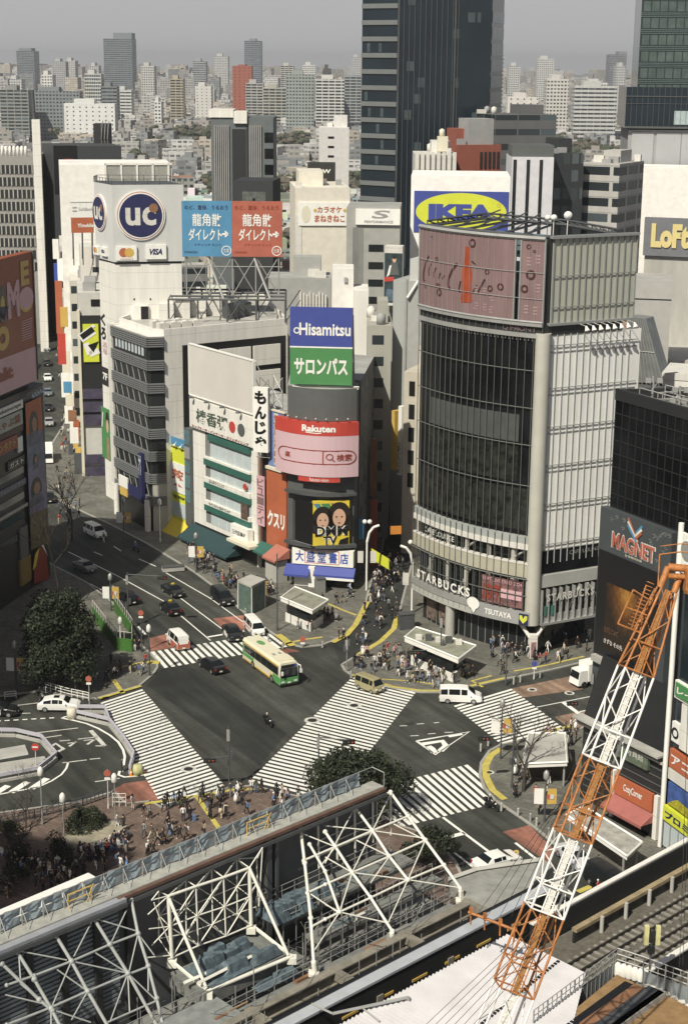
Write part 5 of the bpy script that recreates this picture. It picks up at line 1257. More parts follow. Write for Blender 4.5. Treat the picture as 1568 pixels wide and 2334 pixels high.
Wl_=FW(1466,1600,545,262,259);r=WR(Wl_,1466,1600,498,585)
t=thing('lifestyle_store','angled grey signboard with big yellow letters on a concrete wedge building','shop',(*Wl_.p(3,0).xy,0))
f=MB();Wl_.box(f,r[0],r[1],r[2],r[3],-1.2,0);f.build('signboard',mat('slate board',(.16,.165,.18),.6,.12,.5),t)
h=r[3]-r[1]
text('sign_lettering','LoFt',Wl_,(r[0]+1.2,r[1]+h*.22,r[0]+7.2,r[1]+h*.86),.2,mat('pale yellow letters',(.66,.55,.25),.5,.05,1),t,bold=.06)
f=MB();mass(Wl_,.2,Wl_.L,0,r[1],8,f,0,0,-.6);f.build('wedge_wall',M['concrete'],t)
t,W,zt=blk('grey_tower_block','plain concrete tower block below the yellow lettered signboard',1447,1532,640,240,9,(.40,.39,.37),'none',-1,extra='bare')
f=MB();W.box(f,0,zt-2.8,W.L,zt-2.65,0,.06);f.build('joint',M['blackish'],t)
Wgw=FW(1428,1512,800,232,229);t=thing('glass_wedge','sloping dark glass wedge between the corner building and concrete tower','building',(*Wgw.p(2,0).xy,0))
b=MB();q=[Wgw.sz(*v)for v in((1432,722),(1470,727),(1512,872),(1425,872))]
pts=[Wgw.p(u,z)for u,z in q]+[Wgw.p(u,z,-3)for u,z in q]
b.add(pts,[(0,1,2,3),(7,6,5,4),(0,4,5,1),(1,5,6,2),(2,6,7,3),(3,7,4,0)],0)
b.build('glass',mat('grey wedge glass',(.16,.17,.17),.3,.2,.6),t)
b=MB()
for i in range(10):u0=q[3][0]+(q[2][0]-q[3][0])*i/9;b.tube(Wgw.p(u0,q[3][1],.05),Wgw.p(q[0][0]+(q[1][0]-q[0][0])*i/9,q[0][1],.05),.05,4)
b.tube(Wgw.p(q[3][0],(q[0][1]+q[3][1])/2,.06),Wgw.p((q[1][0]+q[2][0])/2,(q[0][1]+q[3][1])/2,.06),.08,4);b.build('glazing_bars',M['steel'],t)
b=MB();mass(Wgw,0,Wgw.L+1,0,q[3][1],5,b);b.build('base_wall',M['grey_dark'],t)
t,W,zt=blk('low_white_house','low white rooftop house with paired windows and grass behind',1510,1620,868,214,8,(.66,.63,.60),'none',-2,extra='bare')
for i in range(2):f=MB();W.box(f,.9+i*.95,zt-2.6,1.75+i*.95,zt-1.0,0,.06);f.build('window',M['glass_dark'],t)
f=MB();W.box(f,-.2,zt,W.L,zt+.9,-8,.1);f.build('parapet',M['offwhite'],t)
t,W,zt=blk('roof_garden_building','flat block with a green and ochre roof court below the signboard',1505,1640,822,246,26,(.45,.43,.40),'none',0,(.13,.14,.06),extra='bare')
f=MB();W.box(f,.5,zt,W.L,zt+1.2,-22,-18);f.build('teal_court',mat('teal court',(.04,.14,.13),.8,.2,.5),t)
t,W,zt=blk('alley_house','cream stone house with tall windows on the far side of the alley',921,962,848,238,18,(.50,.46,.38),'none',-1)
for i in range(5):f=MB();W.box(f,W.L*.30,zt-3.6-i*3.5,W.L*.62,zt-1.4-i*3.5,0,.08);f.build('window',M['glass_dark']if i else M['black'],t)
Wy=FW(905,919,1000,240,239);r=WR(Wy,911,919,925,1082);f=MB();Wy.box(f,r[0],r[1],r[2],r[3],-.5,.4);f.build('blade_sign',M['white_paint'],t)
f=MB();letters(f,'tefu lounge',lambda u,v:Wy.p(u,v,.45),0,0,1,1)if 0 else letters(f,'TEFULOUNGE',Wy.fn(.45),r[0]+.1,r[1]+.3,r[2]-.1,r[1]+5,0,0,vertical=True);f.build('sign_lettering',M['black'],t)
r=WR(Wy,900,905,935,1070);f=MB();Wy.box(f,r[0]-.2,r[1],r[2],r[3],-.5,.6);f.build('yellow_sign',M['gold'],t)
Wa=Wall(Vector((2.0,222.5)),Vector((6.8,266)))
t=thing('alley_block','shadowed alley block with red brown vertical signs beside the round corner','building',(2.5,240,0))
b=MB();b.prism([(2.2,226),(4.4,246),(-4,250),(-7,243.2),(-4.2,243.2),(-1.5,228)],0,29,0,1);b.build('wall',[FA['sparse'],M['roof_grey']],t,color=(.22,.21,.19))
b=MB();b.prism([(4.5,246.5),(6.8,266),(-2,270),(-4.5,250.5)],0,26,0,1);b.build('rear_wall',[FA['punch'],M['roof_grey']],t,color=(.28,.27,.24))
for y0,y1,yy,mm in((1000,1130,233,'rust'),(1140,1290,229.5,'red_dark'),(1020,1120,240,'grey_dark')):
 p=AT(851,(y0+y1)/2,yy);f=MB();f.obox(p.xy,(1,0),.55,.25,Z(p,y1),Z(p,y0));f.build('vertical_sign',M[mm],t)
p=AT(823,1205,224);f=MB();f.obox(p.xy,(1,0),.35,.2,Z(p,1228),Z(p,1182));f.build('small_blue_sign',M['sky_blue'],t)
Wbr=FW(838,880,850,246,262);f=MB();r=WR(Wbr,838,880,822,880);Wbr.box(f,r[0],r[1],r[2],r[3],-.5,0);f.build('roof_board_back',mat('board back grey',(.26,.29,.33),.5,.1,.5),t)
# ---------------------------------------------------------------- billboard corner building on the avenue
PB=G(116,1312);zt=Z(PB,580)
a0=G(0,588,Z(G(70,573,40),573))if 0 else None
Wx=Wall(PB-Vector((.246,.969))*30,PB);Wx.so=.3
t=thing('screen_building','dark corner building with a big orange billboard and wrapped poster column','building',(*PB,0))
zb0=Wx.sz(70,574)[1]
b=MB();mass(Wx,-30,Wx.L,0,Wx.sz(86,880)[1],18,b,0,1);mass(Wx,-30,Wx.sz(80,780)[0]-.4,Wx.sz(86,880)[1],39,18,b,0,1,-.8);b.build('wall',[M['blackish'],M['grey_dark']],t)  # upper mass and long unseen end added to cast the road shadow
sR=Wx.sz(82,780)[0];sL=-6
zz0,zz1,zz2=Wx.sz(80,868)[1],Wx.sz(80,790)[1],Wx.sz(70,574)[1]
b=MB();Wx.box(b,sL,zz1,sR,zz2,-1.0,.3);b.build('billboard',mat('billboard burnt orange',(.27,.065,.022),.5,.1,.3),t)
b=MB();Wx.box(b,sL,zz0,sR,zz1,-1.0,.3);b.build('billboard_foot',M['pink'],t)
b=MB();Wx.box(b,sR,zz0,sR+.2,zz2+.1,-1.0,.45);b.build('billboard_frame',M['grey_dark'],t)
def bxt(body,x0,x1,y0,y1,m,bold=.05):
 r=WR(Wx,x0,x1,y0,y1);f=MB();letters(f,body,Wx.fn(.36),r[0],r[1],r[2],r[3],0,bold);f.build('billboard_lettering',M[m],t)
bxt('O',-4,17,650,740,'black',.06);bxt('M',17,45,640,725,'pink');bxt('E',47,66,594,650,'gold');bxt('E',47,66,650,650.1,'gold')if 0 else None
bxt('O',-10,22,738+5,800,'gold',.08)
def bpoly(pts,m,off=.36):
 f=MB();f.poly([Wx.p(*Wx.sz(*q),off)for q in pts]);f.build('billboard_shape',M[m],t)
bpoly([(-2,700),(6,670),(21,697)],'gold');bpoly([(-2,700),(21,697),(10,730),(-2,722)],'navy')
f=MB();u,z=Wx.sz(60,685);Wx.disc(f,u,z,2.2,.3,.37,0,20,1.55);f.build('billboard_disc',M['gold'],t)
f=MB();u,z=Wx.sz(60,679);Wx.disc(f,u,z,2.2,.3,.39,0,20,1.5);f.build('billboard_disc',M['pink'],t)
f=MB()
for i in range(9):u0,z0=Wx.sz(50,733+i*5.4);u1,_=Wx.sz(74,730+i*5.4);Wx.box(f,u0,z0-.06,u1,z0+.04,.3,.35)
f.build('billboard_small_print',M['pink'],t)
bxt('alt',-8,31,838,868,'red_dark',.06)
b=MB();r=WR(Wx,-20,86,893,905)
for i in range(5):u,z=Wx.sz(62+i*6,900-i*4);b.tube(Wx.p(u,z,.2),Wx.p(u,z+.2,1.1),.04,4);b.tube(Wx.p(u,z+.25,1.1),Wx.p(u,z-.35,1.3),.08,6,0,.28)
b.build('sign_lamps',M['glass_pale'],t)
def sp(x0,x1,y0,y1,m,name='shop_sign',off=.25,body=None,tm='black',bold=.02,pad=.2):
 r=WR(Wx,x0,x1,y0,y1);f=MB();Wx.box(f,r[0],r[1],r[2],r[3],0,off);f.build(name,M[m]if isinstance(m,str)else m,t)
 if body:
  f=MB();h=r[3]-r[1];w_=r[2]-r[0];letters(f,body,Wx.fn(off+.05),r[0]+w_*.08,r[1]+h*pad,r[2]-w_*.08,r[3]-h*pad,0,bold);f.build('sign_lettering',M[tm],t)
sp(-14,55,925,944,'white_paint',body='Nakamuraya',tm='black');sp(-14,54,948,982,mat('pale sage',(.42,.47,.40),.6,.15,.5),body='しゃぶ葉',tm='red_dark',bold=.02)
sp(-14,55,983,996,mat('brown strip',(.10,.06,.05),.6,.2,.5));sp(-14,42,1002,1034,'red_dark',body='コンタクト',tm='gold')
sp(43,54,995,1030,'glass_pale','window');sp(20,58,1045,1066,'blackish',body='ガスト',tm='white_paint')
sp(-14,62,1108,1122,mat('slate blue fascia',(.10,.12,.19),.5,.15,.5),body='カフェレストラン',tm='steel')
for y in(1080,1140,1185,1230):sp(-14,60,y,y+16,'glass_navy','window_band',.1)
sp(-14,64,1167,1174,'steel','ledge',.4);sp(48,66,1200,1290,mat('grey pier',(.13,.13,.13),.6,.1,.5),'pier',.3);sp(48,72,1270,1330,mat('dull gold pier',(.26,.18,.05),.5,.2,.5),'pier',.35)
q=[(57,925),(92,905),(112,1235),(72,1260)]
def pcol(y0,y1,m,i):
 f=MB();e=lambda y:(57+(y-925)/335*14,92+(y-905)/330*20)
 a,c=e(y0),e(y1);pts=[(a[0],y0+8),(a[1],y0-8),(c[1],y1-8),(c[0],y1+8)]
 f.poly([Wx.p(*Wx.sz(*v),.42)for v in pts]);f.build('poster_panel',m,t)
pcol(912,985,M['orange_red'],0);pcol(985,1060,mat('poster denim',(.12,.14,.24),.5,.5,.5),1);pcol(1060,1165,mat('poster lilac',(.17,.16,.27),.5,.35,.4),2);pcol(1165,1245,mat('poster olive',(.15,.12,.06),.5,.6,.5),3)
def pfig(x,y,rx,rz,hair=True):
 u,z=Wx.sz(x,y);f=MB();Wx.disc(f,u,z-rz*.2,rx*1.25,.42,.45,1,16,rz*1.9);Wx.flat(f,[(u-rx*1.9,z-rz*2.6),(u+rx*1.9,z-rz*2.6),(u+rx*.9,z-rz*.9),(u-rx*.9,z-rz*.9)],.46,2);Wx.disc(f,u+rx*.1,z,rx*.72,.42,.48,0,16,rz*.95);f.build('poster_face',[mat('poster skin',(.30,.17,.115),.5,.2,1),M['hair'],mat('poster cloth',(.09,.10,.16),.5,.5,1.2)],t)
pfig(76,967,1.1,1.1);pfig(82,1112,1.4,.9);pfig(80,1048,.6,.5)
bpoly([(75,1290),(90,1245),(104,1262),(110,1320),(76,1330)],'red_dark',.5);bpoly([(92,1243),(97,1241),(108,1270),(104,1262)],'white_paint',.52);bpoly([(72,1300),(78,1262),(88,1247),(80,1290)],'yellow',.52)
bxt('まる',88,96,1262,1305,'white_paint',.01)
# ---------------------------------------------------------------- right hand row of the avenue
AV=Vector((-.172,.985))
def av_block(name,label,Y,x0,wd,yt,dep,col,style='none',seed=0):
 p=AT(x0,yt,Y);P=p.xy;zt=p.z
 q=[P,P+Vector((wd,wd*.15)),P+Vector((wd,wd*.15))+AV*dep,P+AV*dep]
 t=thing(name,label,'building',(*P,0));b=MB();b.prism(q,0,zt,0,1);b.build('wall',[FA.get(style)or OBJWALL,OBJROOF],t,color=col)
 rg=random.Random(seed)
 for i in range(4):f=MB();c=P+Vector((rg.uniform(1,wd-1),1))+AV*rg.uniform(1,dep-2);ac_unit(f,(*c,zt),rg.uniform(1,2.4),1.3,rg.uniform(.8,2.6));f.build('roof_unit',M['offwhite']if i%2 else M['grey'],t)
 BLD.append(([v.to_3d()for v in q],Y));return t,Wall(q[0],q[1]),Wall(q[3],q[0]),zt
t,W,V,zt=av_block('lime_sign_building','grey building with a lime and black sign and purple floors',284,178,12,667,16,(.55,.54,.50),'none',1)
f=MB();W.box(f,0,10,W.L,zt-4,0,.2);f.build('dark_front',M['blackish'],t)
r=WR(W,184,226,738,824);f=MB();W.box(f,r[0]+.5,r[1],r[2],r[3],.2,.5);f.build('lime_sign',M['lime'],t)
f=MB();w_,h=r[2]-r[0],r[3]-r[1];W.stroke(f,[(r[0],r[1]+h*.62),(r[0]+w_*.75,r[1]+h*.85)],1.6,.55,0);W.stroke(f,[(r[0]+w_*.3,r[1]+h*.5),(r[0]+w_*.5,r[1]+h*.2),(r[2],r[1]+h*.3)],1.0,.55,0);W.flat(f,[(r[0]+w_*.4,r[1]+h*.45),(r[2],r[1]+h*.55),(r[0]+w_*.7,r[1]+h*.25)],.56,1);W.stroke(f,[(r[0],r[1]+h*.72),(r[0]+w_*.8,r[1]+h*.97)],.5,.56,0)
f.build('sign_mark',[M['white_paint'],M['black']],t)
f=MB();W.stroke(f,[(r[0]+.2,r[1]+h*.66),(r[0]+w_*.72,r[1]+h*.88)],1.0,.6);f.build('sign_mark',M['black'],t)
r=WR(W,212,226,676,690)
f=MB();W.box(f,2.2,zt-2.4,4.6,zt-1.2,0,.1);f.build('window',M['black'],t)
for i,y in enumerate((886,916,945,1035,1063)):
 f=MB();rr=WR(W,182,232,y,y+22);W.box(f,.2,rr[1],W.L,rr[3],.2,.5);f.build('purple_panel',mat('dark purple panel',(.06,.05,.085),.6,.5,.6),t)
f=MB();rr=WR(W,184,232,1083,1096);awning(W,.2,5,rr[1],rr[3],1.6,M['lime'],t)
f=MB();W.box(f,-.3,0,.2,zt-3,0,.5);f.build('pale_corner',M['cream'],t)
t,W,V,zt=av_block('avenue_white_house','white rendered block with rooftop masts behind the lime sign building',306,183,12,563,14,(.68,.65,.60),'sparse',2)
t,W,V,zt=av_block('avenue_office','cream narrow office with stacked tenants signs along the avenue',330,160,9,640,18,(.60,.57,.50),'strip',3)
t,W,V,zt=av_block('avenue_tiled_block','tall thin tiled block with grey netting beside the phone board',352,148,8,495,16,(.56,.55,.52),'punch',4)
t,W,V,zt=av_block('avenue_far_block','pale block at the bend of the avenue with red pole sign',392,136,9,560,24,(.60,.58,.54),'strip',5)
t,W,V,zt=av_block('avenue_end_block','beige low block closing the far end of the avenue row',455,124,12,560,40,(.50,.48,.44),'punch',6)
sg=[(136,640,760,345,'orange_red'),(142,760,830,312,'red'),(150,850,905,300,'white_paint'),(158,925,965,292,'white_paint'),(160,900,925,292,'cream'),(166,935,960,287,'rust'),(170,975,1010,284,'white_paint'),(152,800,850,318,'cream'),(147,700,745,330,'gold'),(140,590,640,360,'white_paint'),(131,600,640,400,'blue'),(155,870,895,297,'sky_blue'),(128,545,590,410,'white_paint')]
for i,(x,y0,y1,Y,mm)in enumerate(sg):
 p=AT(x,(y0+y1)/2,Y);f=MB();f.obox(p.xy,(1,.1),.75,.22,Z(p,y1),Z(p,y0));o=f.build('blade_sign',M[mm])
 tag(o,'%s upright blade sign on the avenue row, %s'%({'orange_red':'long orange red','red':'bright red','white_paint':'white','cream':'cream','rust':'brown','gold':'ochre','blue':'dark blue','sky_blue':'light blue'}[mm],('above the far cars','beside the white delivery truck','next to the card tower foot','below the lime sign','over the crowded kerb','by the phone board','under the tiled block','above the lime sign','at the bend','near the lattice hall','past the mast','above the crowd','farthest along')[i]),'sign','blade signs along the avenue')
rq=random.Random(15)
for i in range(26):
 y=560+i*20;x=126+(y-560)*.085+rq.uniform(-4,14);Y=420-(y-560)*.27;p=AT(x,y,max(284,Y));mm=('white_paint','cream','orange_red','gold','glass_pale','steel_dark','red')[rq.choice((0,0,1,2,3,4,5,6))];h=rq.uniform(.6,2.4);f=MB();f.obox(p.xy,(1,.1),rq.uniform(.4,.7),.15,p.z-h,p.z+h);o=f.build('sign_plate',M[mm])
 tag(o,'small %s sign plate in the stack of signs along the avenue row'%mm.replace('_paint','').replace('glass_pale','pale blue').replace('steel_dark','dark grey').replace('_',' '),'sign','sign plates along the avenue row')
# ---------------------------------------------------------------- black corner store with the red letters
MA,MBp=G(1363,1652),G(1512,1945)
MBp=MA+Vector((9.5,-17.0))
Wmg=Wall(MA,MBp)
Wlo=Wall(Vector((24.3,152.3)),Vector((30.8,142.4)))
zr=Z(MA,911)
t=thing('black_store','black glazed store with red outlined letters and a striped emblem on slate boards','building',(*MA,0))
b=MB();b.prism([MA,MBp,MBp+Vector((25,4)),MA+Vector((30,6))],0,zr,0,1);b.build('wall',[M['glass_black'],M['concrete_dark']],t)
f=MB();zz=Wmg.sz(1460,1180)[1]
for i in range(8):z=zz+(zr-zz)*i/8;Wmg.box(f,0,z,Wmg.L,z+.1,0,.07)
for i in range(17):u=Wmg.L*i/16;Wmg.box(f,u,zz,u+.09,zr,0,.07)
f.build('glazing_bars',mat('black bars',(.016,.016,.017),.6,0),t)
f=MB();Wmg.box(f,-.1,zr,Wmg.L,zr+1.2,-.35,.1);q=[MA,MA+Vector((30,6))];f.obox((MA+Vector((15,3))),(30,6),15.3,.2,zr,zr+1.1);f.build('parapet',M['blackish'],t)
sE=Wmg.sz(1541,1300)[0]
zA=Wmg.sz(1460,1172)[1];zB_=Wmg.sz(1435,1618)[1]
zA,zB_=Wmg.sz(1379,1150)[1],Wmg.sz(1359,1600)[1]
sE=min(sE,Wmg.L)
f=MB();Wmg.box(f,-.5,zB_,sE,zA,0,.9);f.build('slate_board',mat('slate board dark',(.058,.066,.072),.6,.1,.3),t)
f=MB();zz1,zz0=Wmg.sz(1371,1312)[1],Wmg.sz(1366,1482)[1]
Wmg.box(f,-.3,zz0,sE-1.5,zz1+3.4,.9,1.0);f.build('black_inset',M['black'],t)
Wmg.so=.95
def mq(x,y):return Wmg.sz(x,y)
f=MB();r=WR(Wmg,1378,1478,1345,1500);a,c=r[0],r[2];n=34
for i in range(n):
 for j in range(n):
  u0,u1=a+(c-a)*i/n,a+(c-a)*(i+1)/n;z0,z1=r[1]+(r[3]-r[1])*j/n,r[1]+(r[3]-r[1])*(j+1)/n
  d=math.hypot((i-16)/17,(j-31)/24)+.06*math.sin(i*1.3)*math.sin(j*.9);Wmg.flat(f,[(u0,z0),(u1,z0),(u1,z1),(u0,z1)],1.05,min(6,int(d*7)))
f.build('picture_screen',[mat('amber picture %d'%i,c,.5,.25,.8)for i,c in enumerate(((.34,.17,.035),(.25,.115,.025),(.17,.072,.018),(.11,.046,.014),(.07,.032,.012),(.042,.022,.010),(.022,.014,.009)))],t)
def mtxt(body,x0,x1,y0,y1,off,m,bold=.02,name='sign_lettering'):
 r=WR(Wmg,x0,x1,y0,y1);f=MB();letters(f,body,Wmg.fn(off),r[0],r[1],r[2],r[3],0,bold);f.build(name,M[m],t)
mtxt('MAGNET',1392,1494,1228,1268,.95,'offwhite',.055);mtxt('MAGNET',1394,1492,1230,1266,1.0,'red_brick',.03)
mtxt('by SHIBUYA109',1424,1462,1270,1277,.97,'cream',.01)
u0,z0=mq(1446,1232);u1,z1=mq(1432,1186);um,zm_=mq(1446,1210);w_=abs(mq(1430,1210)[0]-mq(1463,1210)[0]);h=abs(mq(1446,1186)[1]-mq(1446,1234)[1])
f=MB()
for k,mm in((0,0),(.16,1),(.32,2)):
 Wmg.stroke(f,[(um-w_*.5,zm_+h*(.5-k)),(um+w_*.28-k*w_*.4,zm_-h*.5)],w_*.13,.97+k*.1,mm)
 Wmg.stroke(f,[(um+w_*.5,zm_+h*(.35-k)),(um+w_*.1,zm_-h*(.1+k*.8))],w_*.13,.99+k*.1,2-mm)
f.build('striped_emblem',[M['red_brick'],M['cream'],M['sky_blue']],t)
f=MB();rng=random.Random(6);r=WR(Wmg,1386,1530,1195,1260)
for i in range(26):
 u,z=rng.uniform(r[0],r[2]),rng.uniform(r[1]-.5,r[3])
 if abs(u-um)<w_*.9:continue
 letters(f,rng.choice('シフヤカッハトメラ'),Wmg.fn(.94),u,z,u+.55,z+.45)
f.build('board_small_letters',M['steel'],t)
mtxt('さがしてみて',1378,1410,1432,1446,1.1,'rust',.0);mtxt('きずな その先',1377,1420,1462,1474,1.1,'offwhite',.02)
f=MB();z=mq(1430,1532)[1];Wmg.box(f,0,z-.35,sE-1,z+.35,.9,1.6);f.build('pale_ledge',M['concrete'],t)
b=MB();zl_=9.2;b.prism([Wlo.a,Wlo.b,Wlo.b+Vector((9,5)),MBp+Vector((1.5,1)),MA+Vector((2,.5)),MA+Vector((.2,-.4))],0,zl_,0,0);b.build('podium',M['blackish'],t)
f=MB()
for a,o in((zl_-.2,1.2),(zl_-1.0,.5)):Wlo.box(f,-.4,a,Wlo.L-.1,a+.22,0,o)
f.build('canopy',M['concrete'],t)
f=MB()
for i in range(9):z=.9+i*.8;Wlo.box(f,.4,z,Wlo.L-.2,z+.06,0,.09)
f.build('cladding_joint',M['grey_dark'],t)
def lo(name,x0,x1,y0,y1,m,o0=.1,o1=.45):
 r=WR(Wlo,x0,x1,y0,y1);f=MB();Wlo.box(f,r[0],r[1],r[2],r[3],o0,o1);f.build(name,m,t);return r
lo('green_panel',1412,1484,1690,1738,mat('mottled green',(.12,.15,.11),.4,.5,1))
r=WR(Wlo,1436,1474,1706,1726);f=MB();letters(f,'写真館',Wlo.fn(.5),*r,0,.0);f.build('sign_lettering',M['offwhite'],t)
r=lo('red_shop_sign',1406,1494,1786,1828,M['orange_red'])
f=MB();h=r[3]-r[1];w_=r[2]-r[0];letters(f,'CozyCorner',Wlo.fn(.5),r[0]+w_*.25,r[1]+h*.3,r[2]-w_*.25,r[3]-h*.2,0,.02);f.build('sign_lettering',M['white_paint'],t)
awning(Wlo,r[0]-.3,r[2]+.2,r[1]-1.0,r[1]+.05,1.9,mat('dusty red awning',(.33,.115,.10),.7,.1,1),t)
f=MB();Wlo.box(f,r[0]-.5,.2,r[0]-.1,r[3]+.4,0,.5);Wlo.box(f,r[2]+.2,.2,r[2]+.7,r[3],0,.4);f.build('white_pier',M['white_warm'],t)
f=MB();Wlo.box(f,r[0],.2,r[2],r[1]-.2,.1,.2);f.build('shop_window',M['glass_dark'],t)
rng=random.Random(12)
for i in range(12):
 c=MA+Vector((rng.uniform(3,12),0))+(MBp-MA)*rng.uniform(.02,.8);f=MB()
 ac_unit(f,(*c,zr),rng.uniform(1,2.4),rng.uniform(.8,1.6),rng.uniform(.5,1.3),.1);f.build('roof_unit',M['offwhite']if i%3 else M['cream'],t)
for s_,o_,y1 in((3.5,2,858),(7.5,2,905),(9.5,3,915),(5.5,4,880)):
 p=Wmg.p(s_,zr,-o_);f=MB();f.tube((p.x,p.y,zr),(p.x,p.y,Z(p,y1)),.14,6)
 for d in(-.6,.6):f.tube((p.x,p.y,zr+1.6),(p.x+d,p.y-.3,Z(p,y1)-.4),.07,4);f.box(p.x+d-.28,p.y-.6,Z(p,y1)-.6,p.x+d+.28,p.y-.2,Z(p,y1)-.1)
 f.build('antenna_cluster',M['steel'],t)
f=MB()
for a,c in(((2,1.5),(17,1.5)),((2,5),(17,6)),((5,1.5),(6,9))):
 for hh in(.8,1.5):f.tube(Wmg.p(a[0],zr+hh,-a[1]),Wmg.p(c[0],zr+hh,-c[1]),.07,4)
 for k in range(5):p=Wmg.p(a[0]+(c[0]-a[0])*k/4,zr,-a[1]+(a[1]-c[1])*k/4);f.tube(p,p+Vector((0,0,1.5)),.06,4)
f.build('roof_piping',M['steel'],t)
Ws2=Wall(G(1513,1935),G(1610,2010))
t=thing('loan_building','corner block stacked with red, lime and white loan company boards and a white edge pole','building',(*Ws2.p(0,0).xy,0))
zt2=Ws2.sz(1556,1215)[1]
b=MB();mass(Ws2,.2,Ws2.L,0,zt2,14,b,0,1);b.build('wall',[M['glass_navy'],M['concrete']],t)
b=MB();b.tube(Ws2.p(-.3,.2,.3),Ws2.p(-.3,zt2+1.0,.3),.26,8);b.build('edge_pole',M['white_paint'],t)
def s2(x0,x1,y0,y1,m,body=None,tm='white_paint',off=.35,name='board',bold=.03):
 r=WR(Ws2,x0,x1,y0,y1);f=MB();Ws2.box(f,r[0],r[1],r[2],r[3],0,off);f.build(name,M[m]if isinstance(m,str)else m,t)
 if body:
  f=MB();h=r[3]-r[1];letters(f,body,Ws2.fn(off+.05),r[0]+.35,r[1]+h*.25,r[0]+.35+(r[2]-r[0])*.9,r[3]-h*.22,0,bold);f.build('sign_lettering',M[tm],t)
 return r
s2(1552,1600,1220,1312,'white_paint');r=WR(Ws2,1558,1600,1240,1275);f=MB();Ws2.disc(f,r[0]+1,(r[1]+r[3])/2,.9,.35,.45);f.build('emblem',M['steel'],t)
s2(1543,1610,1566,1608,'white_paint');s2(1547,1610,1570,1602,'green_sign','レイク','white_paint',.5)
s2(1537,1555,1646,1692,'white_paint');r=WR(Ws2,1539,1553,1655,1684);f=MB();Ws2.ring(f,(r[0]+r[2])/2,(r[1]+r[3])/2,.34,.55,.42);f.build('ring_emblem',M['black'],t)
s2(1556,1610,1616,1724,'white_warm');s2(1530,1610,1728,1772,'orange_red','アコム','white_paint');s2(1527,1610,1774,1800,'offwhite')
s2(1526,1610,1806,1858,mat('sky picture',(.05,.10,.30),.5,.5,.8));r=WR(Ws2,1527,1610,1834,1858);f=MB();Ws2.flat(f,[(r[0],r[1]),(r[2],r[1]),(r[2],r[3]-.4),(r[0]+1.6,r[3]),(r[0]+.7,r[3]-.5)],.4);f.build('picture_flowers',mat('yellow flowers',(.38,.34,.03),.6,.5,3),t)
s2(1520,1610,1862,1896,'lime','プロミス','navy',.6,bold=.04);s2(1516,1610,1900,1960,'glass_pale',None,name='shop_window')
f=MB()
for i in range(5):u=i*1.3;Ws2.box(f,u,.1,u+.1,4,.36,.45)
f.build('window_bars',M['steel'],t)
# ---------------------------------------------------------------- the rest of the city: individual blocks, then the far mass
def px_of(P,z=15):return PR((P[0],P[1],z))
rng=random.Random(21)
WALLC=[((.66,.64,.60),'white'),((.56,.54,.50),'pale grey'),((.60,.55,.46),'cream'),((.42,.41,.39),'mid grey'),((.46,.40,.32),'beige'),((.22,.22,.22),'dark grey'),((.34,.22,.16),'brown tiled'),((.74,.73,.70),'bright white'),((.33,.34,.31),'greenish grey'),((.50,.49,.52),'lavender grey')]
ROOFC=[((.38,.37,.35),'grey roof'),((.52,.51,.48),'pale roof'),((.20,.22,.21),'dark roof'),((.16,.24,.19),'green roof'),((.33,.16,.11),'rust red roof'),((.28,.33,.36),'blue grey roof')]
STY=[('punch','small windows'),('strip','ribbon windows'),('balcony','balcony bands'),('grid','gridded front'),('sparse','blank walls')]
LMK=[(60,'the white mast'),(170,'the phone board'),(310,'the card tower'),(430,'the ribbed office'),(530,'the twin rooftop boards'),(640,'the dark block'),(730,'the karaoke board'),(790,'the stair tower'),(850,'the sports shop'),(905,'the glass tower flank'),(1000,'the pleated block'),(1100,'the brick block'),(1200,'the striped office'),(1300,'the dark glazed block'),(1380,'the balcony flats'),(1480,'the green glass tower')]
used=set()
def occupied(P,w,d):
 for q,Y in BLD:
  xs=[v[0]for v in q];ys=[v[1]for v in q]
  if P[0]+w/2>min(xs)-1.0 and P[0]-w/2<max(xs)+1.0 and P[1]+d>min(ys)-1.0 and P[1]<max(ys)+1.0:return True
 return False
def in_avenue(P,w,d=0):
 for y in(P[1],P[1]+d):
  cx=-62-(y-359)*.187 if y>359 else-43-(y-226)*.165
  if abs(P[0]-cx)<12+w/2:return True
 return False
KEEP=[(-48,200,12,300),(-5,180,70,270),(12,225,60,262)]
BLD+=[([(-45,205),(-24,300)],0),([(-40,245),(12,300)],0),([(5,180),(75,235)],0)]
count=0
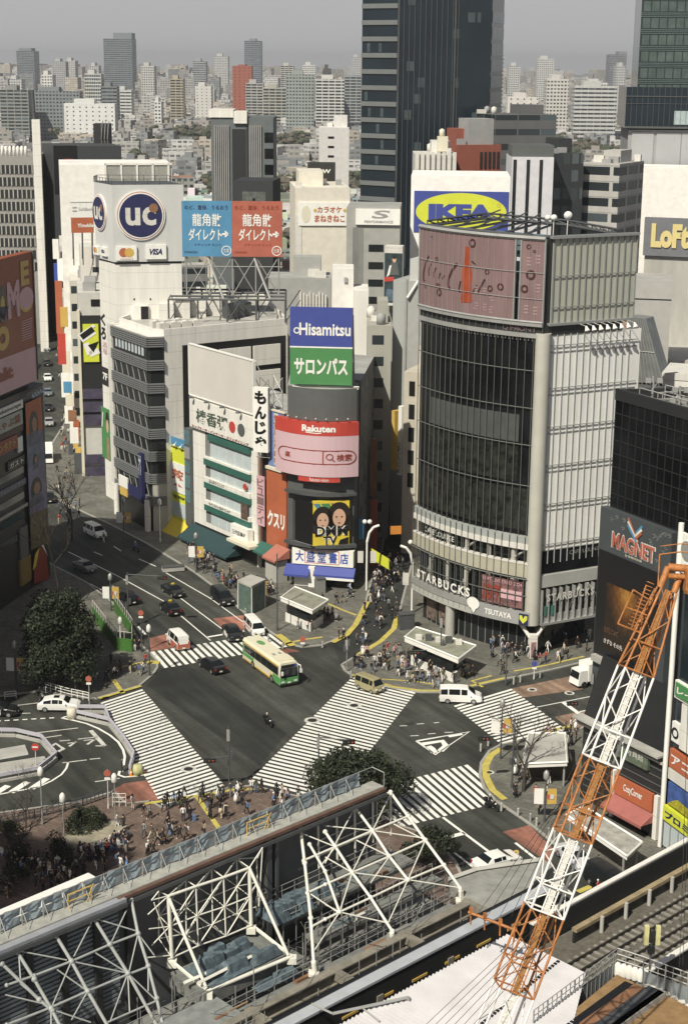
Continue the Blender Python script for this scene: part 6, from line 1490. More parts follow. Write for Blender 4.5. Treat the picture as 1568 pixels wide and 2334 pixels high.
def city_block(P,w,d,h,fancy,yaw=0.0):
 global count
 for _ in range(60):
  wc,wn=rng.choice(WALLC);rc,rn=rng.choice(ROOFC);st,sn=rng.choice(STY)
  X=PR((P[0],P[1],h))[0]
  lm=min(LMK,key=lambda l:abs(l[0]-X))[1]
  size='low' if h<12 else 'mid height' if h<22 else 'tall'
  far='far beyond' if P[1]>640 else 'behind' if P[1]>380 else 'close behind'
  lab='%s %s block, %s, %s, %s %s'%(wn,size,sn,rn,far,lm)
  if lab not in used:break
 used.add(lab)
 k=rng.uniform(.9,1.08);wc=tuple(c*k for c in wc)
 c,s=math.cos(yaw),math.sin(yaw)
 q=[Vector((P[0]+x*c-y*s,P[1]+x*s+y*c))for x,y in((-w/2,0),(w/2,0),(w/2,d),(-w/2,d))]
 t=thing('city_block',lab,'building',(*P,0),'city blocks behind the crossing')
 b=MB();b.prism(q,0,h,0,1)
 b.build('wall',[FA[st],mat(rn,rc,.85,.25,.25)],t,color=wc)
 n=rng.randint(1,3)if fancy else 1
 e1,e2=(q[1]-q[0]).normalized(),(q[3]-q[0]).normalized()
 pw,pd=w*rng.uniform(.25,.5),d*rng.uniform(.25,.45);o=q[0]+e1*rng.uniform(.5,w-pw-.5)+e2*rng.uniform(.5,d-pd-.5)
 b=MB();b.prism([o,o+e1*pw,o+e1*pw+e2*pd,o+e2*pd],h,h+rng.uniform(2,4));b.build('penthouse',OBJWALL,t,color=tuple(min(.85,c*rng.uniform(.85,1.15))for c in wc))
 for i in range(n):
  p=q[0]+e1*rng.uniform(.8,w-.8)+e2*rng.uniform(.8,d-.8);f=MB()
  if rng.random()<.25:f.lathe((*p,h),[(.8,0),(.8,1.6),(.2,2)],8)
  else:
   for j in range(rng.randint(1,3)):f.obox(p+e1*j*1.3,e1,.55,.5,h,h+rng.uniform(.8,1.6))
  f.build('roof_unit',M['offwhite']if rng.random()<.55 else M['grey'],t)
 if fancy and rng.random()<.6:
  f=MB()
  for i in range(4):
   a,c_=q[i],q[(i+1)%4];f.tube((*a,h+1.0),(*c_,h+1.0),.05,3)
   for j in range(5):p=a.lerp(c_,j/5);f.tube((*p,h),(*p,h+1),.04,3)
  f.build('roof_railing',M['steel'],t)
 BLD.append(([v.to_3d()for v in q],P[1]));count+=1
yaw0=R(14)
Yr=276.0
while Yr<900 and count<272:
 step=13+(Yr-270)*.016
 half=.215*Yr+12
 x=-half
 while x<half:
  w=rng.uniform(8,14)*(1+(Yr-276)/900);d=rng.uniform(9,14)*(1+(Yr-276)/900)
  P=Vector((x+w/2,Yr+rng.uniform(-3,3)))
  h=rng.choice((7,8,9,10,11,12,13,14,16,18,22))*rng.uniform(.9,1.1)
  if Yr>460:h=rng.choice((5,5,6,6,7,7,8,9,10,13))
  if Yr<330 and P[0]>-20:h=rng.uniform(14,24)
  sx,sy=PR((P[0],P[1],0))
  if not occupied(P,w,d)and not in_avenue(P,w,d)and count<300:
   city_block(P,w,d,h,Yr<520,yaw0*rng.choice((1,1,.3,-.6))if Yr>340 else 0)
  x+=w+rng.uniform(.8,3.0)+(1.5 if Yr>450 else 0)
 Yr+=step+(3 if Yr>450 else 0)
# ---- marked blocks of the middle distance and the skyline
def far_block(name,label,x0,x1,yt,Y,depth,col,style,roofc=(.4,.39,.37),dy=0.0,cap=None,group=None):
 W=FW(x0,x1,yt,Y,Y+dy);zt=Z(W.p(W.L/2,0),yt);t=thing(name,label,'building',(*W.p(W.L/2,0).xy,0),group)
 q=[W.p(0,0),W.p(W.L,0),W.p(W.L,0,-depth),W.p(0,0,-depth)]
 b=MB();b.prism([(v.x,v.y)for v in q],0,zt,0,1);b.build('wall',[FA.get(style)or style if not isinstance(style,str)else(FA.get(style)or OBJWALL),OBJROOF],t,color=col)
 if cap:
  b=MB();u0,u1,dz_=cap;W.box(b,W.L*u0,zt,W.L*u1,zt+dz_,-depth*.8,-.2);b.build('penthouse',OBJWALL,t,color=col)
 return t,W,zt
FT=facade('tower glazing',pu=4,pv=4,u0=.1,u1=.95,v0=.3,v1=.9,glass=(.10,.12,.14))
far_block('red_tower','brick red slab tower standing alone in the middle distance',530,574,150,1950,26,(.32,.10,.065),'sparse',cap=(.3,.7,1.5))
t,W,zt=far_block('haze_tower','grey stepped office tower rising from the haze above the skyline',236,301,88,3000,60,(.20,.22,.25),'strip',cap=(.35,1.0,10))
far_block('haze_tower','slim grey office tower faint in the haze right of the red tower',557,595,93,3100,50,(.22,.24,.28),'strip',cap=(.3,.7,4))['label' if 0 else 0]['label']='slim grey office tower faint in the haze above the red slab'
far_block('haze_tower','broad round shouldered tower almost lost in haze above the white mast',38,78,116,3600,60,(.20,.22,.24),'strip',cap=(.15,.85,6))
far_block('haze_tower','pair of blurred tower blocks in haze beside the green glass tower',1390,1428,124,3400,50,(.22,.23,.26),'strip',cap=(.5,1,6))
MID=[(193,231,168,1000,(.56,.56,.54),'grid','pale'),(231,267,197,1000,(.20,.22,.23),'strip','dark glazed'),(65,182,208,900,(.22,.24,.25),'punch','long dark grey'),(0,65,205,880,(.26,.27,.26),'balcony','grey'),(146,262,236,820,(.70,.70,.69),'sparse','low white'),(352,368,232,900,(.68,.68,.67),'punch','narrow white'),(205,225,150,1700,(.52,.52,.52),'punch','pale'),(445,482,196,1150,(.66,.65,.63),'sparse','white'),(388,418,180,1300,(.46,.40,.30),'balcony','tan'),(600,652,200,1000,(.42,.41,.36),'balcony','cream'),(652,716,170,980,(.30,.33,.32),'punch','greenish'),(720,785,180,960,(.62,.61,.58),'balcony','white'),(736,755,156,1000,(.08,.085,.09),'none','black'),(785,823,172,1020,(.34,.36,.37),'balcony','grey'),(1130,1148,126,900,(.36,.38,.40),'strip','slate'),(1157,1226,222,800,(.66,.63,.60),'sparse','big white'),(1246,1296,180,900,(.60,.58,.55),'punch','cream'),(1225,1262,134,1800,(.58,.58,.57),'punch','pale'),(1310,1406,196,860,(.52,.52,.51),'strip','grey striped'),(1330,1385,188,1100,(.60,.59,.56),'punch','cream'),(1160,1185,150,1700,(.54,.54,.54),'punch','pale grey'),(322,352,150,1600,(.54,.53,.52),'punch','light'),(488,520,128,2300,(.56,.56,.55),'punch','pale'),(800,824,130,2200,(.50,.50,.51),'punch','pale'),(95,120,170,1300,(.66,.65,.62),'punch','white'),(20,50,180,1500,(.55,.55,.54),'punch','grey'),(120,150,140,2000,(.45,.45,.46),'punch','pale'),(150,172,138,2100,(.56,.56,.55),'punch','pale'),(440,470,140,1900,(.35,.37,.38),'strip','slate'),(640,670,150,1800,(.52,.50,.47),'balcony','cream'),(690,720,148,1900,(.62,.62,.61),'punch','white'),(1405,1426,150,1500,(.50,.50,.50),'punch','grey'),(560,600,190,1250,(.45,.44,.42),'balcony','grey'),(262,300,205,1100,(.60,.60,.58),'strip','white')]
SH={'punch':'dotted with small windows','strip':'with ribbon windows','balcony':'with balcony bands','grid':'with gridded windows','sparse':'with mostly blank walls','none':'without windows'}
for i,(x0,x1,yt,Y,col,st,nm)in enumerate(MID):
 lm=min(LMK,key=lambda l:abs(l[0]-(x0+x1)/2))[1];sz='wide' if x1-x0>50 else 'slim' if x1-x0<26 else 'square'
 lab='%s %s flats %s in the distance over %s'%(nm,sz,SH[st],lm)
 if lab in used:lab=lab.replace('in the distance','far in haze')
 if lab in used:lab=lab.replace('flats','offices')
 used.add(lab);far_block('distant_tower',lab,x0,x1,yt,Y*(1.75 if Y<1200 else 1.5),18+(Y-800)*.012,tuple(c*.95 for c in col),st,cap=(.2,.6,3+Y*.001),group='towers in the distance')
# ---- far mass of the city
b=MB();rng=random.Random(33);uvm=[]
cols=[mat('far wall %d'%i,c,.85,.1,.02)for i,c in enumerate(((.50,.49,.48),(.38,.37,.36),(.30,.28,.26),(.44,.39,.33),(.20,.21,.22)))]
fac=[facade('far windows %d'%i,wall=c,pu=4,pv=3.4,u0=.15,u1=.85,v0=.3,v1=.75,glass=(.20,.20,.20))for i,c in enumerate(((.58,.57,.56),(.42,.41,.40),(.32,.30,.28),(.48,.43,.36),(.24,.25,.26)))]
N=0;y=Yr+4
while y<7500:
 half=.222*y+20;x=-half;sp_=12+y*.0062
 while x<half:
  if rng.random()<.92 and not in_avenue((x,y),6):
   w,d=sp_*rng.uniform(.45,.85),sp_*rng.uniform(.5,.9);h=rng.choice((5,6,6,7,7,8,9,10,12,16))*rng.uniform(.85,1.2)
   if y>2000 and rng.random()<.10:h*=rng.uniform(1.6,2.8)
   if y>2500 and rng.random()<.10:h=rng.uniform(24,52)
   if y>4500:h*=1.25
   k=rng.randint(0,4);a=rng.uniform(-.4,.4);c,s=math.cos(a),math.sin(a)
   q=[(x+u*c-v*s,y+u*s+v*c)for u,v in((-w/2,-d/2),(w/2,-d/2),(w/2,d/2),(-w/2,d/2))]
   b.prism(q,0,h,5+k,k);N+=1
   if h>12 and rng.random()<.5:b.prism([((p[0]-x)*.35+x,(p[1]-y)*.35+y)for p in q],h,h+3,k,k)
  x+=sp_*rng.uniform(.75,1.15)
 y+=sp_*1.1
o=b.build('far_city',cols+fac);tag(o,'far mass of hazy pale city blocks stretching to the horizon','city',kind='stuff')
# ---- woods between the far blocks
b=MB();rng=random.Random(9)
for(xa,xb,Y,n,hh)in((-10,130,800,150,10),(240,330,860,40,9),(480,520,900,26,9),(640,830,900,120,9),(320,470,700,46,8),(1180,1300,1500,80,12),(1240,1420,1250,110,12),(600,700,1400,60,12),(560,830,640,60,7),(350,520,1500,90,13),*[(rng.uniform(-20,1400),)*2+(rng.uniform(950,3200),9,12)for _ in range(30)]):
 for i in range(n):
  x=rng.uniform(xa,xb)if xb>xa else xa+rng.uniform(-14,14);yy=Y*rng.uniform(.96,1.06);p=AT(x,200,yy);r=rng.uniform(3,6);z=rng.uniform(.45,1)*hh
  for k in range(7):
   c=Vector((p.x+rng.gauss(0,r*.5),p.y+rng.gauss(0,r*.5),z+rng.gauss(0,r*.35)));b.ball(c,r*rng.uniform(.35,.6),0 if rng.random()<.6 else 1,6,4,rng.uniform(.6,.9),False)
o=b.build('far_woods',[mat('far foliage',(.055,.065,.04),.9,.4,.3),mat('far bare wood',(.11,.095,.075),.9,.3,.3)]);tag(o,'dark clumps of trees between the distant blocks','trees',kind='stuff')
# ---------------------------------------------------------------- haze
b=MB();b.box(-2600,-60,-1,2600,7800,118)
hz=bpy.data.materials.new('haze');hz.use_nodes=True;n=hz.node_tree;n.nodes.remove(n.nodes['Principled BSDF'])
pv=n.nodes.new('ShaderNodeVolumePrincipled');pv.inputs['Color'].default_value=(.86,.88,.93,1);pv.inputs['Density'].default_value=0.00011;pv.inputs['Anisotropy'].default_value=0.25
n.links.new(pv.outputs[0],n.nodes['Material Output'].inputs['Volume'])
o=b.build('haze',hz);tag(o,None,None,kind='stuff')
# ---------------------------------------------------------------- railway station being rebuilt, in front
ZW_=13.5
SO=Vector((-11.6,111.76));S1=Vector((.7188,.6953));S2=Vector((.6953,-.7188))
def S(a,c,z=0.0):p=SO+S1*a+S2*c;return Vector((p.x,p.y,z))
def sbox(b,a0,c0,z0,a1,c1,z1,mi=0):
 b.hexa([S(a0,c0,z0),S(a0,c1,z0),S(a1,c1,z0),S(a1,c0,z0),S(a0,c0,z1),S(a0,c1,z1),S(a1,c1,z1),S(a1,c0,z1)],mi)
class Plane:
 def __init__(s,p,q,r):s.p=Vector(p);s.n=(Vector(q)-s.p).cross(Vector(r)-s.p).normalized()
 def at(s,x,y):d=ray(x,y);return CAM+d*((s.p-CAM).dot(s.n)/d.dot(s.n))
k0=lambda x,y:(x*.2731,1729.4+y*.2731)
k4=lambda x,y:(362.4+x*.2731,1729.4+y*.2731)
k9=lambda x,y:(741.2+x*.2731,1729.4+y*.2731)
k13=lambda x,y:(1139.8+x*.2731,1729.4+y*.2731)
b=MB();sbox(b,-40,.5,.02,24,60,2.6);structure(b.build('station_ground',M['concrete_dark']))
t=thing('station_wall','long dark corrugated station wall with a plank walkway along its top','wall',tuple(S(0,0,0)))
b=MB();sbox(b,-30,-.9,0,20.6,-.3,ZW_-.3);b.build('wall',mat('dark corrugated wall',(.085,.09,.095),.6,.25,.5,streak=.3),t)
b=MB()
for i in range(26):
 z=4.2+i*.36
 sbox(b,-30,-.3,z,-6.4,-.16,z+.22)
b.build('corrugation',mat('blue grey cladding',(.20,.225,.24),.5,.2,.5),t)
for i in range(9):f=MB();a=-29+i*2.9;sbox(f,a,-.3,2.6,a+.55,.12,ZW_-.5);f.build('wall_column',M['blackish'],t)
b=MB();sbox(b,-30,-.9,ZW_-.3,20.6,.5,ZW_,0);sbox(b,-7,.5,ZW_-.35,20.6,.8,ZW_-.1,1);sbox(b,-30,.5,ZW_-.4,-6.5,1.1,ZW_-.12,2);sbox(b,-30,1.1,ZW_-.75,-6.5,1.2,ZW_-.45,3);sbox(b,-7,.8,ZW_-.8,20.6,.9,ZW_-.5,3)
b.build('walkway',[mat('plank walkway',(.34,.34,.31),.85,.25,1.2),mat('rusty strip',(.13,.075,.055),.85,.3,1),mat('grey flashing',(.30,.31,.34),.6,.15,.5),M['steel_dark']],t)
fn_=thing('screen_fence','blue grey sheeted scaffold fence along the station walkway','fence',tuple(S(0,-.8,ZW_)))
for i in range(29):
 a=-30+i*1.75
 if a+1.7>20.4:break
 f=MB();z0,z1=ZW_+.12,ZW_+1.42
 for j in range(3):
  for k in range(2):
   u0,u1=a+1.7*j/3,a+1.7*(j+1)/3;bu=lambda q:.08*math.sin(q*7.3+i)
   f.quad(S(u0,-.75+bu(u0),z0+(z1-z0)*k/2),S(u1,-.75+bu(u1),z0+(z1-z0)*k/2),S(u1,-.75+bu(u1+.4),z0+(z1-z0)*(k+1)/2),S(u0,-.75+bu(u0+.4),z0+(z1-z0)*(k+1)/2))
 f.build('sheet_panel',M['sheet'],fn_)
 f=MB();f.tube(S(a,-.62,ZW_),S(a,-.62,ZW_+1.5),.04,5);f.tube(S(a,-.62,ZW_+1.3),S(a,.25,ZW_),.03,4);f.build('post',M['steel'],fn_)
f=MB();f.tube(S(-30,-.62,ZW_+1.45),S(20.4,-.62,ZW_+1.45),.035,5);f.build('rail',M['steel'],fn_)
f=MB();f.path([S(20.3,-.62,ZW_+1.45),S(20.5,.6,ZW_+1.3),S(20.5,.6,ZW_)],.04,5);f.build('end_rail',M['steel'],fn_)
for a,w_ in((-10.6,2.0),(6.2,2.2)):
 f=MB();P=[S(a,-.3,ZW_),S(a,-.3,ZW_+1.15),S(a+w_,-.3,ZW_+1.15),S(a+w_,-.3,ZW_)];f.path(P,.05,5);f.tube(S(a,-.3,ZW_+.6),S(a+w_,-.3,ZW_+.6),.04,4);f.tube(S(a+w_*.8,-.3,ZW_),S(a+w_*.9,.3,ZW_+1.6),.04,4)
 o=f.build('yellow_barrier',M['gold']);tag(o,'yellow tubular stair barrier on the station walkway, '+('beside the white canopy roof' if a<0 else 'above the two steel frames'),'barrier','yellow walkway barriers')
def bar(f,p,q,r):f.tube(p,q,r*.66,7)
PF2=Plane(S(11.7,-.1,12.4),S(22.5,-.3,12.4),S(21.7,8.5,6.5))
def frame(name,label,group,segs,plane,m,posts=()):
 t=thing(name,label,'steel frame',tuple(plane.at(*segs[0][1][0])),group)
 for nm,pts,r in segs:
  P=[plane.at(*q)for q in pts];f=MB()
  for a,c in zip(P[:-1],P[1:]):bar(f,a,c,r)
  if r>.12:
   for p in P:f.ball(p,r*1.15,0,8,5)
  f.build(nm,m,t)
 for(p,q,r)in posts:f=MB();bar(f,p,q,r);f.build('post',m,t)
 return t
WH=mat('white steelwork',(.74,.72,.64),.5,.10,.8);SHADE_GR=mat('shade grey steelwork',(.36,.37,.36),.5,.15,.8)  # grey copy of the white steelwork, shade put into its colour
f2=[('chord',[k9(-200,585),k9(0,500),k9(240,400),k9(545,280)],.17),('chord',[k9(545,280),k9(690,480),k9(835,680),k9(990,890),k9(1130,1085)],.2),('chord',[k9(-205,585),k9(-170,870),k9(-120,1330),k9(-95,1700)],.2),('chord',[k9(245,400),k9(395,600),k9(535,815),k9(690,1010)],.19),('chord',[k9(0,610),k9(85,735),k9(225,950),k9(380,1160),k9(560,1440)],.19),('chord',[k9(-130,715),k9(0,940),k9(120,1280)],.17),('purlin',[k9(-180,850),k9(85,735),k9(395,600),k9(690,480)],.15),('purlin',[k9(-150,1120),k9(0,1050),k9(225,950),k9(535,815),k9(835,680)],.15),('purlin',[k9(-110,1400),k9(0,1340),k9(120,1280),k9(380,1160),k9(690,1010),k9(990,885)],.15)]
for a,c in(((-200,620),(85,735)),((0,560),(395,600)),((240,420),(0,870)),((545,290),(395,600)),((395,600),(225,950)),((395,600),(835,665)),((570,545),(835,680)),((85,735),(-40,900)),((0,820),(225,950)),((260,680),(535,815)),((835,680),(690,1010)),((535,815),(380,1035)),((225,950),(120,1280)),((225,950),(690,1010)),((690,1010),(525,1370)),((690,1010),(1110,1075)),((120,1280),(520,1370)),((0,1215),(120,1280)),((-120,1130),(120,1290)),((120,1280),(-90,1600))):
 f2.append(('brace',[k9(*a),k9(*c)],.085))
pst=[]
for x,yt,yb in((545,290,700),(395,340,760),(245,420,830),(95,480,850),(-60,560,900)):
 p=PF2.at(*k9(x,yt));pst.append((p,Vector((p.x+.1,p.y+.3,8.2)),.15))
for x in(515,365,215,65):p=PF2.at(*k9(x,400 if x>300 else 470));pst.append((p+S(0,-1.2,0)-S(0,0,0),Vector((p.x,p.y,8.2))+S(0,-1.2,0)-S(0,0,0),.09))
t2=frame('steel_frame','large white sloping steel lattice standing on the station deck by the dome shaped tree','white steel frames on the station',f2,PF2,WH,pst)
for q in(k9(1130,1100),k9(555,1450),k9(-95,1700)):p=PF2.at(*q);f=MB();f.tube(p,p+Vector((.1,0,-.9)),.22,8);f.box(p.x-.4,p.y-.4,p.z-1.0,p.x+.4,p.y+.4,p.z-.8);f.build('foot',WH,t2)
for zz in(9.2,9.9,10.6):f=MB();a,c=PF2.at(*k9(-60,560)),PF2.at(*k9(560,290));f.tube((a.x,a.y+.4,zz),(c.x,c.y+.4,zz),.045,5);f.build('rail',WH,t2)
Pt=Plane(S(-3.1,1.6,12.4),S(4.2,2.1,12.4),S(-3.1,1.9,7));Pr=Plane(S(-3.1,-.1,12),S(4.2,.1,12),S(-3.1,.1,7));Pl=Plane(S(-3.1,1.6,12.4),S(4.2,2.1,12.4),S(4.6,6.3,6.8))
t1=thing('steel_frame','smaller white box truss with raking legs around tarpaulin covered stacks','steel frame',tuple(Pt.at(*k4(400,1000))),'white steel frames on the station')
def seg(plane,a,c,r,nm,plane2=None,t=t1,m=WH):f=MB();p,q=plane.at(*k4(*a)),(plane2 or plane).at(*k4(*c));bar(f,p,q,r);f.build(nm,m,t)
tp=[(80,1145),(310,1065),(540,990),(755,910)];bt=[(110,1660),(330,1560),(560,1480),(770,1390)];mid=[(90,1400),(318,1310),(548,1235),(762,1150)]
for i in range(3):seg(Pt,tp[i],tp[i+1],.17,'chord');seg(Pt,mid[i],mid[i+1],.09,'chord');seg(Pt,bt[i],bt[i+1],.1,'chord')
for i in range(4):seg(Pt,tp[i],bt[i],.24 if i in(0,3)else .1,'post')
for i in range(3):seg(Pt,bt[i],mid[i+1],.09,'brace');seg(Pt,mid[i],tp[i+1],.09,'brace');seg(Pt,bt[i+1],mid[i],.07,'brace')
rt=[(0,1105),(225,1010),(440,915),(650,835),(815,825)];rb=[(0,1500),(230,1460),(450,1380),(655,1290),(830,1230)];rm=[(5,1310),(228,1240),(445,1150),(652,1065),(822,1030)]
for i in range(4):seg(Pr,rt[i],rt[i+1],.09,'chord');seg(Pr,rm[i],rm[i+1],.06,'chord');seg(Pr,rb[i],rb[i+1],.07,'chord');seg(Pr,rm[i],rt[i+1],.06,'brace');seg(Pr,rb[i],rm[i+1],.06,'brace');seg(Pr,rt[i],rm[i+1],.05,'brace')
for i in range(5):seg(Pr,rt[i],rb[i],.09,'post')
for i in range(4):seg(Pt,tp[i],rt[i],.08,'tie',Pr);seg(Pt,tp[i],rt[i+1],.08,'tie',Pr);seg(Pt,mid[i],rm[i],.06,'tie',Pr);seg(Pt,mid[i],rm[i+1],.06,'tie',Pr);seg(Pt,bt[i],rb[i],.06,'tie',Pr)
for a,c in(((755,910),(865,740)),((820,830),(865,740)),((865,740),(835,1230)),((755,910),(840,1050)),((-60,1180),(80,1145)),((-60,1180),(0,1105)),((-80,1420),(90,1400)),((-90,1300),(80,1145)),((-60,1560),(90,1400)),((-100,1660),(110,1640)),((-40,1200),(110,1600))):seg(Pt,a,c,.075,'brace')
for a,c in(((80,1150),(400,1920)),((755,910),(1080,1640))):seg(Pl,a,c,.2,'raking_leg')
ft=[Pl.at(*k4(410,1940)),Pl.at(*k4(1110,1650))]
f=MB();f.tube(ft[0],ft[1],.16,6);f.build('foot_beam',WH,t1)
for q in(ft[0],ft[1],Pt.at(*k4(110,1680)),Pt.at(*k4(770,1400))):f=MB();f.box(q.x-.35,q.y-.35,q.z-.5,q.x+.35,q.y+.35,q.z);f.build('foot',WH,t1)
f=MB();f.tube(ft[0],Pt.at(*k4(110,1690)),.14,5);f.tube(ft[1],Pt.at(*k4(790,1400)),.14,5)
f.build('side_beam',WH,t1)
for i,(a,c)in enumerate((((210,1790),(690,1560)),((330,1880),(920,1490)))):f=MB();p,q=Pl.at(*k4(*a)),Pl.at(*k4(*c));p.z=q.z=7.2;f.tube(p,q,.15,4);f.build('skid_beam',WH,t1)
PG=Plane(S(-9,1.0,12.5),S(-20,1.0,12.5),S(-7.9,6.1,6))
g_=[('chord',[k0(-60,1650),k0(20,1710),k0(330,2010),k0(440,2100)],.19),('chord',[k0(140,1600),k0(290,1840),k0(430,2085),k0(520,2260)],.2),('chord',[k0(460,1460),k0(600,1690),k0(735,1940),k0(920,2260)],.2),('chord',[k0(785,1330),k0(920,1550),k0(1070,1790),k0(1330,2260)],.2),('chord',[k0(1100,1180),k0(1155,1460),k0(1240,1730),k0(1310,2000),k0(1370,2260)],.19),('purlin',[k0(60,1890),k0(290,1810),k0(600,1690),k0(920,1550),k0(1155,1460)],.14),('purlin',[k0(60,2220),k0(420,2080),k0(735,1940),k0(1070,1800),k0(1240,1735)],.14),('purlin',[k0(900,2200),k0(1310,2020)],.12)]
for a,c in(((140,1600),(560,1680)),((785,1330),(1150,1440)),((785,1330),(620,1650)),((600,1690),(430,2085)),((600,1690),(1070,1790)),((800,1620),(1070,1790)),((1155,1460),(1080,1780)),((1070,1790),(920,2200)),((1070,1790),(1310,2020)),((480,1760),(735,1940)),((430,2090),(430,2240)),((430,2090),(760,2200)),((160,1610),(175,1840)),((175,1880),(430,2090)),((50,1970),(430,2060)),((1070,1790),(1085,2110)),((1240,1740),(1240,1940)),((735,1940),(600,2180)),((1155,1460),(1290,1640)),((920,1560),(1060,1260))):
 g_.append(('brace',[k0(*a),k0(*c)],.085))
frame('steel_frame','grey shaded sloping lattice against the corrugated station wall','grey steel frame',g_,PG,SHADE_GR)
def deck(name,label,a0,c0,a1,c1,z,m,n=10,th=.3):
 t=thing(name,label,'platform',tuple(S((a0+a1)/2,(c0+c1)/2,z-th)),'plank decks in the station')
 b=MB();sbox(b,a0,c0,z-th,a1,c1,z);b.build('planks',m,t)
 f=MB()
 for i in range(n):
  a=a0+(a1-a0)*i/(n-1);f.tube(S(a,c1,z-3),S(a,c1,z+1.0),.035,4);f.tube(S(a,c0,z-3),S(a,c0,z+.9),.035,4)
 for c in(c0,c1):
  for zz in(.5,1.0):f.tube(S(a0,c,z+zz),S(a1,c,z+zz),.03,4)
 f.build('scaffold_rail',M['steel'],t)
PLK=mat('grey planks',(.17,.175,.165),.85,.28,1.0)
deck('plank_deck','upper plank deck with scaffold rails under the large white frame',6.5,.4,21.5,3.6,7.4,PLK,12)
deck('plank_deck','middle plank deck between the white frame feet',8.0,4.5,22.5,6.0,6.2,PLK,12)
deck('plank_deck','lower long plank deck beside the brown girder',-4,7.9,21,9.6,5.4,PLK,14)
deck('plank_deck','grey plank roof below the smaller box truss',-14,6.0,-2.5,11.0,6.0,mat('grey plank roof',(.21,.22,.215),.85,.3,1.0),8)
b=MB();sbox(b,-3.6,2.2,5.4,5.0,6.2,6.6);o=b.build('work_deck',PLK);tag(o,'dark work deck beneath the tarpaulin covered stacks','platform')
def tarp(label,a0,c0,a1,c1,z,h,seed):
 rg=random.Random(seed);f=MB();na,nc=30,14;V=[]
 bx_=[(rg.uniform(0,.85),rg.uniform(0,.7),rg.uniform(.2,.4),rg.uniform(.3,.6),rg.uniform(.5,1))for _ in range(7)]
 for i in range(na):
  for j in range(nc):
   u,v=i/(na-1),j/(nc-1);q=.12
   for(bu,bv,bw,bh,hh)in bx_:
    e=min(1,max(0,min(u-bu,bu+bw-u)/.02+.5))*min(1,max(0,min(v-bv,bv+bh-v)/.035+.5));q=max(q,hh*e)
   e=min(1,min(u,1-u)*14,min(v,1-v)*8);q=q*e+.035*math.sin(u*40+v*9)*math.sin(v*23+seed)*(.4+e)
   V.append(S(a0+(a1-a0)*u+rg.uniform(-.03,.03),c0+(c1-c0)*v+rg.uniform(-.03,.03),z+.12+h*max(0,q)))
 f.add(V,[(i*nc+j,(i+1)*nc+j,(i+1)*nc+j+1,i*nc+j+1)for i in range(na-1)for j in range(nc-1)],0)
 o=f.build('tarpaulin',mat('weathered tarp',(.085,.115,.135),.65,.4,1.6,bump=.5));tag(o,label,'tarpaulin','blue grey tarpaulins on the station')
tarp('blue grey tarpaulin heap behind the skid beams of the box truss',-2.6,2.6,3.2,4.4,6.6,1.35,1);tarp('long blue grey tarpaulin in front of the skid beams',-2.8,4.6,4.2,6.1,6.6,.95,2)
tarp('blue grey tarpaulin draped beside the tall steel column',5.6,1.2,10.2,3.8,7.4,1.4,3);tarp('small dark tarpaulin under the large white frame',10.8,1.4,13.6,3.0,7.4,.9,4);tarp('flat blue sheet on the lower deck edge',0.4,6.8,4.5,7.8,5.6,.5,5)
f=MB();sbox(f,7.6,-.2,2.6,8.1,.5,ZW_-.5);sbox(f,8.5,-.2,2.6,8.8,.5,ZW_-.5);o=f.build('steel_column',M['steel_dark']);tag(o,'paired grey steel column between the two white frames','column')
def girder(label,a0,c,a1,z,m,h=.75,w_=.5,group='girders across the station'):
 f=MB();sbox(f,a0,c-w_/2,z,a1,c+w_/2,z+.12);sbox(f,a0,c-.08,z-h,a1,c+.08,z);sbox(f,a0,c-w_/2,z-h-.1,a1,c+w_/2,z-h);o=f.build('girder',m);tag(o,label,'girder',group)
GB=mat('weathered girder',(.22,.20,.165),.75,.3,.8)
girder('long brown girder on short stubs beside the lower plank deck',-9,10.4,20.5,6.6,GB,.9,.7);girder('thin dark girder between brown girder and silver channel',-9,12.2,22,5.8,M['steel_dark'],.5,.4)
for a,lab in((-2.5,'short cross girder near the plank roof end'),(5.6,'short cross girder in the middle of the brown girder'),(13.2,'short cross girder below the white frame foot'),(20.6,'rust topped cross girder beside the orange spreader')):
 f=MB();sbox(f,a-.3,9.8,6.0,a+.3,15.2,6.7);o=f.build('girder',GB);tag(o,lab,'girder','cross girders in the station')
t=thing('platform_edge','long black platform edge wall with yellow marks under a silver channel','wall',tuple(S(5,15,0)))
b=MB();sbox(b,-14,14.6,2.6,25,15.1,7.9);b.build('black_wall',M['blackish'],t)
b=MB();sbox(b,-14,14.2,7.9,25,15.2,8.1);b.build('silver_channel',mat('silver channel',(.42,.44,.47),.4,.12,.6),t)
b=MB();sbox(b,-14,13.9,7.5,25,14.2,8.2);b.build('black_lip',M['black'],t)
for i in range(9):f=MB();a=-9+i*3.6;sbox(f,a,15.1,6.3,a+1.6,15.16,6.5);f.build('yellow_mark',M['gold'],t)
b=MB();sbox(b,-14,15.2,2.6,26,18.4,4.4);structure(b.build('track_bed',M['blackish']))
t=thing('scaffolding','forest of thin scaffold tubes and braces filling the gaps between the decks','scaffolding',tuple(S(9,5,2.6)));rg=random.Random(41)
b=MB()
for i in range(64):
 a,c,h=rg.uniform(-13,22),rg.choice((3.8,4.3,6.2,7.2,7.7,9.8,11.3,11.9,13.3)),rg.uniform(5.4,8.2);b.tube(S(a,c,2.6),S(a,c,h),.035,4)
 if i%2:b.tube(S(a,c,rg.uniform(3,6)),S(a+rg.choice((-2,2)),c,rg.uniform(4,7)),.03,4)
b.build('uprights',M['steel'],t);b=MB()
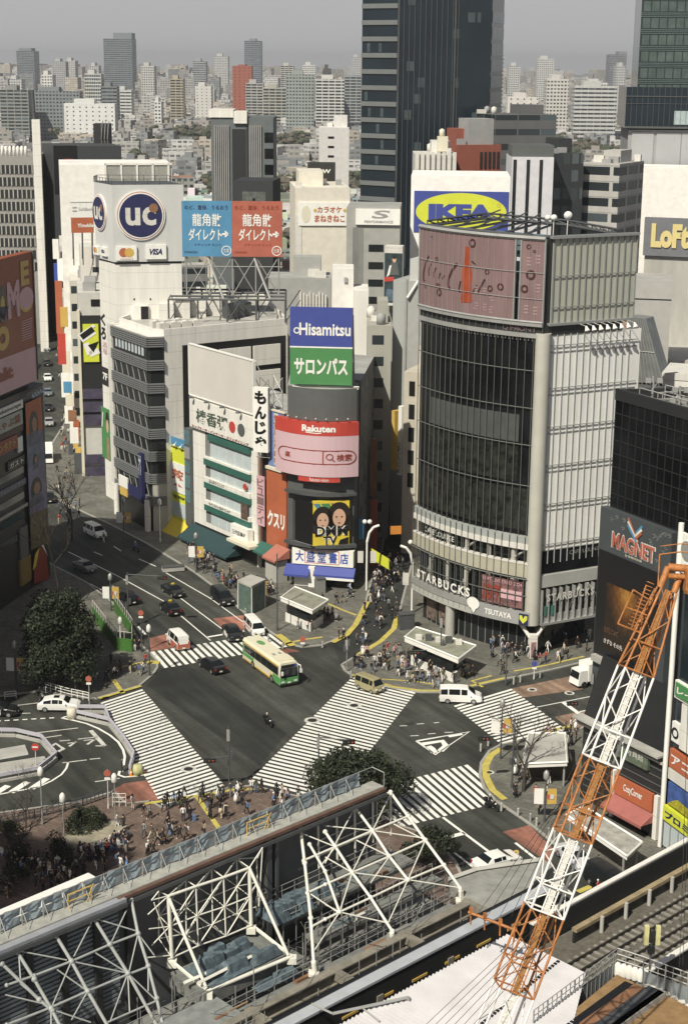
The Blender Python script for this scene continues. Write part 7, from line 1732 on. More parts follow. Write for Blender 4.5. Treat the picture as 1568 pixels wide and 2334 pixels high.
for c in(3.8,4.3,6.2,7.2,7.7,9.8,11.3,11.9,13.3):
 for zz in(3.6,4.6,5.6):b.tube(S(-13,c,zz+rg.uniform(-.2,.2)),S(22,c,zz),.03,4)
for i in range(20):a=-12+i*1.8;b.tube(S(a,3.8,4.4),S(a+.2,7.6,4.4),.03,4);b.tube(S(a,9.8,4.8),S(a+.3,13.8,5.2),.03,4)
b.build('ledgers',M['steel_dark'],t)
for i in range(26):
 a,c,z_=rg.choice(((rg.uniform(7,21),rg.uniform(.8,3.2),7.4),(rg.uniform(-3,20),rg.uniform(8.1,9.2),5.4),(rg.uniform(9,22),rg.uniform(4.6,5.8),6.2),(rg.uniform(-13,-3),rg.uniform(6.3,10.5),6.0)))
 f=MB();w_,l_=rg.uniform(.12,.4),rg.uniform(.7,2.4);sbox(f,a,c,z_,a+l_,c+w_,z_+rg.uniform(.06,.4));o=f.build('building_material',rg.choice((M['steel'],M['wood'],M['tarp'],M['offwhite'],M['rust'])));tag(o,'loose building material lying on a plank deck of the station','material','loose material on the plank decks')
b=MB()
for i in range(9):
 a,c=rg.uniform(-12,18),rg.uniform(8,14);P=[S(a+k*.9,c+.5*math.sin(k+i),7.6-1.2*math.sin(k*math.pi/7))for k in range(8)];b.path(P,.025,3)
o=b.build('cable',M['black']);tag(o,'slack black cables looped over the girders','cable')
b=MB();P=[G(*q,6.0)for q in((1022,2000),(1085,1978),(1232,1956),(1262,1972),(1216,2010),(1212,2062),(1146,2082),(1062,2056),(1046,2035))];b.prism(P,4.8,6.0,0);o=b.build('bridge_roof',mat('weathered grey roof',(.27,.27,.25),.9,.3,.5));tag(o,'flat weathered grey bridge roof beside the foot of the white frame','roof')
b=MB();P=[G(*q,6.5)for q in((1022,1996),(1085,1974),(1232,1952))]
for p,q in zip(P[:-1],P[1:]):b.tube((*p,6.2),(*q,6.2),.22,4)
o=b.build('roof_parapet',M['concrete']);tag(o,'low concrete parapet along the grey bridge roof','parapet')
t=thing('corrugated_roof','white corrugated platform roof behind the crane boom','roof',tuple(S(7,22,5)))
b=MB();P=[S(-8,18.5,9),S(15.8,18.6,9),S(16.0,25.7,9),S(2.0,34,9),S(-8,34,9)]
n=62
for i in range(n):
 a0,a1=-8+23.8*i/n,-8+23.8*(i+.5)/n;a2=-8+23.8*(i+1)/n
 ce=lambda a:34 if a<2 else 34-(a-2)/14*8.3
 b.quad(S(a0,18.5,9),S(a1,18.5,9.16),S(a1,ce(a1),9.16),S(a0,ce(a0),9));b.quad(S(a1,18.5,9.16),S(a2,18.5,9),S(a2,ce(a2),9),S(a1,ce(a1),9.16))
b.build('sheeting',mat('white corrugated sheet',(.50,.485,.50),.5,.10,.4),t)
b=MB();sbox(b,-8,18.7,4,15.7,19,8.85);sbox(b,15.4,18.7,4,15.7,25.5,8.85);b.build('fascia',M['concrete_dark'],t)
b=MB();b.quad(S(3.5,25.2,9.13),S(15.6,23.4,9.13),S(15.6,23.65,9.13),S(3.5,25.45,9.13));b.build('valley_gap',M['black'],t)
b=MB();b.tube(S(-1.5,17.6,9.4),S(3.8,19.6,9.3),.14,4);b.tube(S(3.8,19.6,9.3),S(3.8,19.6,8),.2,6);b.tube(S(-1.5,17.6,9.4),S(-1.5,15.5,9.2),.1,4);b.tube(S(.6,18.2,9.3),S(.4,20.2,9.2),.08,4);o=b.build('signal_gantry',M['steel']);tag(o,'grey gantry arm lying over the edge of the corrugated roof','gantry')
t=thing('viaduct','elevated railway viaduct with parapets and three tracks','viaduct',tuple(S(30,22,0)))
b=MB();sbox(b,21,17.0,.1,60,34,5.0);b.build('deck',mat('track ballast',(.115,.105,.085),.95,.35,2.5),t)
b=MB();sbox(b,21,16.4,.1,60,16.9,7.0);b.build('parapet_wall',M['blackish'],t)
b=MB();sbox(b,21,16.3,7.0,60,16.75,7.14);b.build('parapet_cap',M['white_warm'],t)
b=MB();sbox(b,24,18.2,6.0,60,18.7,6.3,0);sbox(b,24,18.3,5.0,60,18.5,6.0,1);b.build('cable_trough',[mat('ochre trough',(.30,.235,.14),.85,.3,.8),M['blackish']],t)
for i in range(7):f=MB();f.tube(S(27+i*3.2,18.9,5),S(27+i*3.2,18.9,6.4),.18,6);f.build('bracket',M['concrete'],t)
for c in(20.3,21.5,23.0,24.2,28.6,29.8):f=MB();sbox(f,16.5,c,5.12,60,c+.12,5.3);f.build('rail',mat('rail steel',(.055,.048,.042),.4,.2,1,metal=.6),t)
for c0 in(19.8,22.5,28.1):
 f=MB()
 for i in range(52):a=16.6+i*.82;sbox(f,a,c0,5.0,a+.24,c0+2.2,5.11)
 f.build('sleepers',mat('sleeper %s'%('wood' if c0>25 else 'grey'),(.13,.09,.06)if c0>25 else(.24,.225,.20),.9,.3,2),t)
f=MB();sbox(f,19,25.3,5.0,60,26.2,5.25);f.build('brown_walkway',M['rust'],t)
b=MB();sbox(b,20,26.6,5.0,60,26.9,6.9,1);sbox(b,20,26.5,6.9,60,27.0,7.05,0);b.build('inner_parapet',[M['white_warm'],M['blackish']],t)
f=MB();sbox(f,26,31.2,5.0,60,33.4,6.2);f.build('white_platform',M['offwhite'],t)
f=MB()
for zz in(6.6,7.3):f.tube(S(24,30.9,zz),S(60,30.9,zz),.06,5)
for i in range(14):f.tube(S(24+i*2.4,30.9,5),S(24+i*2.4,30.9,7.3),.05,5)
f.build('platform_railing',M['offwhite'],t)
for i in range(7):f=MB();a=27+i*3.4;f.box(*(S(a,31.3,6.2)-Vector((.5,.5,0))),*(S(a,31.3,6.2)+Vector((.5,.5,.9))));f.build('platform_screen',M['steel'],t)
t=thing('brown_roof','low brown roof with long skylights and a pipe railing in the corner','roof',tuple(S(18,34,6)))
P=[G(*q,9.0)for q in((1262,2340),(1405,2221),(1462,2248),(1495,2256),(1568,2295),(1640,2340),(1640,2400),(1250,2400))]
b=MB();b.prism(P,3,9.0,0);b.build('roof_sheet',mat('ochre brown roof',(.27,.165,.075),.85,.3,.8),t)
for(x0,y0,x1,y1,w_,mm)in((1300,2340,1436,2240,.9,'black'),(1330,2345,1455,2255,.8,'rust'),(1370,2352,1495,2262,1.3,'steel_dark'),(1385,2356,1510,2265,.5,'concrete')):
 a,c=G(x0,y0,9.16),G(x1,y1,9.16);f=MB();d=c-a;f.obox((a+c)/2,d,d.length/2,w_/2,9.0,9.12 if mm=='black' else 9.45);f.build('skylight',M[mm],t)
P=[G(*q,9.0)for q in((1215,2335),(1405,2192),(1465,2212),(1600,2262))]
f=MB();w2=MB()
for p,q in zip(P[:-1],P[1:]):
 n=int((q-p).length/.55)
 for i in range(n+1):
  s=p.lerp(q,i/n);f.tube((*s,7.4),(*s,10.1),.035 if i%3 else .06,4)
 for zz in(9.2,9.65,10.1):f.tube((*p,zz),(*q,zz),.045,4)
 w2.quad((*p,7.2),(*q,7.2),(*q,9.0),(*p,9.0))
f.build('railing',M['steel'],t);w2.build('railing_screen',mat('grey mesh screen',(.20,.22,.23),.7,.2,1),t)
for i in range(5):
 p=G(1407+i*13,2212+i*3.4,8.4);f=MB();f.lathe((*p,8.0),[(.24,0),(.26,.1),(.24,.9),(.12,1.05)],8);o=f.build('insulator_drum',M['white_warm']);tag(o,'cream insulator drum in a row behind the brown roof railing','drum','insulator drums by the railing')
p=G(1480,2206,8.0);zt=Z(p,2130)
t=thing('rail_signal','yellow rail signal heads on a mast beside the tracks','signal',(*p,5))
f=MB();f.tube((*p,5),(*p,zt+.4),.09,6);f.build('mast',M['steel_dark'],t)
for d in(-.42,.42):f=MB();f.box(p.x+d-.16,p.y-.25,zt-.75,p.x+d+.16,p.y+.1,zt+.75);f.build('signal_head',mat('pale yellow metal',(.62,.58,.28),.6,.15,1),t)
f=MB();f.box(p.x-.3,p.y-.12,zt-.6,p.x+.3,p.y+.12,zt+.3);f.box(p.x-.25,p.y-.2,zt-1.5,p.x+.25,p.y+.2,zt-.9);f.build('signal_body',M['blackish'],t)
f=MB()
for i in range(6):p=G(1480+i*17,2245+i*9,8.2);f=MB();f.box(p.x-.4,p.y-.3,6,p.x+.4,p.y+.3,8.1);o=f.build('equipment_cabinet',M['offwhite']);tag(o,'white equipment cabinet in the yard beyond the brown roof','cabinet','white cabinets in the yard')
t=thing('plaza_canopy','long white canopy roof edged with open framing by the plaza crowd','canopy',(*G(100,2040,6),0))
q=[G(*v,6.5)for v in((-40,2090),(202,1989),(237,2009),(215,2016),(0,2108),(-40,2125))]
b=MB();b.prism(q,6.2,6.5,0);b.build('roof',M['white_paint'],t)
b=MB();a,c,d,e=G(0,2096,6.5),G(222,2004,6.5),G(236,2020,6.2),G(0,2124,6.2)
for i in range(12):p,r=a.lerp(c,i/11),e.lerp(d,i/11);b.tube((*p,6.45),(*r,6.4),.07,4)
b.tube((*e,6.4),(*d,6.4),.1,4);b.build('open_frame',M['offwhite'],t)
for i in range(4):p=a.lerp(c,(i+.5)/4);f=MB();f.tube((*p,.1),(*p,6.2),.12,6);f.build('post',M['steel'],t)
# ---------------------------------------------------------------- unseen blocks added beside the viewpoint to shade the plaza and the evergreen
for nm,lab,P,h in(('unseen_shade_tower','tall office tower beside the station, throwing shade over the plaza',[(-91,20),(-71,49),(-110,60),(-124,30)],116),('unseen_shade_block','department store block beside the bus loop, shading the evergreen tree',[(-70,124),(-60,139),(-100,150),(-106,130)],78)):
 t=thing(nm,lab,'building',(*P[0],0));b=MB();b.prism(P,0,h,0,1);b.build('wall',[FA['strip'],OBJROOF],t,color=(.5,.5,.48))
# ---------------------------------------------------------------- crane boom
t=thing('crane','orange and white lattice crane boom leaning over the station','crane',(0,0,0));ORG[t.name]=Vector((0,0,0))
top=AT(1528,1322,92);bot=AT(1140,2334,84)
ax=(top-bot);Lb=ax.length;ax.normalize()
bot=bot-ax*16;Lb+=16
sx=ax.cross(Vector((0,1,0))).normalized();sy=sx.cross(ax).normalized()
if sx.x<0:sx=-sx
OR,WHT=mat('crane orange',(.40,.155,.045),.55,.45,2.5),mat('crane white',(.82,.80,.76),.5,.10,1.0)
def bp(s,i,j):
 k=s/Lb;wd=(1.16-.26*k)*(1 if k<.86 else max(.42,1-(k-.86)*3.6))
 return bot+ax*s+sx*(i*wd)+sy*(j*wd*.85)
cuts=[(2334,None)]
def s_at(y):
 lo,hi=0,Lb
 for _ in range(40):
  m_=(lo+hi)/2
  if PR(bot+ax*m_)[1]>y:lo=m_
  else:hi=m_
 return lo
ss=[0,s_at(2255),s_at(2075),s_at(1905),s_at(1735),s_at(1530),s_at(1345)]
for n_,(s0,s1)in enumerate(zip(ss[:-1],ss[1:])):
 m_=WHT if n_%2==0 else OR
 sec=MB();C4=[(-1,-1),(1,-1),(1,1),(-1,1)]
 for i,j in C4:sec.tube(bp(s0,i,j),bp(s1,i,j),.075,7)
 sec.build('boom_section',m_,t)
 lat=MB();nb=max(3,round((s1-s0)/2.5))
 for q in range(nb):
  a,c=s0+(s1-s0)*q/nb,s0+(s1-s0)*(q+1)/nb
  for e in range(4):
   p,r=C4[e],C4[(e+1)%4]
   if(q+e)%2:lat.tube(bp(a,*p),bp(c,*r),.04,5)
   else:lat.tube(bp(a,*r),bp(c,*p),.04,5)
   if q==0 or q==nb//2:lat.tube(bp(a,*p),bp(a,*r),.055,5)
 lat.build('lattice',m_,t)
 wk=MB();rows=int((s1-s0)/.5)
 u=lambda s,v:bp(s,v,-.75)
 for v in(-.32,.22):wk.tube(u(s0,v),u(s1,v),.045,5)
 for q in range(rows):a=s0+(s1-s0)*q/rows;wk.tube(u(a,-.32),u(a,.22),.022,4)
 wk.build('ladder',m_,t)
 wk=MB();wk.quad(bp(s0,-.24,-.72),bp(s0,.1,-.72),bp(s1,.1,-.72),bp(s1,-.24,-.72));wk.build('walkway_mesh',mat('mesh %s'%m_.name,(.62,.60,.56)if m_ is WHT else(.33,.16,.05),.7,.3,6),t)
s6=ss[-1]
f=MB()
tipR,tipL=bp(s6,1,0)+Vector((1.0,0,.5)),bp(s6,-1,0)
f.tube(bp(s6,-.9,0),bp(s6,-.9,0)+ax*1.3,.2,8);f.tube(bp(s6,.9,0),bp(s6,.9,0)+ax*1.1,.2,8);f.tube(bp(s6,-.9,0)+ax*1.3,tipR+ax*1.0,.24,8);f.tube(tipR+ax*1.0,tipR-ax*.6,.3,8);f.tube(bp(s6,-.6,-.4)+ax*.8,tipR+ax*.5,.18,6);f.box(tipR.x-.45,tipR.y-.4,tipR.z-.4,tipR.x+.5,tipR.y+.4,tipR.z+.9)
f.build('boom_head',OR,t)
f=MB();P=[bp(s6,-1.2,0),bp(s6,-1.2,0)+ax*1.8+sx*-.6,bp(s6,-1.2,0)+ax*2.4+sx*.5,tipR+ax*2.0,tipR+ax*.8];f.path(P,.045,5)
f.path([p+Vector((0,0,.5))for p in P[1:4]],.035,4);f.build('head_railing',OR,t)
f=MB();a0=ss[5]+2.2
for v in(0,.55):f.tube(bp(a0,-1,-1)-sx*(.5+v*0)+sx*-.25*v,bp(s6-.2,-1,-1)-sx*(.35+v),.04,5)
for i in range(14):s=a0+(s6-a0)*i/13;f.tube(bp(s,-1,-1)-sx*.5,bp(s,-1,-1)-sx*.95,.03,4)
f.path([bp(a0,-1,-1)-sx*.1,bp(a0,-1,-1)-sx*1.5,bp(a0+2.2,-1,-1)-sx*1.5,bp(a0+2.0,-1,-1)-sx*.4],.05,5);f.path([bp(a0+1.1,-1,-1)-sx*.1,bp(a0+1.1,-1,-1)-sx*1.5],.04,5)
f.build('boom_ladder',OR,t)
sp_=AT(1122,2100,104)
f=MB();head=bp(s6,0,-.8)
for i,e in enumerate((-1.2,-.4,.5,1.3)):f.tube(bp(s_at(1735)+i*.3,-.9,-.9),Vector((sp_.x+e,sp_.y,sp_.z+.4)),.022,3)
f.tube(bp(s_at(1530),-1,-1),AT(1280,1800,96),.02,3)
for i in range(6):f.tube(AT(1200+i*14,2120,84.5),AT(960+i*22,2345,80),.018,3)
f.tube(tipR,AT(1548,2200,91.5),.02,3);f.tube(tipR+Vector((.25,0,0)),AT(1555,2200,91.6),.02,3)
f.build('wire_rope',mat('wire rope',(.05,.05,.05),.5,0),t)
f=MB();e1=(AT(1152,2112,103.5)-AT(1090,2088,104.5));e1.normalize();c=sp_
f.tube(c-e1*1.9,c+e1*1.9,.11,6)
for k in(-1.7,-.6,.6,1.7):f.tube(c+e1*k,c+e1*k+Vector((0,0,-.9)),.07,6);f.obox((c+e1*k).xy,(1,.2),.12,.12,c.z+(e1*k).z-.1,c.z+(e1*k).z+.42)
f.build('spreader',OR,t)
# ---------------------------------------------------------------- trees and planting
LEAF=[mat('leaf deep',(.013,.019,.008),.7,.35,.9),mat('leaf mid',(.022,.031,.011),.7,.35,.9),mat('leaf light',(.042,.052,.018),.7,.3,.9)]
BARK=mat('bark',(.055,.045,.038),.9,.3,3)
def crown(t,blobs,n,size,seed,name='crown'):
 rg=random.Random(seed);b=MB();tot=sum(r**2 for _,r in blobs)
 for c,r in blobs:
  for _ in range(int(n*r*r/tot)):
   d=Vector((rg.gauss(0,1),rg.gauss(0,1),rg.gauss(0,.8)+.25)).normalized();p=Vector(c)+d*r*rg.uniform(.62,1.08)
   nn=(d+Vector((rg.gauss(0,.7),rg.gauss(0,.7),rg.gauss(0,.7)))).normalized();x=nn.orthogonal().normalized();y=nn.cross(x);s=size*rg.uniform(.6,1.3);q=rg.uniform(0,6.28)
   x,y=x*math.cos(q)+y*math.sin(q),y*math.cos(q)-x*math.sin(q)
   b.add([p-x*s,p-y*s*.6,p+x*s,p+y*s*.6],[(0,1,2,3)],0 if rg.random()<.6 else 1 if rg.random()<.85 else 2)
 b.build(name,LEAF,t)
def evergreen(name,label,base,ground,blobs,n,size,seed,tr=.3):
 t=thing(name,label,'tree' if name!='shrub' else 'shrub',(*base,ground));b=MB();zc=min(c[2]for c,r in blobs)
 b.tube((*base,ground),(*base,zc+1),tr,8,0,tr*.7);rg=random.Random(seed)
 for c,r in blobs[::3]:b.tube((*base,zc*.7+ground),c,tr*.35,5,0,.05)
 b.build('trunk',BARK,t);crown(t,blobs,n,size,seed)
def dome(cx,cy,z,R_,h,n,seed,rb=(.28,.42)):
 rg=random.Random(seed);o=[]
 for i in range(n):
  a=rg.uniform(0,6.28);v=rg.random();rr=R_*math.sqrt(rg.random())*(.92 if v<.8 else .6)
  zz=h*math.sqrt(max(0,1-(rr/R_)**2))*rg.uniform(.35,.95);o.append(((cx+rr*math.cos(a),cy+rr*math.sin(a),z+zz),R_*rg.uniform(*rb)))
 return o
p=G(812,1852);evergreen('evergreen_tree','round dome shaped evergreen by the diagonal crossing',p,.13,dome(p.x,p.y,1.6,4.9,4.6,34,1),15000,.17,1,.35)
p=G(140,1572);evergreen('evergreen_tree','tall dark evergreen with two lobes beside the green hoarding',p,.13,dome(p.x,p.y,1.2,4.4,5.2,30,2)+dome(p.x-.1,p.y+.3,3.6,4.3,4.5,26,31)+dome(p.x-.3,p.y+.6,6.2,4.0,5.8,30,3),30000,.19,2,.4)
p=G(990,1985);evergreen('evergreen_tree','small ragged evergreen at the end of the station deck',p,.13,dome(p.x,p.y,.6,2.6,3.2,14,4),4000,.14,4,.2)
p=G(196,1893);evergreen('shrub','dark clipped dome shrub in the plaza planter',p,.13,dome(p.x,p.y,.2,2.1,2.0,16,5,(.25,.4)),5000,.10,5,.12)
for i,(x,y,R_,h)in enumerate(((60,1975,2.2,2.2),(125,1960,1.7,2.0),(20,1925,1.8,1.6),(160,1985,1.5,1.5),(25,2030,1.6,2.0))):
 p=G(x,y);evergreen('shrub','dull spreading shrub among the plaza crowd, '+('beside the lamp post','behind the seated people','next to the dark fence','close to the orange jacket','near the white canopy')[i],p,.13,dome(p.x,p.y,.4,R_,h,9,20+i),1600,.09,20+i,.08)
def bare(name,label,px,H,seed,spread=.5,r0=.16,depth=5):
 rg=random.Random(seed);p=G(*px);t=thing(name,label,'tree',(*p,.13));tb,lb=MB(),MB()
 def grow(a,d,l,r,k):
  c=a+d*l;(tb if k>=depth-1 else lb).tube(a,c,r,5 if k>2 else 3,0,r*.72,False)
  if k==0:return
  for _ in range(rg.choice((2,3))if k>1 else 3):
   q=(d+Vector((rg.gauss(0,spread),rg.gauss(0,spread),rg.gauss(.08,spread*.6)))).normalized();grow(c,q,l*rg.uniform(.62,.9),r*.62,k-1)
 grow(Vector((*p,.13)),Vector((.02,.05,1)),H*.28,r0,depth);tb.build('trunk',BARK,t);lb.build('branches',BARK,t)
bare('bare_tree','tall leafless street tree by the avenue mouth',(133,1396),14.5,3,.42,.24,6);bare('bare_tree','leafless tree beside the white van on the avenue',(165,1235),12,5,.45,.18,5);bare('bare_tree','leafless tree over the subway canopy on the corner island',(1192,1806),9.5,7,.42,.2,6)
bare('bare_tree','bushy leafless tree in the dim plaza corner',(35,1985),7,9,.5,.14,6);bare('bare_tree','thin leafless tree by the dark plaza fence',(60,1890),6,12,.5,.1,5)
b=MB();b.prism([G(*q)for q in((128,1938),(182,1885),(262,1884),(292,1895),(260,1918),(170,1945))],.13,.62,1,0);o=b.build('planter',[mat('planter soil',(.30,.27,.20),.9,.3,1),M['concrete']]);tag(o,'pale stone planter bed around the clipped dome shrub','planter')
b=MB();b.prism([G(*q)for q in((180,1962),(292,1903),(300,1912),(190,1972))],.13,.58,0);o=b.build('bench',M['steel_dark']);tag(o,'long dark curved bench edging the plaza planter','bench')
# ---------------------------------------------------------------- vehicles
TYRE=mat('tyre',(.018,.018,.018),.8,0);RIM=mat('wheel rim',(.45,.45,.45),.35,0,metal=.6);CGL=mat('car glass',(.012,.015,.017),.08,0,spec=.5)
HL=mat('headlight lens',(.75,.75,.72),.2,0);TL=mat('tail light',(.35,.02,.015),.3,0);PLATE=mat('number plate',(.75,.74,.62),.5,0)
def paint(c):return mat('car paint %.2f %.2f %.2f'%c,c,.28,.04,.5,obj=True)
PROF={'sedan':[(-.5,.32,.74,.78),(-.47,.26,.92,.97),(-.36,.24,.95,1.02),(-.20,.24,.95,1.43),(.0,.24,.94,1.47),(.10,.24,.93,1.43),(.27,.24,.90,1.0),(.44,.27,.76,.86),(.5,.34,.60,.66)],'suv':[(-.5,.38,.85,.9),(-.48,.32,.98,1.06),(-.36,.30,1.0,1.40),(-.15,.30,1.0,1.62),(.02,.30,1.0,1.62),(.12,.30,1.0,1.52),(.27,.30,.98,1.10),(.44,.32,.85,.95),(.5,.40,.65,.75)],'van':[(-.5,.36,1.0,1.50),(-.485,.30,1.08,1.90),(-.3,.28,1.08,1.95),(.0,.28,1.06,1.95),(.16,.28,1.04,1.88),(.35,.28,1.0,1.14),(.46,.30,.84,.94),(.5,.36,.62,.68)],'box':[(-.5,.36,1.0,1.5),(-.49,.30,1.06,1.92),(-.2,.28,1.06,1.97),(.2,.28,1.05,1.97),(.34,.28,1.03,1.88),(.455,.28,1.0,1.08),(.49,.32,.82,.9),(.5,.36,.60,.66)]}
def car(label,kind,L,W,H,col,px,px2,group=None,name=None,cat=None,extra=None,z=.02):
 k={'sedan':1.47,'suv':1.62,'van':1.95,'box':1.97}[kind]
 t=thing(name or{'sedan':'sedan_car','suv':'suv_car','van':'minivan','box':'van'}[kind],label,cat or('van' if kind in('van','box')else 'car'),(0,0,0),group)
 P=[(x*L,a*H/k,b_*H/k,c*H/k)for x,a,b_,c in PROF[kind]];b=MB();ring=[]
 gi=[i for i,p in enumerate(P)if p[3]-p[2]>.2]
 for i,(x,a,b_,c)in enumerate(P):
  w_=W/2*(.90 if i in(0,len(P)-1)else 1);wt=w_*(.80 if i in gi else .92)
  ring.append([(x,-w_*.96,a),(x,-w_,(a+b_)/2),(x,-w_,b_),(x,-wt,c-(.06 if i in gi else 0)),(x,-wt*.8,c),(x,wt*.8,c),(x,wt,c-(.06 if i in gi else 0)),(x,w_,b_),(x,w_,(a+b_)/2),(x,w_*.96,a)])
 n=len(ring[0]);vs=[v for r in ring for v in r];fs=[]
 for i in range(len(ring)-1):
  for j in range(n):fs.append((i*n+j,i*n+(j+1)%n,(i+1)*n+(j+1)%n,(i+1)*n+j))
 fs+=[tuple(range(n)),tuple(range(len(vs)-1,len(vs)-n-1,-1))]
 b.add(vs,fs,0);b.build('body',paint(col),t)
 lerp=lambda a,c,f:tuple(a[i]+(c[i]-a[i])*f for i in range(3))
 for s in(2,6):
  for i in gi[:-1]:
   A,B=ring[i],ring[i+1];lo,hi=(2,3)if s==2 else(7,6);o=-.015 if s==2 else .015
   q=[lerp(A[lo],A[hi],.12),lerp(B[lo],B[hi],.12),lerp(B[lo],B[hi],.9),lerp(A[lo],A[hi],.9)]
   q=[lerp(q[0],q[1],.06),lerp(q[1],q[0],.06),lerp(q[2],q[3],.06),lerp(q[3],q[2],.06)]
   f=MB();f.poly([(v[0],v[1]+o,v[2]+.004)for v in(q if s==6 else q[::-1])][::-1]);f.build('side_window',CGL,t)
 for nm,i,j in(('windscreen',gi[-1],gi[-1]+1),('rear_window',gi[0],gi[0]-1)):
  A,B=ring[i],ring[j];d=.02 if nm=='windscreen' else-.02
  q=[lerp(A[4],B[3],.1),lerp(A[5],B[6],.1),lerp(A[6],B[7],.92)if 0 else lerp(A[5],B[6],.92),lerp(A[4],B[3],.92)];f=MB();f.poly([(v[0]+d,v[1]*1.06,v[2]+.02)for v in q]);f.build(nm,CGL,t)
 wr=.33 if W>1.6 else .28
 for x in(-.31*L,.30*L):
  for y in(-1,1):
   f=MB();f.tube((x,y*(W/2-.2),wr),(x,y*(W/2+.015),wr),wr,14);wo=f.build('wheel',TYRE,t);f=MB();f.tube((x,y*(W/2+.01),wr),(x,y*(W/2+.03),wr),wr*.62,12);r_=f.build('rim',RIM,t);r_.parent=wo
 A,B=ring[-2],ring[1]
 for y in(-1,1):
  x0,zz=P[-2][0],P[-2][2];f=MB();f.box(x0-.12,y*W*.36-.17,zz-.16,x0+L*.028,y*W*.36+.17,zz+.02);f.build('headlight',HL,t)
  x0,zz=P[0][0],P[0][2];f=MB();f.box(x0-.02,y*W*.40-.1,zz-.1,x0+.14,y*W*.40+.1,zz+.16);f.build('tail_light',TL,t)
  f=MB();xm=P[gi[-1]][0]+.25;f.box(xm,y*(W/2+.02),P[3][2],xm+.14,y*(W/2+.2),P[3][2]+.16)if y>0 else f.box(xm,-W/2-.2,P[3][2],xm+.14,-W/2-.02,P[3][2]+.16);f.build('mirror',paint(col),t)
 for x,d in((P[-1][0]+.01,.03),(P[0][0]-.03,.03)):f=MB();f.box(x-.01,-.19,.42,x+d,.19,.58);f.build('number_plate',PLATE,t)
 f=MB();f.box(P[-1][0]-.02,-W*.3,.40,P[-1][0]+.012,W*.3,.56);f.build('grille',M['blackish'],t)
 def ex(nm,x0,y0,z0,x1,y1,z1,m):f=MB();f.box(x0,y0,z0,x1,y1,z1);f.build(nm,m,t)
 if extra:extra(ex,P,W,H,L)
 a,c=G(*px),G(*px2);d=c-a;t.location=(*((a+c)/2),z);t.rotation_euler=(0,0,math.atan2(d.y,d.x));return t
BK=(.012,.013,.015);WT=(.80,.79,.76)
def taxi(ex,P,W,H,L):ex('roof_sign',-.1,-.22,H,.12,.22,H+.16,M['yellow'])
car('black van parked at the kerb beside the glass lift box','van',4.9,1.85,1.95,BK,(489,1358),(526,1388));car('black taxi sedan with yellow roof sign heading to the junction','sedan',4.7,1.72,1.5,BK,(372,1340),(418,1370),extra=taxi)
car('black taxi with roof lamp heading up the avenue, tail lights facing us','sedan',4.5,1.72,1.6,BK,(408,1412),(370,1380),extra=taxi)
def panda(ex,P,W,H,L):ex('white_door',-.9,-W/2-.02,.32,.55,-W/2+.02,.92,M['white_paint']);ex('white_door',-.9,W/2-.02,.32,.55,W/2+.02,.92,M['white_paint'])
car('black car with white doors crossing the striped crossing','suv',4.5,1.8,1.62,BK,(516,1436),(546,1472),extra=panda)
def stripe(ex,P,W,H,L):ex('red_stripe',-L*.48,-W/2-.015,.78,L*.42,-W/2+.01,.9,M['red']);ex('red_stripe',-L*.48,W/2-.015,.78,L*.42,W/2+.01,.9,M['red'])
car('white van with a thin red side stripe beside the black and white car','box',4.4,1.68,1.95,WT,(562,1422),(597,1461),extra=stripe)
def redback(ex,P,W,H,L):ex('red_panel',-L/2-.03,-W*.48,.4,-L/2+.02,W*.48,1.0,M['red_brick']);ex('red_panel',-L*.49,-W/2-.015,.35,L*.1,-W/2+.01,1.05,M['red_brick']);ex('red_panel',-L*.49,W/2-.015,.35,L*.1,W/2+.01,1.05,M['red_brick'])
car('small white and red minibus seen from behind at the crossing','box',4.2,1.75,2.15,WT,(422,1488),(392,1460),extra=redback)
car('black saloon driving away on the junction side of the crossing','sedan',4.8,1.8,1.5,BK,(505,1540),(462,1512))
car('tan tall kei car on the end of the diagonal crossing','box',3.6,1.55,1.78,(.32,.285,.16),(812,1561),(872,1585));car('white minivan side on, at the start of the far right crossing','van',4.95,1.85,1.93,WT,(1004,1598),(1094,1600))['label']='white minivan side on before the triangle marking'
def sroof(ex,P,W,H,L):ex('sunroof',-.55,-.4,H-.02,.1,.4,H+.012,CGL)
car('white coupe shaped suv leaving the bus loop','suv',4.75,1.9,1.6,WT,(92,1617),(180,1618),extra=sroof);car('black and white patrol car at the bus loop edge','sedan',4.8,1.8,1.5,BK,(-48,1628),(40,1630),extra=panda)
car('white van passing under the bare tree on the avenue','van',4.7,1.8,1.95,WT,(194,1210),(243,1234));car('grey sedan in the deep shade of the avenue','sedan',4.5,1.75,1.46,(.16,.17,.18),(172,1290),(216,1310));car('black hatchback waiting in shade beside the lamp with banners','suv',4.3,1.75,1.55,BK,(312,1385),(275,1358))
car('white sports car entering from beneath the grey bridge roof','sedan',4.7,1.85,1.35,WT,(1090,1985),(1172,1962));car('silver sedan half hidden by the crane boom','sedan',4.6,1.75,1.46,(.5,.51,.53),(1278,1940),(1335,1990));car('large black van beside the shelter and parapet','van',5.2,1.95,2.1,BK,(1352,2006),(1424,2052))
def ctaxi(ex,P,W,H,L):ex('roof_sign',-.1,-.22,H,.12,.22,H+.16,M['white_paint'])
car('cream taxi under the viaduct behind the boom','sedan',4.6,1.72,1.55,(.62,.60,.45),(1300,2118),(1240,2092),extra=ctaxi)
tc=[(.5,.5,.5),BK,BK,(.2,.22,.25),BK,WT,(.12,.14,.17),BK,(.3,.3,.32),BK]
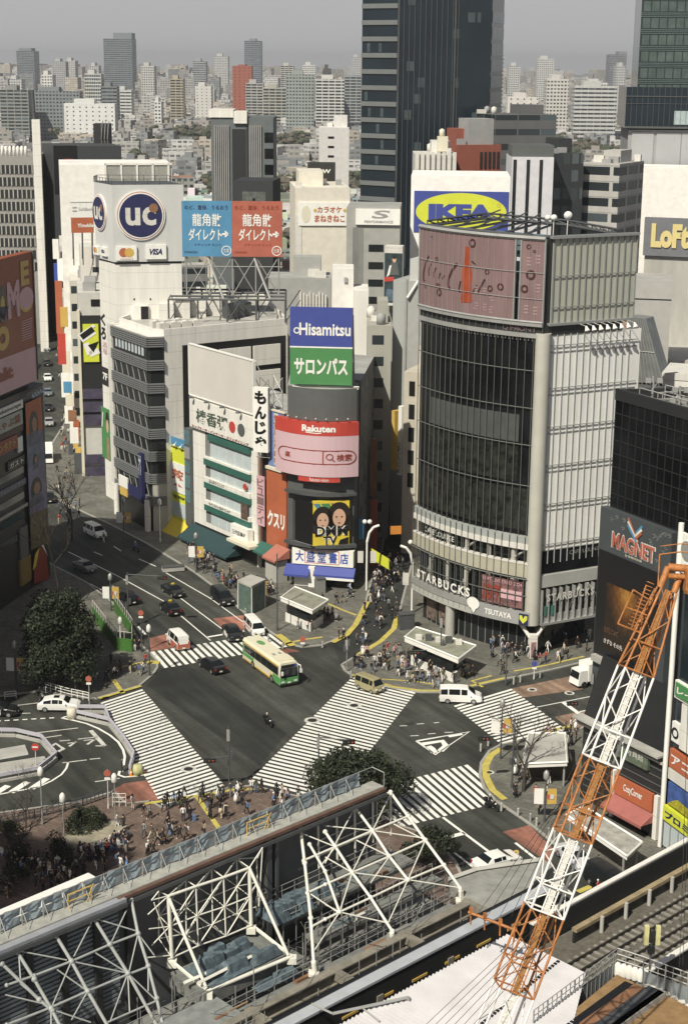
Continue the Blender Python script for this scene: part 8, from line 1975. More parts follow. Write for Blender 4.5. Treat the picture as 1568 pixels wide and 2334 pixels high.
for i in range(10):
 y=690+i*34 if i<9 else 1135;x=103+i*1.0 if i<9 else 112
 car('%s %s queued on the avenue, number %s from the far end'%({0:'grey'}.get(i,'dark' if tc[i]!=WT else 'white'),'taxi' if i%3==1 else 'car',('first','second','third','fourth','fifth','sixth','seventh','eighth','ninth','tenth')[i]),'sedan' if i%2 else 'suv',4.6,1.76,1.5,tc[i],(x,y),(x+3.2,y+13),'cars queued along the avenue')['label']='%s car in the avenue queue, %s from the far end'%('white' if tc[i]==WT else 'dark' if tc[i]==BK else 'grey',('farthest one','second','third','fourth','fifth','sixth','seventh','eighth','ninth','last one')[i])
def truck(label,px,px2,L=6.0,W=2.0,H=2.9):
 t=thing('box_truck',label,'truck',(0,0,0));b=MB();b.box(-L/2,-W/2,.75,L*.22,W/2,H);b.build('cargo_box',M['white_paint'],t)
 b=MB();b.hexa([(L*.24,-W*.46,.4),(L/2,-W*.46,.4),(L/2,W*.46,.4),(L*.24,W*.46,.4),(L*.24,-W*.44,2.2),(L*.44,-W*.44,2.2),(L*.44,W*.44,2.2),(L*.24,W*.44,2.2)]);b.build('cab',paint(WT),t)
 b=MB();b.quad((L*.492,-W*.4,1.25),(L*.492,W*.4,1.25),(L*.456,W*.38,2.05),(L*.456,-W*.38,2.05));b.build('windscreen',CGL,t)
 b=MB();b.box(-L/2,-W*.4,.5,L*.45,W*.4,.76);b.build('chassis',M['blackish'],t)
 for x in(-.3*L,.33*L):
  for y in(-1,1):f=MB();f.tube((x,y*(W/2-.25),.42),(x,y*W/2,.42),.42,12);f.build('wheel',TYRE,t)
 a,c=G(*px),G(*px2);d=c-a;t.location=(*((a+c)/2),.02);t.rotation_euler=(0,0,math.atan2(d.y,d.x))
truck('white box truck stopped below the black store boards',(1368,1553),(1322,1563),5.2);truck('white delivery truck coming down the avenue',(106,1030),(113,1072),6.5)
t=thing('city_bus','cream and green city bus with orange stripes turning in the junction','bus',(0,0,0));L,W,H=10.5,2.5,3.05
CR=mat('bus cream',(.70,.66,.50),.4,.05,.3,obj=True);BG=mat('bus green',(.10,.30,.10),.4,.05,.3,obj=True);BO=mat('bus orange',(.55,.33,.06),.4,.05,.3,obj=True)
b=MB();q=[(-W/2,.35),(-W/2,2.75),(-W/2+.22,H),(W/2-.22,H),(W/2,2.75),(W/2,.35)]
for x0,x1 in((-L/2,L/2),):
 vs=[(x0,y,z)for y,z in q]+[(x1-(.12 if z>1.4 else 0),y*.98,z)for y,z in q];b.add(vs,[(i,(i+1)%6,6+(i+1)%6,6+i)for i in range(6)]+[(5,4,3,2,1,0),(6,7,8,9,10,11)])
b.build('body',CR,t)
def bx(nm,x0,y0,z0,x1,y1,z1,m):f=MB();f.box(x0,y0,z0,x1,y1,z1);return f.build(nm,m,t)
for s in(-1,1):
 y0,y1=(s*W/2-.02,s*W/2+.015)
 for i in range(6):bx('side_window',-L/2+.5+i*1.6,y0,1.45,-L/2+.5+i*1.6+1.52,y1+(.005 if s>0 else 0),2.45,CGL)
 bx('orange_stripe',-L/2+.1,y0,2.5,L/2-.4,y1,2.68,BO);bx('orange_stripe',-L/2+.3,y0,.36,L/2-1.2,y1,.55,BO);bx('green_panel',L/2-1.9,y0,.36,L/2-.05,y1,1.35,BG);bx('green_panel',-L/2+.02,y0,.9,-L/2+3.2,y1,1.36,BG);bx('orange_panel',L/2-2.7,y0,.5,L/2-1.9,y1,1.1,BO);bx('green_edge',-L/2+.02,y0,1.36,-L/2+.45,y1,2.7,BG)
 for x in(-2.3,3.0):f=MB();f.tube((x,s*(W/2-.3),.48),(x,s*(W/2+.03),.48),.48,14);wo=f.build('wheel',TYRE,t);f=MB();f.tube((x,s*(W/2+.02),.48),(x,s*(W/2+.05),.48),.26,10);r_=f.build('rim',RIM,t);r_.parent=wo
 f=MB();f.path([(L/2-.1,s*W*.45,2.7),(L/2+.3,s*(W/2+.12),2.6),(L/2+.32,s*(W/2+.15),2.0)],.07,5);f.box(L/2+.22,s*W/2+.05,1.7,L/2+.4,s*W/2+.3,2.15);f.build('mirror',M['white_paint'],t)
xf=L/2
b=MB();b.quad((xf+.01,-W*.46,1.2),(xf+.01,W*.46,1.2),(xf-.07,W*.45,2.35),(xf-.07,-W*.45,2.35));b.build('windscreen',CGL,t)
bx('destination_board',xf-.12,-W*.4,2.42,xf-.04,W*.4,2.8,M['black']);bx('route_panel',xf-.11,W*.28,2.44,xf-.03,W*.4,2.78,M['blue']);bx('green_front',xf-.05,-W*.49,.36,xf+.015,W*.49,1.18,BG);bx('bumper',xf-.1,-W*.49,.25,xf+.03,W*.49,.5,M['blackish']);bx('number_plate',xf,-.2,.48,xf+.05,.2,.66,PLATE)
for y in(-.85,.85):bx('headlight',xf-.05,y-.22,.6,xf+.03,y+.22,.8,HL)
bx('roof_hatch',1.6,-.6,H,2.2,-.25,H+.06,M['steel']);bx('roof_hatch',1.5,.25,H,2.1,.6,H+.06,M['steel']);bx('roof_unit',2.6,-1.0,H,4.5,1.0,H+.14,CR);bx('rear_window',-xf-.01,-W*.4,1.5,-xf+.02,W*.4,2.5,CGL)
f=MB();f.poly([(-2.6+.9*math.cos(q),.45*math.sin(q),H+.006)for q in[i*.628 for i in range(10)]]);f.build('roof_mark',BG,t)
a,c=G(576,1523),G(620,1556);d=(c-a).normalized();nrm=Vector((-d.y,d.x));ctr=(a+c)/2+nrm*1.25-d*.35;t.location=(*ctr,.02);t.rotation_euler=(0,0,math.atan2(d.y,d.x))
def bike(label,px,ang,col,big=True):
 t=thing('motorcycle' if big else 'bicycle',label,'motorcycle' if big else 'bicycle',(*G(*px),.02));w_=.3 if big else .32;r=.09 if big else .03
 ORG[t.name]=Vector((0,0,0))
 for x in(-.62,.62):f=MB();f.tube((x,-r/2,w_),(x,r/2,w_),w_,14);f.build('wheel',TYRE,t)
 f=MB()
 if big:f.hexa([(-.7,-.16,.45),(.35,-.14,.45),(.35,.14,.45),(-.7,.16,.45),(-.75,-.13,.78),(.3,-.16,.85),(.3,.16,.85),(-.75,.13,.78)]);f.hexa([(.4,-.2,.35),(.62,-.16,.55),(.62,.16,.55),(.4,.2,.35),(.32,-.2,1.0),(.42,-.14,1.0),(.42,.14,1.0),(.32,.2,1.0)]);f.box(-.95,-.2,.8,-.6,.2,1.1)
 f.tube((.62,0,w_),(.36,0,1.05),.035,5);f.tube((-.62,0,w_),(-.1,0,.8),.03,5);f.tube((-.1,0,.8),(.4,0,.75),.03,5);f.build('frame',paint(col),t)
 f=MB();f.path([(.28,-.33,1.0),(.38,-.2,1.05),(.38,.2,1.05),(.28,.33,1.0)],.025,5);f.build('handlebar',M['blackish'],t);f=MB();f.box(-.5,-.13,.8,.0,.13,.9);f.build('saddle',M['black'],t)
 if big:f=MB();f.ball((.55,0,.82),.1);f.build('headlight',HL,t)
 t.rotation_euler=(0,0,ang);return t
BIKES=[(bike('black scooter riding over the dark asphalt toward the diagonal crossing',(611,1655),R(-60),BK),'dark'),(bike('black motorcycle rounding the corner island kerb',(1119,1846),R(-45),BK),'dark'),(bike('bicycle ridden along the avenue kerb',(311,1258),R(-50),(.1,.12,.3),False),'blue'),(bike('motorcycle waiting beside the large black van',(1365,2042),R(-40),BK),'red')]
# ---------------------------------------------------------------- street furniture
def pole(px,yt,label,kind='lamp',banners=0,arm=None,z0=.13,col='steel_dark',r=.09):
 """kind: lamp, signal, sign, plain; arm: image point of the arm's end"""
 p=G(*px,z0);zt=Z(p,yt);nm={'lamp':'street_lamp','signal':'traffic_signal','sign':'road_sign','plain':'utility_pole'}[kind]
 t=thing(nm,label,{'lamp':'street lamp','signal':'traffic light','sign':'road sign','plain':'pole'}[kind],(*p,z0))
 b=MB();b.tube((*p,z0),(*p,zt),r,8,0,r*.75);b.tube((*p,z0),(*p,z0+.5),r*1.5,8);b.build('pole',M[col],t)
 if kind=='lamp':
  f=MB();f.lathe((*p,zt),[(.12,-.1),(.3,.1),(.28,.7),(.1,.95)],10);f.build('lantern',M['steel']if banners else M['lamp_glass'],t)
 if banners:
  for s,m_ in((-1,'white_paint'),(1,'gold')):
   z1=zt-(zt-z0)*.22;f=MB();a,c=Vector((p.x+s*.18,p.y)),Vector((p.x+s*1.1,p.y+.1));zz=z1-1.7
   f.hexa([(*a,zz),(*c,zz),(c.x,c.y+.03,zz),(a.x,a.y+.03,zz),(*a,z1),(*c,z1),(c.x,c.y+.03,z1),(a.x,a.y+.03,z1)]);f.build('banner',M[m_],t)
   f=MB();f.tube((p.x,p.y,z1),(*c,z1),.025,4);f.tube((p.x,p.y,zz),(*c,zz),.025,4);f.build('banner_arm',M['steel_dark'],t)
   f=MB();q=[(a.x+.25,a.y-.02,zz+.6),(a.x+.6,a.y-.01,zz+.55),(a.x+.7,a.y-.01,zz+1.0),(a.x+.3,a.y-.02,zz+1.1)];f.poly(q);f.build('banner_print',M['red_brick']if s<0 else M['offwhite'],t)
 if arm:
  e=AT(arm[0],arm[1],p.y-.4);f=MB();f.tube((*p,e.z+.25),(e.x,e.y,e.z+.15),.055,6);f.build('arm',M[col],t)
  f=MB();d=Vector((e.x-p.x,e.y-p.y)).normalized()if kind=='signal' else Vector((1,0));f.obox(e.xy,(1,.2),.62,.16,e.z-.28,e.z+.18);f.build('signal_head',M['blackish'],t)
  for k,m_ in((-.38,'green_sign'),(0,'gold'),(.38,'red')):f=MB();f.ball((e.x+k,e.y-.17,e.z-.05),.11);f.build('signal_lens',mat('dim '+m_,tuple(c*.5 for c in MATS[m_.replace('_',' ')].node_tree.nodes['Principled BSDF'].inputs[0].default_value[:3])if 0 else{'green_sign':(.02,.08,.05),'gold':(.12,.08,.02),'red':(.35,.03,.02)}[m_],.3,0),t)
 if kind=='signal':
  for k,d in((2.6,-.25),(3.4,.25)):f=MB();f.box(p.x+d-.14,p.y-.2,z0+k,p.x+d+.14,p.y+.05,z0+k+.75);f.build('walk_signal',M['steel_dark'],t)
  f=MB();f.box(p.x-.2,p.y-.15,zt-1.6,p.x+.1,p.y+.1,zt-.4);f.build('control_box',M['steel'],t)
 if kind=='sign':
  f=MB();f.tube((p.x,p.y-.1,zt-.35),(p.x,p.y-.14,zt-.35),.36,16);f.build('sign_disc',M['blue_sign']if len(label)%2 else M['red_brick'],t);f=MB();f.box(p.x-.28,p.y-.13,zt-1.05,p.x+.28,p.y-.1,zt-.8);f.build('sign_plate',M['white_paint'],t)
 return t
pole((39,1576),1477,'bannered lamp on the kerb beside the patrol car',banners=1);pole((254,1392),1322,'bannered lamp in front of the green hoarding',banners=1);pole((294,1432),1305,'black traffic mast with a long arm over the road by the hoarding','signal',arm=(370,1316),r=.11)
pole((324,1486),1390,'round sign pole standing behind the green hoarding end','sign');pole((342,1540),1440,'bannerless lamp at the corner kerb by the shaded crossing');pole((276,1482),1422,'white globe lamp beside the people under the evergreen',col='white_paint');pole((173,1572),1520,'thin white sign pole behind the white guard rail','sign',r=.05,col='offwhite')
pole((523,1797),1655,'signal mast at the plaza edge between two big crossings','signal',arm=(478,1732));pole((726,1810),1672,'signal mast with an arm behind the dome shaped evergreen','signal',arm=(795,1690));pole((632,1437),1262,'tall black pole beside the subway canopy near the bookshop','plain',r=.1)
pole((448,1305),1228,'bannered lamp on the pavement by the dark awning',banners=1);pole((284,1248),1145,'bannered lamp by the avenue kerb near the white van',banners=1);pole((366,1235),1150,'white twin globe lamp beside the grey tiled base',col='white_paint')
pole((1003,1532),1402,'signal mast rising through the subway canopy crowd','signal',arm=(946,1486));pole((790,1530),1452,'slim signal post at the tip of the alley corner','signal',r=.06,col='steel');pole((1152,1560),1466,'black lamp pole among walkers by the forked pillar','plain');pole((1216,1548),1506,'white pedestrian sign post on the kerb before the forked pillar','sign',col='white_paint',r=.05)
pole((1344,1655),1528,'signal mast beside the black store with a long arm','signal',arm=(1304,1602),r=.1);pole((1140,1730),1612,'bannered lamp on the tip of the corner island',banners=1);pole((1166,1795),1638,'black signal mast on the corner island with an arm to the road','signal',arm=(1102,1682),r=.11);pole((1240,1872),1776,'bannered lamp among the crowd by the island shelter',banners=1)
pole((98,1879),1768,'grey lamp by the plaza shrubs',col='steel');pole((147,1917),1828,'thin grey lamp beside the clipped dome shrub',col='steel',r=.06);pole((264,1873),1783,'grey lamp next to the red paved patch',col='steel',r=.06);pole((248,1842),1754,'white sign pole behind the red paved patch','sign',col='offwhite',r=.06);pole((205,1608),1540,'blue plated post where the guard rail ends','sign',col='steel',r=.06);pole((690,1475),1450,'short sign post on the kerb of the bookshop corner','sign',r=.05,col='steel')
for x,y,Y,lab in((835,1345,1,'white arched lamp with banners left of the lime street banner'),(938,1398,1,'white arched lamp with banners beside the round glass front')):
 p=G(x,y,.13);lab=lab.replace(' left of',' next to');t=thing('arch_lamp',lab,'street lamp',(*p,.13));f=MB();f.path([(p.x,p.y,.13),(p.x,p.y,5),(p.x,p.y,7.4)],.14,8);s=1 if x<900 else-1
 f.path([(p.x,p.y,7.2),(p.x+s*.3,p.y,8.6),(p.x+s*.9,p.y,9.4),(p.x+s*1.7,p.y,9.7)],.19,8);f.build('post',M['white_paint'],t)
 for d in(-.9,.9):f=MB();f.box(p.x+d-.4,p.y-.05,4.2,p.x+d+.4,p.y,5.9);f.build('banner',M['offwhite'],t)
 f=MB();f.ball((p.x-.35,p.y,10.2),.35);f.ball((p.x+.35,p.y,10.2),.35);f.build('globe',M['lamp_glass'],t)
Wn=FW(845,888,1275,224,221);r=WR(Wn,846,886,1257,1290);f=MB();f.hexa([Wn.p(r[0],r[1]+.6),Wn.p(r[2],r[1]-.1),Wn.p(r[2],r[1]-.1,-.1),Wn.p(r[0],r[1]+.6,-.1),Wn.p(r[0],r[3]),Wn.p(r[2],r[3]-.7),Wn.p(r[2],r[3]-.7,-.1),Wn.p(r[0],r[3],-.1)]);o=f.build('street_banner',M['lime']);tag(o,'lime banner board hung across the mouth of the alley','banner')
f=MB();f.obox(G(900,1310),(1,.2),.8,.1,6.2,7.4);o=f.build('street_banner',M['orange']);tag(o,'small orange board hanging over the alley crowd','banner')
def roofed(label,px,z,th,mroof,posts=True,walls=None,name='subway_entrance'):
 P=[G(*q,z)for q in px];c=sum(P,Vector((0,0)))/4;t=thing(name,label,'shelter',(*c,.13));b=MB();b.prism(P,z-th,z,0,1);b.build('roof',[M['white_paint'],mroof],t)
 b=MB();I=[q+(c-q)*.12 for q in P]
 for a,e in zip(P,P[1:]+P[:1]):b.tube((*a,z+.06),(*e,z+.06),.12,4)
 b.build('roof_edge',M['white_paint'],t)
 if posts:
  for q in I:f=MB();f.tube((*q,.13),(*q,z-th),.12,8);f.build('post',M['steel'],t)
 if walls:
  b=MB();J=[q+(c-q)*.2 for q in P];b.prism(J,.13,walls,0);b.build('stair_wall',M['white_warm'],t);b=MB();J=[q+(c-q)*.26 for q in P];b.prism(J,walls-.05,z-th,0);b.build('dark_stairwell',M['glass_dark'],t)
 return t,P,z
RM=mat('mossy roof',(.24,.24,.19),.9,.3,.8)
t,P,z=roofed('flat roofed subway entrance with white fascia before the bookshop',[(640,1362),(672,1338),(748,1368),(712,1392)],3.4,.5,RM,False,1.3)
t,P,z=roofed('flat roofed subway entrance with white fascia before the round glass building',[(922,1452),(948,1430),(1084,1472),(1044,1502)],3.6,.6,RM,False,1.2)
for i in range(5):f=MB();c=P[0].lerp(P[2],.2+i*.14);f.box(c.x-.4,c.y-.4,z,c.x+.4,c.y+.4,z+.5+.2*(i%2));f.build('roof_plant',M['steel_dark']if i%2 else M['offwhite'],t)
t,P,z=roofed('bus shelter with a cracked grey roof under the crane boom',[(1290,1858),(1330,1838),(1462,1920),(1428,1952)],3.2,.4,mat('cracked shelter roof',(.33,.32,.29),.9,.4,1),True,None,'bus_shelter')
t,P,z=roofed('subway entrance with a brown shutter behind the leafless island tree',[(1190,1742),(1205,1672),(1288,1672),(1292,1738)],3.0,.4,M['concrete'],True,None);f=MB();f.obox(G(1248,1760),(1,0),2.2,1.6,.13,2.4);f.build('brown_shutter',mat('brown shutter',(.085,.07,.055),.6,.2,1),t)
P=[G(*q,4.2)for q in((541,1322),(572,1309),(606,1320),(574,1336))];c=sum(P,Vector((0,0)))/4;t=thing('glass_lift','square glass lift box with a pale roof on the pavement','lift',(*c,.13));b=MB();b.prism(P,3.9,4.2,0);b.build('roof',M['concrete'],t);b=MB();b.prism([q+(c-q)*.08 for q in P],.13,3.9,0);b.build('glass_box',mat('greenish lift glass',(.10,.15,.13),.1,.3,1),t)
for q in P:f=MB();q=q+(c-q)*.05;f.tube((*q,.13),(*q,3.9),.09,5);f.build('post',M['offwhite'],t)
t=thing('green_hoarding','green panelled site hoarding topped with clear rail posts','hoarding',(*G(270,1440),.13));GP=mat('hoarding green',(.055,.15,.03),.6,.35,1.2);Q=[G(*k)for k in((213,1412),(268,1484),(302,1488),(303,1455),(262,1395))]
for a,c in zip(Q[:-1],Q[1:]):
 f=MB();d=(c-a);f.obox((a+c)/2,d,d.length/2,.08,.13,1.8);f.build('panel',GP,t);n=max(2,int(d.length/1.1));f=MB()
 for i in range(n+1):q=a.lerp(c,i/n);f.tube((*q,1.8),(*q,2.8),.04,4)
 f.tube((*a,2.7),(*c,2.7),.03,4);f.build('rail',M['offwhite'],t)
def rail(label,pts,h,m,nm='guard_rail',n=6,cat='guard rail',z0=.13,group=None):
 P=[G(*q,z0)for q in pts];t=thing(nm,label,cat,(*P[0],z0),group);f,g_=MB(),MB()
 for a,c in zip(P[:-1],P[1:]):
  for k in(.35,.7,1):f.tube((*a,z0+h*k),(*c,z0+h*k),.045,5)
  for i in range(n+1):q=a.lerp(c,i/n);g_.tube((*q,z0),(*q,z0+h),.05,5)
 f.build('rail',M[m],t);g_.build('post',M[m],t)
rail('white guard rail along the kerb behind the white coupe',[(105,1572),(152,1586),(203,1597)],1.0,'white_paint',n=4);rail('dark fence along the back of the plaza planting',[(-20,1888),(80,1866),(190,1838),(262,1812)],1.0,'steel_dark','plaza_fence',8,'fence');rail('small white folding barrier on the kerb',[(12,1594),(38,1591)],.9,'white_paint','folding_barrier',1,'barrier');rail('pale notice barrier by the red paved patch',[(258,1838),(288,1838)],1.4,'offwhite','folding_barrier',2,'barrier')
BP=mat('barrier lilac white',(.48,.465,.52),.5,.1,1)
def barrier(pts,label,group):
 for i,(a,c)in enumerate(zip(pts[:-1],pts[1:])):
  a,c=G(*a),G(*c);d=c-a;t=thing('road_barrier',label+', '+('first','second','third','fourth','fifth','sixth')[i]+' stretch','barrier',(*((a+c)/2),0),group)
  f=MB();f.obox((a+c)/2,d,d.length/2-.05,.16,.0,.3);f.build('base',M['concrete'],t);f=MB();f.obox((a+c)/2,d,d.length/2,.11,.66,1.02);f.build('padded_rail',BP,t);f=MB();n=max(2,int(d.length/1.6))
  for j in range(n+1):q=a.lerp(c,j/n);f.tube((*q,.4),(*q,.7),.06,5)
  f.build('stub',M['steel'],t)
barrier([K(770,395),K(1130,480),K(1280,665),K(1385,830),K(1345,985)],'lilac white barrier curving along the left crossing','barriers by the crossing');barrier([K(805,350),K(1085,352),K(1130,470)],'short lilac white barrier ahead of the white coupe','barriers by the crossing');barrier([K(-120,590),K(170,595),K(430,655),K(590,840),K(400,990),K(0,1065),K(-120,1080)],'lilac white barrier ringing the bus loop islands','barriers round the islands')
for i,(x,y)in enumerate(((300,1768),(328,1762))):
 p=G(x,y);f=MB();f.box(p.x-.2,p.y-.2,.01,p.x+.2,p.y+.2,.06);f.tube((*p,.06),(*p,.75),.16,10,0,.03);f.tube((*p,.35),(*p,.5),.115,10,1,.085);o=f.build('traffic_cone',[M['orange'],M['white_paint']]);tag(o,'orange traffic cone '+('between barrier end and drum' if i==0 else 'beside the drum at the zebra foot'),'cone')
p=G(315,1765);f=MB();f.lathe((*p,.01),[(.5,0),(.55,.5),(.48,1.05),(.3,1.1)],14);o=f.build('crash_drum',mat('drum pale green',(.45,.45,.22),.6,.3,2));tag(o,'pale green crash drum at the foot of the left crossing','drum')
p=G(167,1650);p=G(*K(745,405));f=MB();f.lathe((*p,.01),[(.5,0),(.55,.6),(.5,1.2),(.3,1.25)],14);o=f.build('crash_drum',M['cream']);tag(o,'cream crash drum at the nose of the barrier ahead of the white coupe','drum')
p=G(*K(378,905));zt=Z(p,1702);t=thing('no_entry_sign','no entry sign on a thin pole in the bus loop','road sign',(*p,.1));f=MB();f.tube((*p,.1),(*p,zt),.05,6);f.build('pole',M['offwhite'],t);f=MB();f.tube((p.x,p.y-.06,zt),(p.x,p.y-.1,zt),.42,18);f.build('disc',M['red'],t);f=MB();f.box(p.x-.28,p.y-.13,zt-.07,p.x+.28,p.y-.1,zt+.07);f.build('bar',M['white_paint'],t)
for i,(x,y)in enumerate(((612,1462),(645,1478),(735,1476),(1060,1578),(1170,1560),(1185,1555),(1230,1545),(1112,1700),(1095,1712),(1208,1872),(1222,1882),(1180,1860),(1250,1905),(1263,1912),(1142,1848),(560,1400),(575,1418),(600,1446),(800,1545),(860,1560))):
 p=G(x,y,.13);f=MB();f.tube((*p,.13),(*p,.95),.12,8);f.tube((*p,.95),(*p,1.02),.13,8,0,.06);o=f.build('bollard',M['concrete']if i%3 else M['steel']);tag(o,'%s kerb bollard %s'%('steel' if i%3==0 else 'stone',('by the red lane','near the zebra end','on the bookshop corner','beside the white minivan','before the truck','left of the white post','under the forked pillar','by the island lamp','at the island nose','below the bannered lamp','next to the lamp foot','behind the motorcycle','facing the red patch','near the shelter','at the island kerb','by the glass lift','below the lift','near the pole foot','at the alley tip','by the tan car')[i].replace('left of','next to')),'bollard')
for i,(x,y,w_,m_)in enumerate(((925,1432,2.0,'steel_dark'),(1060,1440,1.4,'wood'),(730,1350,1.2,'concrete_dark'),(395,1300,3.2,'concrete'),(600,1352,1.0,'gold'))):
 p=G(x,y,.13);f=MB();f.obox(p,(1,.3),w_/2,.6,.13,2.2 if i!=3 else .8);f.obox(p,(1,.3),w_/2+.08,.68,2.2 if i!=3 else .8,2.3 if i!=3 else .86,1);o=f.build('kiosk' if i!=3 else 'planter',[M[m_],M['offwhite']if i==1 else M['steel_dark']]);tag(o,('dark kiosk box beside the glass front corner','small timber kiosk with pale roof by the concrete column','concrete vent shaft by the bookshop subway entrance','long concrete kerb planter on the avenue side','ochre notice board beside the glass lift')[i],'planter' if i==3 else 'kiosk')
# ---------------------------------------------------------------- people
CL={k:mat('cloth '+k,c,.85,.12,3,obj=True)for k,c in dict(black=(.012,.012,.014),charcoal=(.045,.045,.05),white=(.72,.71,.68),cream=(.55,.48,.36),beige=(.38,.30,.21),grey=(.22,.22,.23),navy=(.02,.025,.06),blue=(.12,.20,.38),denim=(.09,.13,.22),red=(.38,.05,.04),orange=(.55,.17,.04),brown=(.10,.06,.04),pink=(.52,.32,.33),olive=(.10,.10,.05),yellow=(.60,.50,.12)).items()}
SK=[mat('skin',(.52,.33,.23),.6,.05,3,obj=True),mat('skin tan',(.34,.21,.14),.6,.05,3,obj=True)]
HR=[mat('hair black',(.014,.012,.012),.5,0),mat('hair brown',(.06,.035,.02),.5,0),mat('hat white',(.7,.69,.66),.8,0)]
def skeleton(pose):
 """joints of a 1.7 m figure facing -Y; returns points, edges and radii with a dressing code per edge"""
 J,E,Rr=[],[],[]
 def add(p,r,par=None,code=1):J.append(Vector(p));Rr.append(r);E.append((par,len(J)-1,code))if par is not None else None;return len(J)-1
 sit=pose=='sit';dz=-.42 if sit else 0
 pel=add((0,0,.93+dz),.125);wa=add((0,.01,1.10+dz),.115,pel,1);ch=add((0,.0,1.32+dz),.14,wa,1);nk=add((0,-.005,1.46+dz),.055,ch,1);hd=add((0,-.02,1.545+dz),.085,nk,0);ht=add((0,-.015,1.63+dz),.085,hd,0);add((0,-.115,1.565+dz),.018,hd,0)
 sw={'stand':0,'walk':.30,'walk2':-.30,'phone':.03,'wide':.08,'sit':0}[pose]
 for s in(-1,1):
  f=s*sw;hip=add((s*.09,0,.86+dz),.095,pel,2)
  if sit:kn=add((s*.11,-.44,.50),.07,hip,2);an=add((s*.11,-.46,.09),.048,kn,2)
  else:kn=add((s*(.10+(.05 if pose=='wide' else 0)),-f*.75-.02,.48),.068,hip,2);an=add((s*(.10+(.1 if pose=='wide' else 0)),-f+(.12 if f<0 else 0),.09+(.07 if f<0 else 0)),.046,kn,2)
  add(J[an]+Vector((s*.02,-.17,-.045)),.04,an,3)
  sh=add((s*.185,.0,1.38+dz),.062,ch,1)
  if pose=='phone' and s==1 or sit:el=add((s*.24,-.10,1.13+dz),.047,sh,1);wr=add((s*.12,-.30,1.24+dz if not sit else .62),.034,el,1)
  else:el=add((s*.235,f*.35+.01,1.11+dz),.047,sh,1);wr=add((s*.245,f*.75-.07,.88+dz),.034,el,1)
  d=(J[wr]-J[el]).normalized();pm=add(J[wr]+d*.07,.032,wr,0);side=Vector((0,-1,0))if abs(d.y)<.8 else Vector((0,0,1))
  for k in range(4):add(J[pm]+d*(.085-.012*abs(k-1))+side*(.03-.02*k),.0095,pm,0)
  add(J[wr]+d*.06+side*.06+Vector((-s*.02,0,0)),.011,wr,0)
 return J,E,Rr
def proto(pose,long_hair,skirt,bag,hat):
 J,E,Rr=skeleton(pose);me=bpy.data.meshes.new('person');me.from_pydata([tuple(j)for j in J],[(a,c)for a,c,_ in E],[]);o=bpy.data.objects.new('person',me);COL.objects.link(o)
 md=o.modifiers.new('skin','SKIN');md.use_smooth_shade=True;md.branch_smoothing=.3
 for i,v in enumerate(me.skin_vertices[0].data):v.radius=(Rr[i],Rr[i]*(.72 if i in(1,2)else 1));v.use_root=i==0
 sb=o.modifiers.new('sub','SUBSURF');sb.levels=sb.render_levels=1
 bpy.context.view_layer.update();nm=bpy.data.meshes.new_from_object(o.evaluated_get(bpy.context.evaluated_depsgraph_get()));bpy.data.objects.remove(o)
 for m_ in(SK[0],CL['black'],CL['denim'],CL['charcoal']):nm.materials.append(m_)
 for p in nm.polygons:
  c=p.center;bd,bc=9,1
  for a,e,code in E:
   u=J[e]-J[a];t_=max(0,min(1,(c-J[a]).dot(u)/max(1e-6,u.length_squared)));d=(c-J[a]-u*t_).length-Rr[e]*.6
   if d<bd:bd,bc=d,code
  p.material_index=bc;p.use_smooth=True
 ob=bpy.data.objects.new('person',nm);COL.objects.link(ob);ORG[ob.name]=Vector((0,0,0));dz=-.42 if pose=='sit' else 0
 b=MB();b.ball((0,.012,1.625+dz),.108,0,10,6,1.02)
 if long_hair:b.lathe((0,.05,1.36+dz),[(.09,0),(.105,.12),(.1,.26)],8)
 hr=b.build('hair' if not hat else 'hat',HR[2]if hat else HR[0],ob)
 for v in hr.data.vertices:
  if v.co.y<-.03 and v.co.z<1.66+dz:v.co.y=-.03
 if skirt:b=MB();b.lathe((0,0,.38 if skirt>1 else .62),[(.25,0),(.2,.3),(.14,.68 if skirt>1 else .44)],12);b.build('skirt' if skirt==1 else 'long_coat',CL['black'],ob)
 if bag==1:b=MB();b.box(-.14,.1,1.0,.14,.26,1.38);b.build('backpack',CL['charcoal'],ob)
 if bag==2:b=MB();b.box(.24,-.1,.55,.34,.16,.86);b.tube((.27,-.02,.86),(.25,.02,1.3),.012,4);b.build('shoulder_bag',CL['brown'],ob)
 if bag==3:b=MB();b.box(-.5,.1,.05,-.24,.34,.68);b.tube((-.37,.2,.68),(-.3,.05,.95),.015,4);b.build('suitcase',CL['white'],ob)
 return ob
PT=[(proto(*a),a)for a in(('stand',0,0,0,0),('stand',1,0,2,0),('walk',0,0,1,0),('walk2',0,0,0,0),('walk',1,1,2,0),('phone',0,0,0,0),('phone',1,2,0,0),('wide',0,0,1,1),('stand',1,2,2,0),('stand',0,0,3,0),('sit',1,0,0,0),('sit',0,0,0,1))]
PW=[5,4,5,5,3,3,2,2,3,1,0,0]
TOPS=['black']*12+['white']*6+['charcoal']*5+['cream','beige','grey','navy','blue','red','brown','pink','olive','grey']
BOTS=['black']*8+['charcoal']*3+['denim']*4+['beige','white','grey','navy','cream','brown']
rp=random.Random(77);plabels=set();npl=0
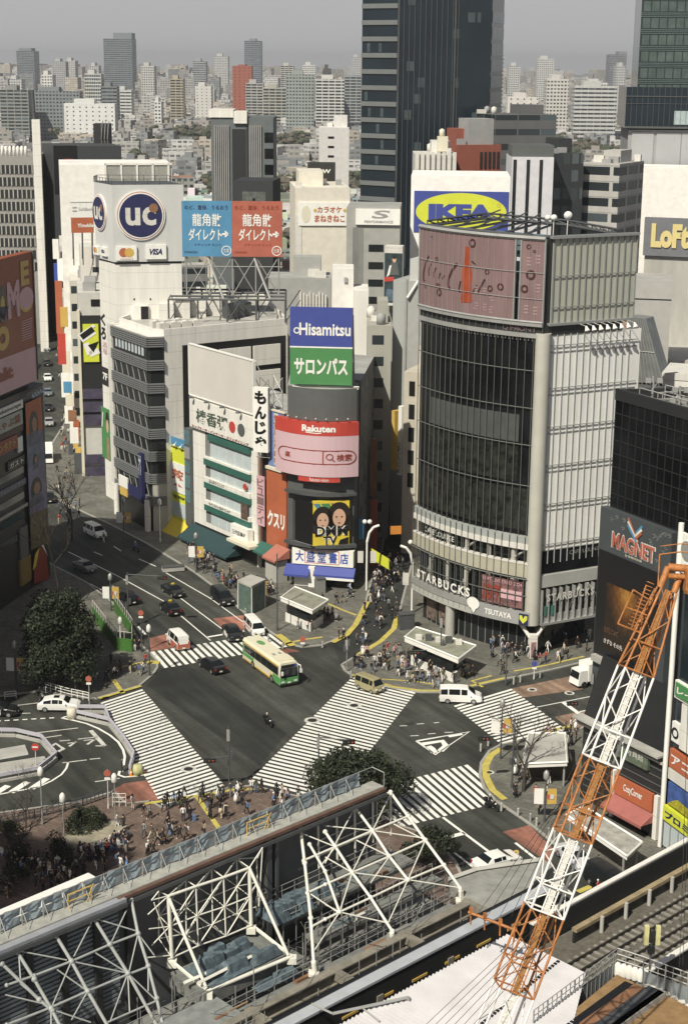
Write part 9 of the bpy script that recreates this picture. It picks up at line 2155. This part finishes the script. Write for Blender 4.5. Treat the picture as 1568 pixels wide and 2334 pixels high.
def person(p,place,group,z=.13,k=None,top=None,rz=None,bot=None,lab=None):
 global npl
 for _ in range(40):
  i=k if k is not None else rp.choices(range(len(PT)),PW)[0];tp,bt=top or rp.choice(TOPS),bot or rp.choice(BOTS);a=PT[i][1]
  act={'stand':'standing','walk':'walking','walk2':'striding','phone':'phoning','wide':'standing wide','sit':'seated'}[a[0]];xt={0:'',1:', backpack',2:', shoulder bag',3:', suitcase'}[a[3]]
  l=lab or 'person, %s top, %s %s%s, %s %s'%(tp,bt,'trousers' if not a[2]else 'coat' if a[2]>1 else 'skirt',xt,act,place)
  if l not in plabels:break
 plabels.add(l);o=dup(PT[i][0],(p[0],p[1],z),rp.uniform(0,6.28)if rz is None else rz,None,l,group);o['category']='person';s=rp.uniform(.94,1.06);o.scale=(s,s,s);npl+=1
 for sl,m_ in zip(o.material_slots,(SK[0]if rp.random()<.8 else SK[1],CL[tp],CL[bt],CL['charcoal']if rp.random()<.6 else CL['white'])):sl.link='OBJECT';sl.material=m_
 for ch in o.children:
  if ch.name.startswith(('hair','long_coat','skirt','suitcase','backpack')):
   ch.material_slots[0].link='OBJECT';ch.material_slots[0].material=(rp.choice((HR[0],HR[0],HR[0],HR[1]))if ch.name.startswith('hair')else CL[tp]if ch.name.startswith('long')else CL[bt]if ch.name.startswith('skirt')else CL[rp.choice(('white','blue','black','charcoal'))])
 return o
PEOPLE=[]
def inside(q,poly):
 c=False;j=len(poly)-1
 for i in range(len(poly)):
  if(poly[i][1]>q[1])!=(poly[j][1]>q[1])and q[0]<(poly[j][0]-poly[i][0])*(q[1]-poly[i][1])/(poly[j][1]-poly[i][1])+poly[i][0]:c=not c
  j=i
 return c
MASS=MB();PAL=list(CL.values())+SK+HR
def mass_person(q,z):
 """one more figure of the uncounted crowd"""
 i=rp.choices(range(len(PT)),PW)[0];a=rp.uniform(0,6.28);c,s_=math.cos(a),math.sin(a);sl=[SK[0],CL[rp.choice(TOPS)],CL[rp.choice(BOTS)],CL['charcoal']]
 for ob in(PT[i][0],*PT[i][0].children):
  me=ob.data;k=len(MASS.v);MASS.v+=[(q[0]+v.co.x*c-v.co.y*s_,q[1]+v.co.x*s_+v.co.y*c,z+v.co.z)for v in me.vertices]
  for p in me.polygons:MASS.f.append([k+j for j in p.vertices]);MASS.m.append(PAL.index(sl[p.material_index]if len(me.materials)==4 else me.materials[0]));MASS.sm.append(True);MASS.uv.append(None)
def crowd_in(poly,n,place,group,z=.13,pair=.35,face=None,k=None,mass=False):
 W_=[G(*q,z)for q in poly];x0,x1=min(q.x for q in W_),max(q.x for q in W_);y0,y1=min(q.y for q in W_),max(q.y for q in W_);done=0;tries=0
 while done<n and tries<n*40:
  tries+=1;q=Vector((rp.uniform(x0,x1),rp.uniform(y0,y1)))
  if not inside(q,W_)or any((q-r).length<.42 for r in PEOPLE[-160:]):continue
  rz=None if face is None else face+rp.gauss(0,.5);PEOPLE.append(q);done+=1
  if mass:mass_person(q,z);continue
  person(q,place,group,z,rz=rz,k=k)
  if rp.random()<pair and done<n:
   r=q+Vector((rp.uniform(.45,.65),rp.uniform(-.3,.3)))
   if inside(r,W_):PEOPLE.append(r);person(r,place,group,z,rz=(rz if rz is not None else None),k=k);done+=1
crowd_in([(800,1532),(815,1500),(870,1480),(940,1500),(955,1560),(880,1556)],34,'at the kerb behind the tan car','people waiting at the round building corner',face=0)
crowd_in([(930,1560),(945,1515),(1000,1515),(1090,1530),(1060,1562),(990,1574)],28,'in front of the subway canopy','people by the subway canopy',face=.2)
crowd_in([(760,1460),(838,1372),(860,1340),(910,1340),(905,1400),(890,1440),(820,1485)],29,'on the alley mouth asphalt','people in the alley mouth',.02)
crowd_in([(842,1345),(866,1275),(925,1275),(925,1345)],42,'',None,.02,mass=True)
crowd_in([(1085,1520),(1130,1460),(1240,1440),(1350,1450),(1345,1492),(1150,1540)],44,'',None,mass=True)
crowd_in([(395,1255),(440,1255),(560,1325),(640,1345),(640,1365),(520,1345),(430,1290)],48,'',None,mass=True)
crowd_in([(650,1440),(690,1400),(760,1345),(815,1345),(800,1410),(740,1455),(690,1462)],18,'on the bookshop corner','people on the bookshop corner')
crowd_in([(232,1450),(262,1425),(322,1480),(345,1520),(310,1555),(240,1580)],14,'near the green hoarding','people by the green hoarding');crowd_in([(45,1572),(45,1550),(135,1548),(135,1570)],7,'behind the white guard rail','people by the bus loop kerb')
crowd_in([(300,1845),(420,1822),(520,1802),(600,1800),(690,1826),(640,1860),(540,1870),(420,1860)],36,'at the plaza edge facing the crossings','people at the plaza edge',face=3.1)
crowd_in([(250,1880),(330,1850),(430,1862),(520,1870),(480,1905),(330,1985),(220,2010)],30,'on the brown plaza paving','people on the plaza')
crowd_in([(-10,2060),(-10,1950),(180,1950),(300,1905),(260,1985),(150,2030)],52,'in the dim plaza corner','people in the dim plaza corner')
crowd_in([(1150,1830),(1155,1765),(1250,1680),(1320,1660),(1330,1700),(1270,1760),(1240,1860),(1210,1870)],30,'on the corner island','people on the corner island')
for i in range(9):
 q=G(200+i*10.5,1960-i*5.6,.13);person(q,'on the dark plaza bench','people on the plaza bench',.15,k=10+i%2,rz=.6)
for q,c,l in(((279,1757),'navy','guard in dark navy uniform standing by the barrier end'),((1312,1690),'black','person in black coat standing alone on the island kerb'),((1362,1985),'white','person in white shirt beside the bus shelter end')):person(G(*q,.13),'',None,.02 if c=='navy' else .13,k=0,top=c,bot='black',lab=l)
for bk,c in BIKES:
 d=Vector((math.cos(bk.rotation_euler[2]),math.sin(bk.rotation_euler[2])));q=Vector(bk.location).xy-d*.2
 person(q,'',None,.32,k=11,rz=bk.rotation_euler[2]+math.pi/2,top={'dark':'black','blue':'blue','red':'red'}[c],bot='black',lab='rider in %s jacket seated on the %s'%({'dark':'black','blue':'blue','red':'red'}[c],('scooter crossing the dark asphalt','motorcycle by the island kerb','bicycle on the avenue','motorcycle by the black van')[[b_[0]for b_ in BIKES].index(bk)]))
for i in range(90):
 q=G(rp.uniform(128,168)+rp.uniform(0,1)*20,rp.uniform(690,1220),0);
 if q.x>-43 and q.y<300:q=G(rp.uniform(180,260),rp.uniform(1200,1255),0)
 mass_person(q,.02)
o=MASS.build('distant_crowd',PAL);tag(o,'distant shoppers on far pavements and in the alley, too many to tell apart','crowd',kind='stuff')
for ob,a in PT:
 for ch in list(ob.children):bpy.data.objects.remove(ch)
 bpy.data.objects.remove(ob)
import sys;print('people',npl,file=sys.stderr)
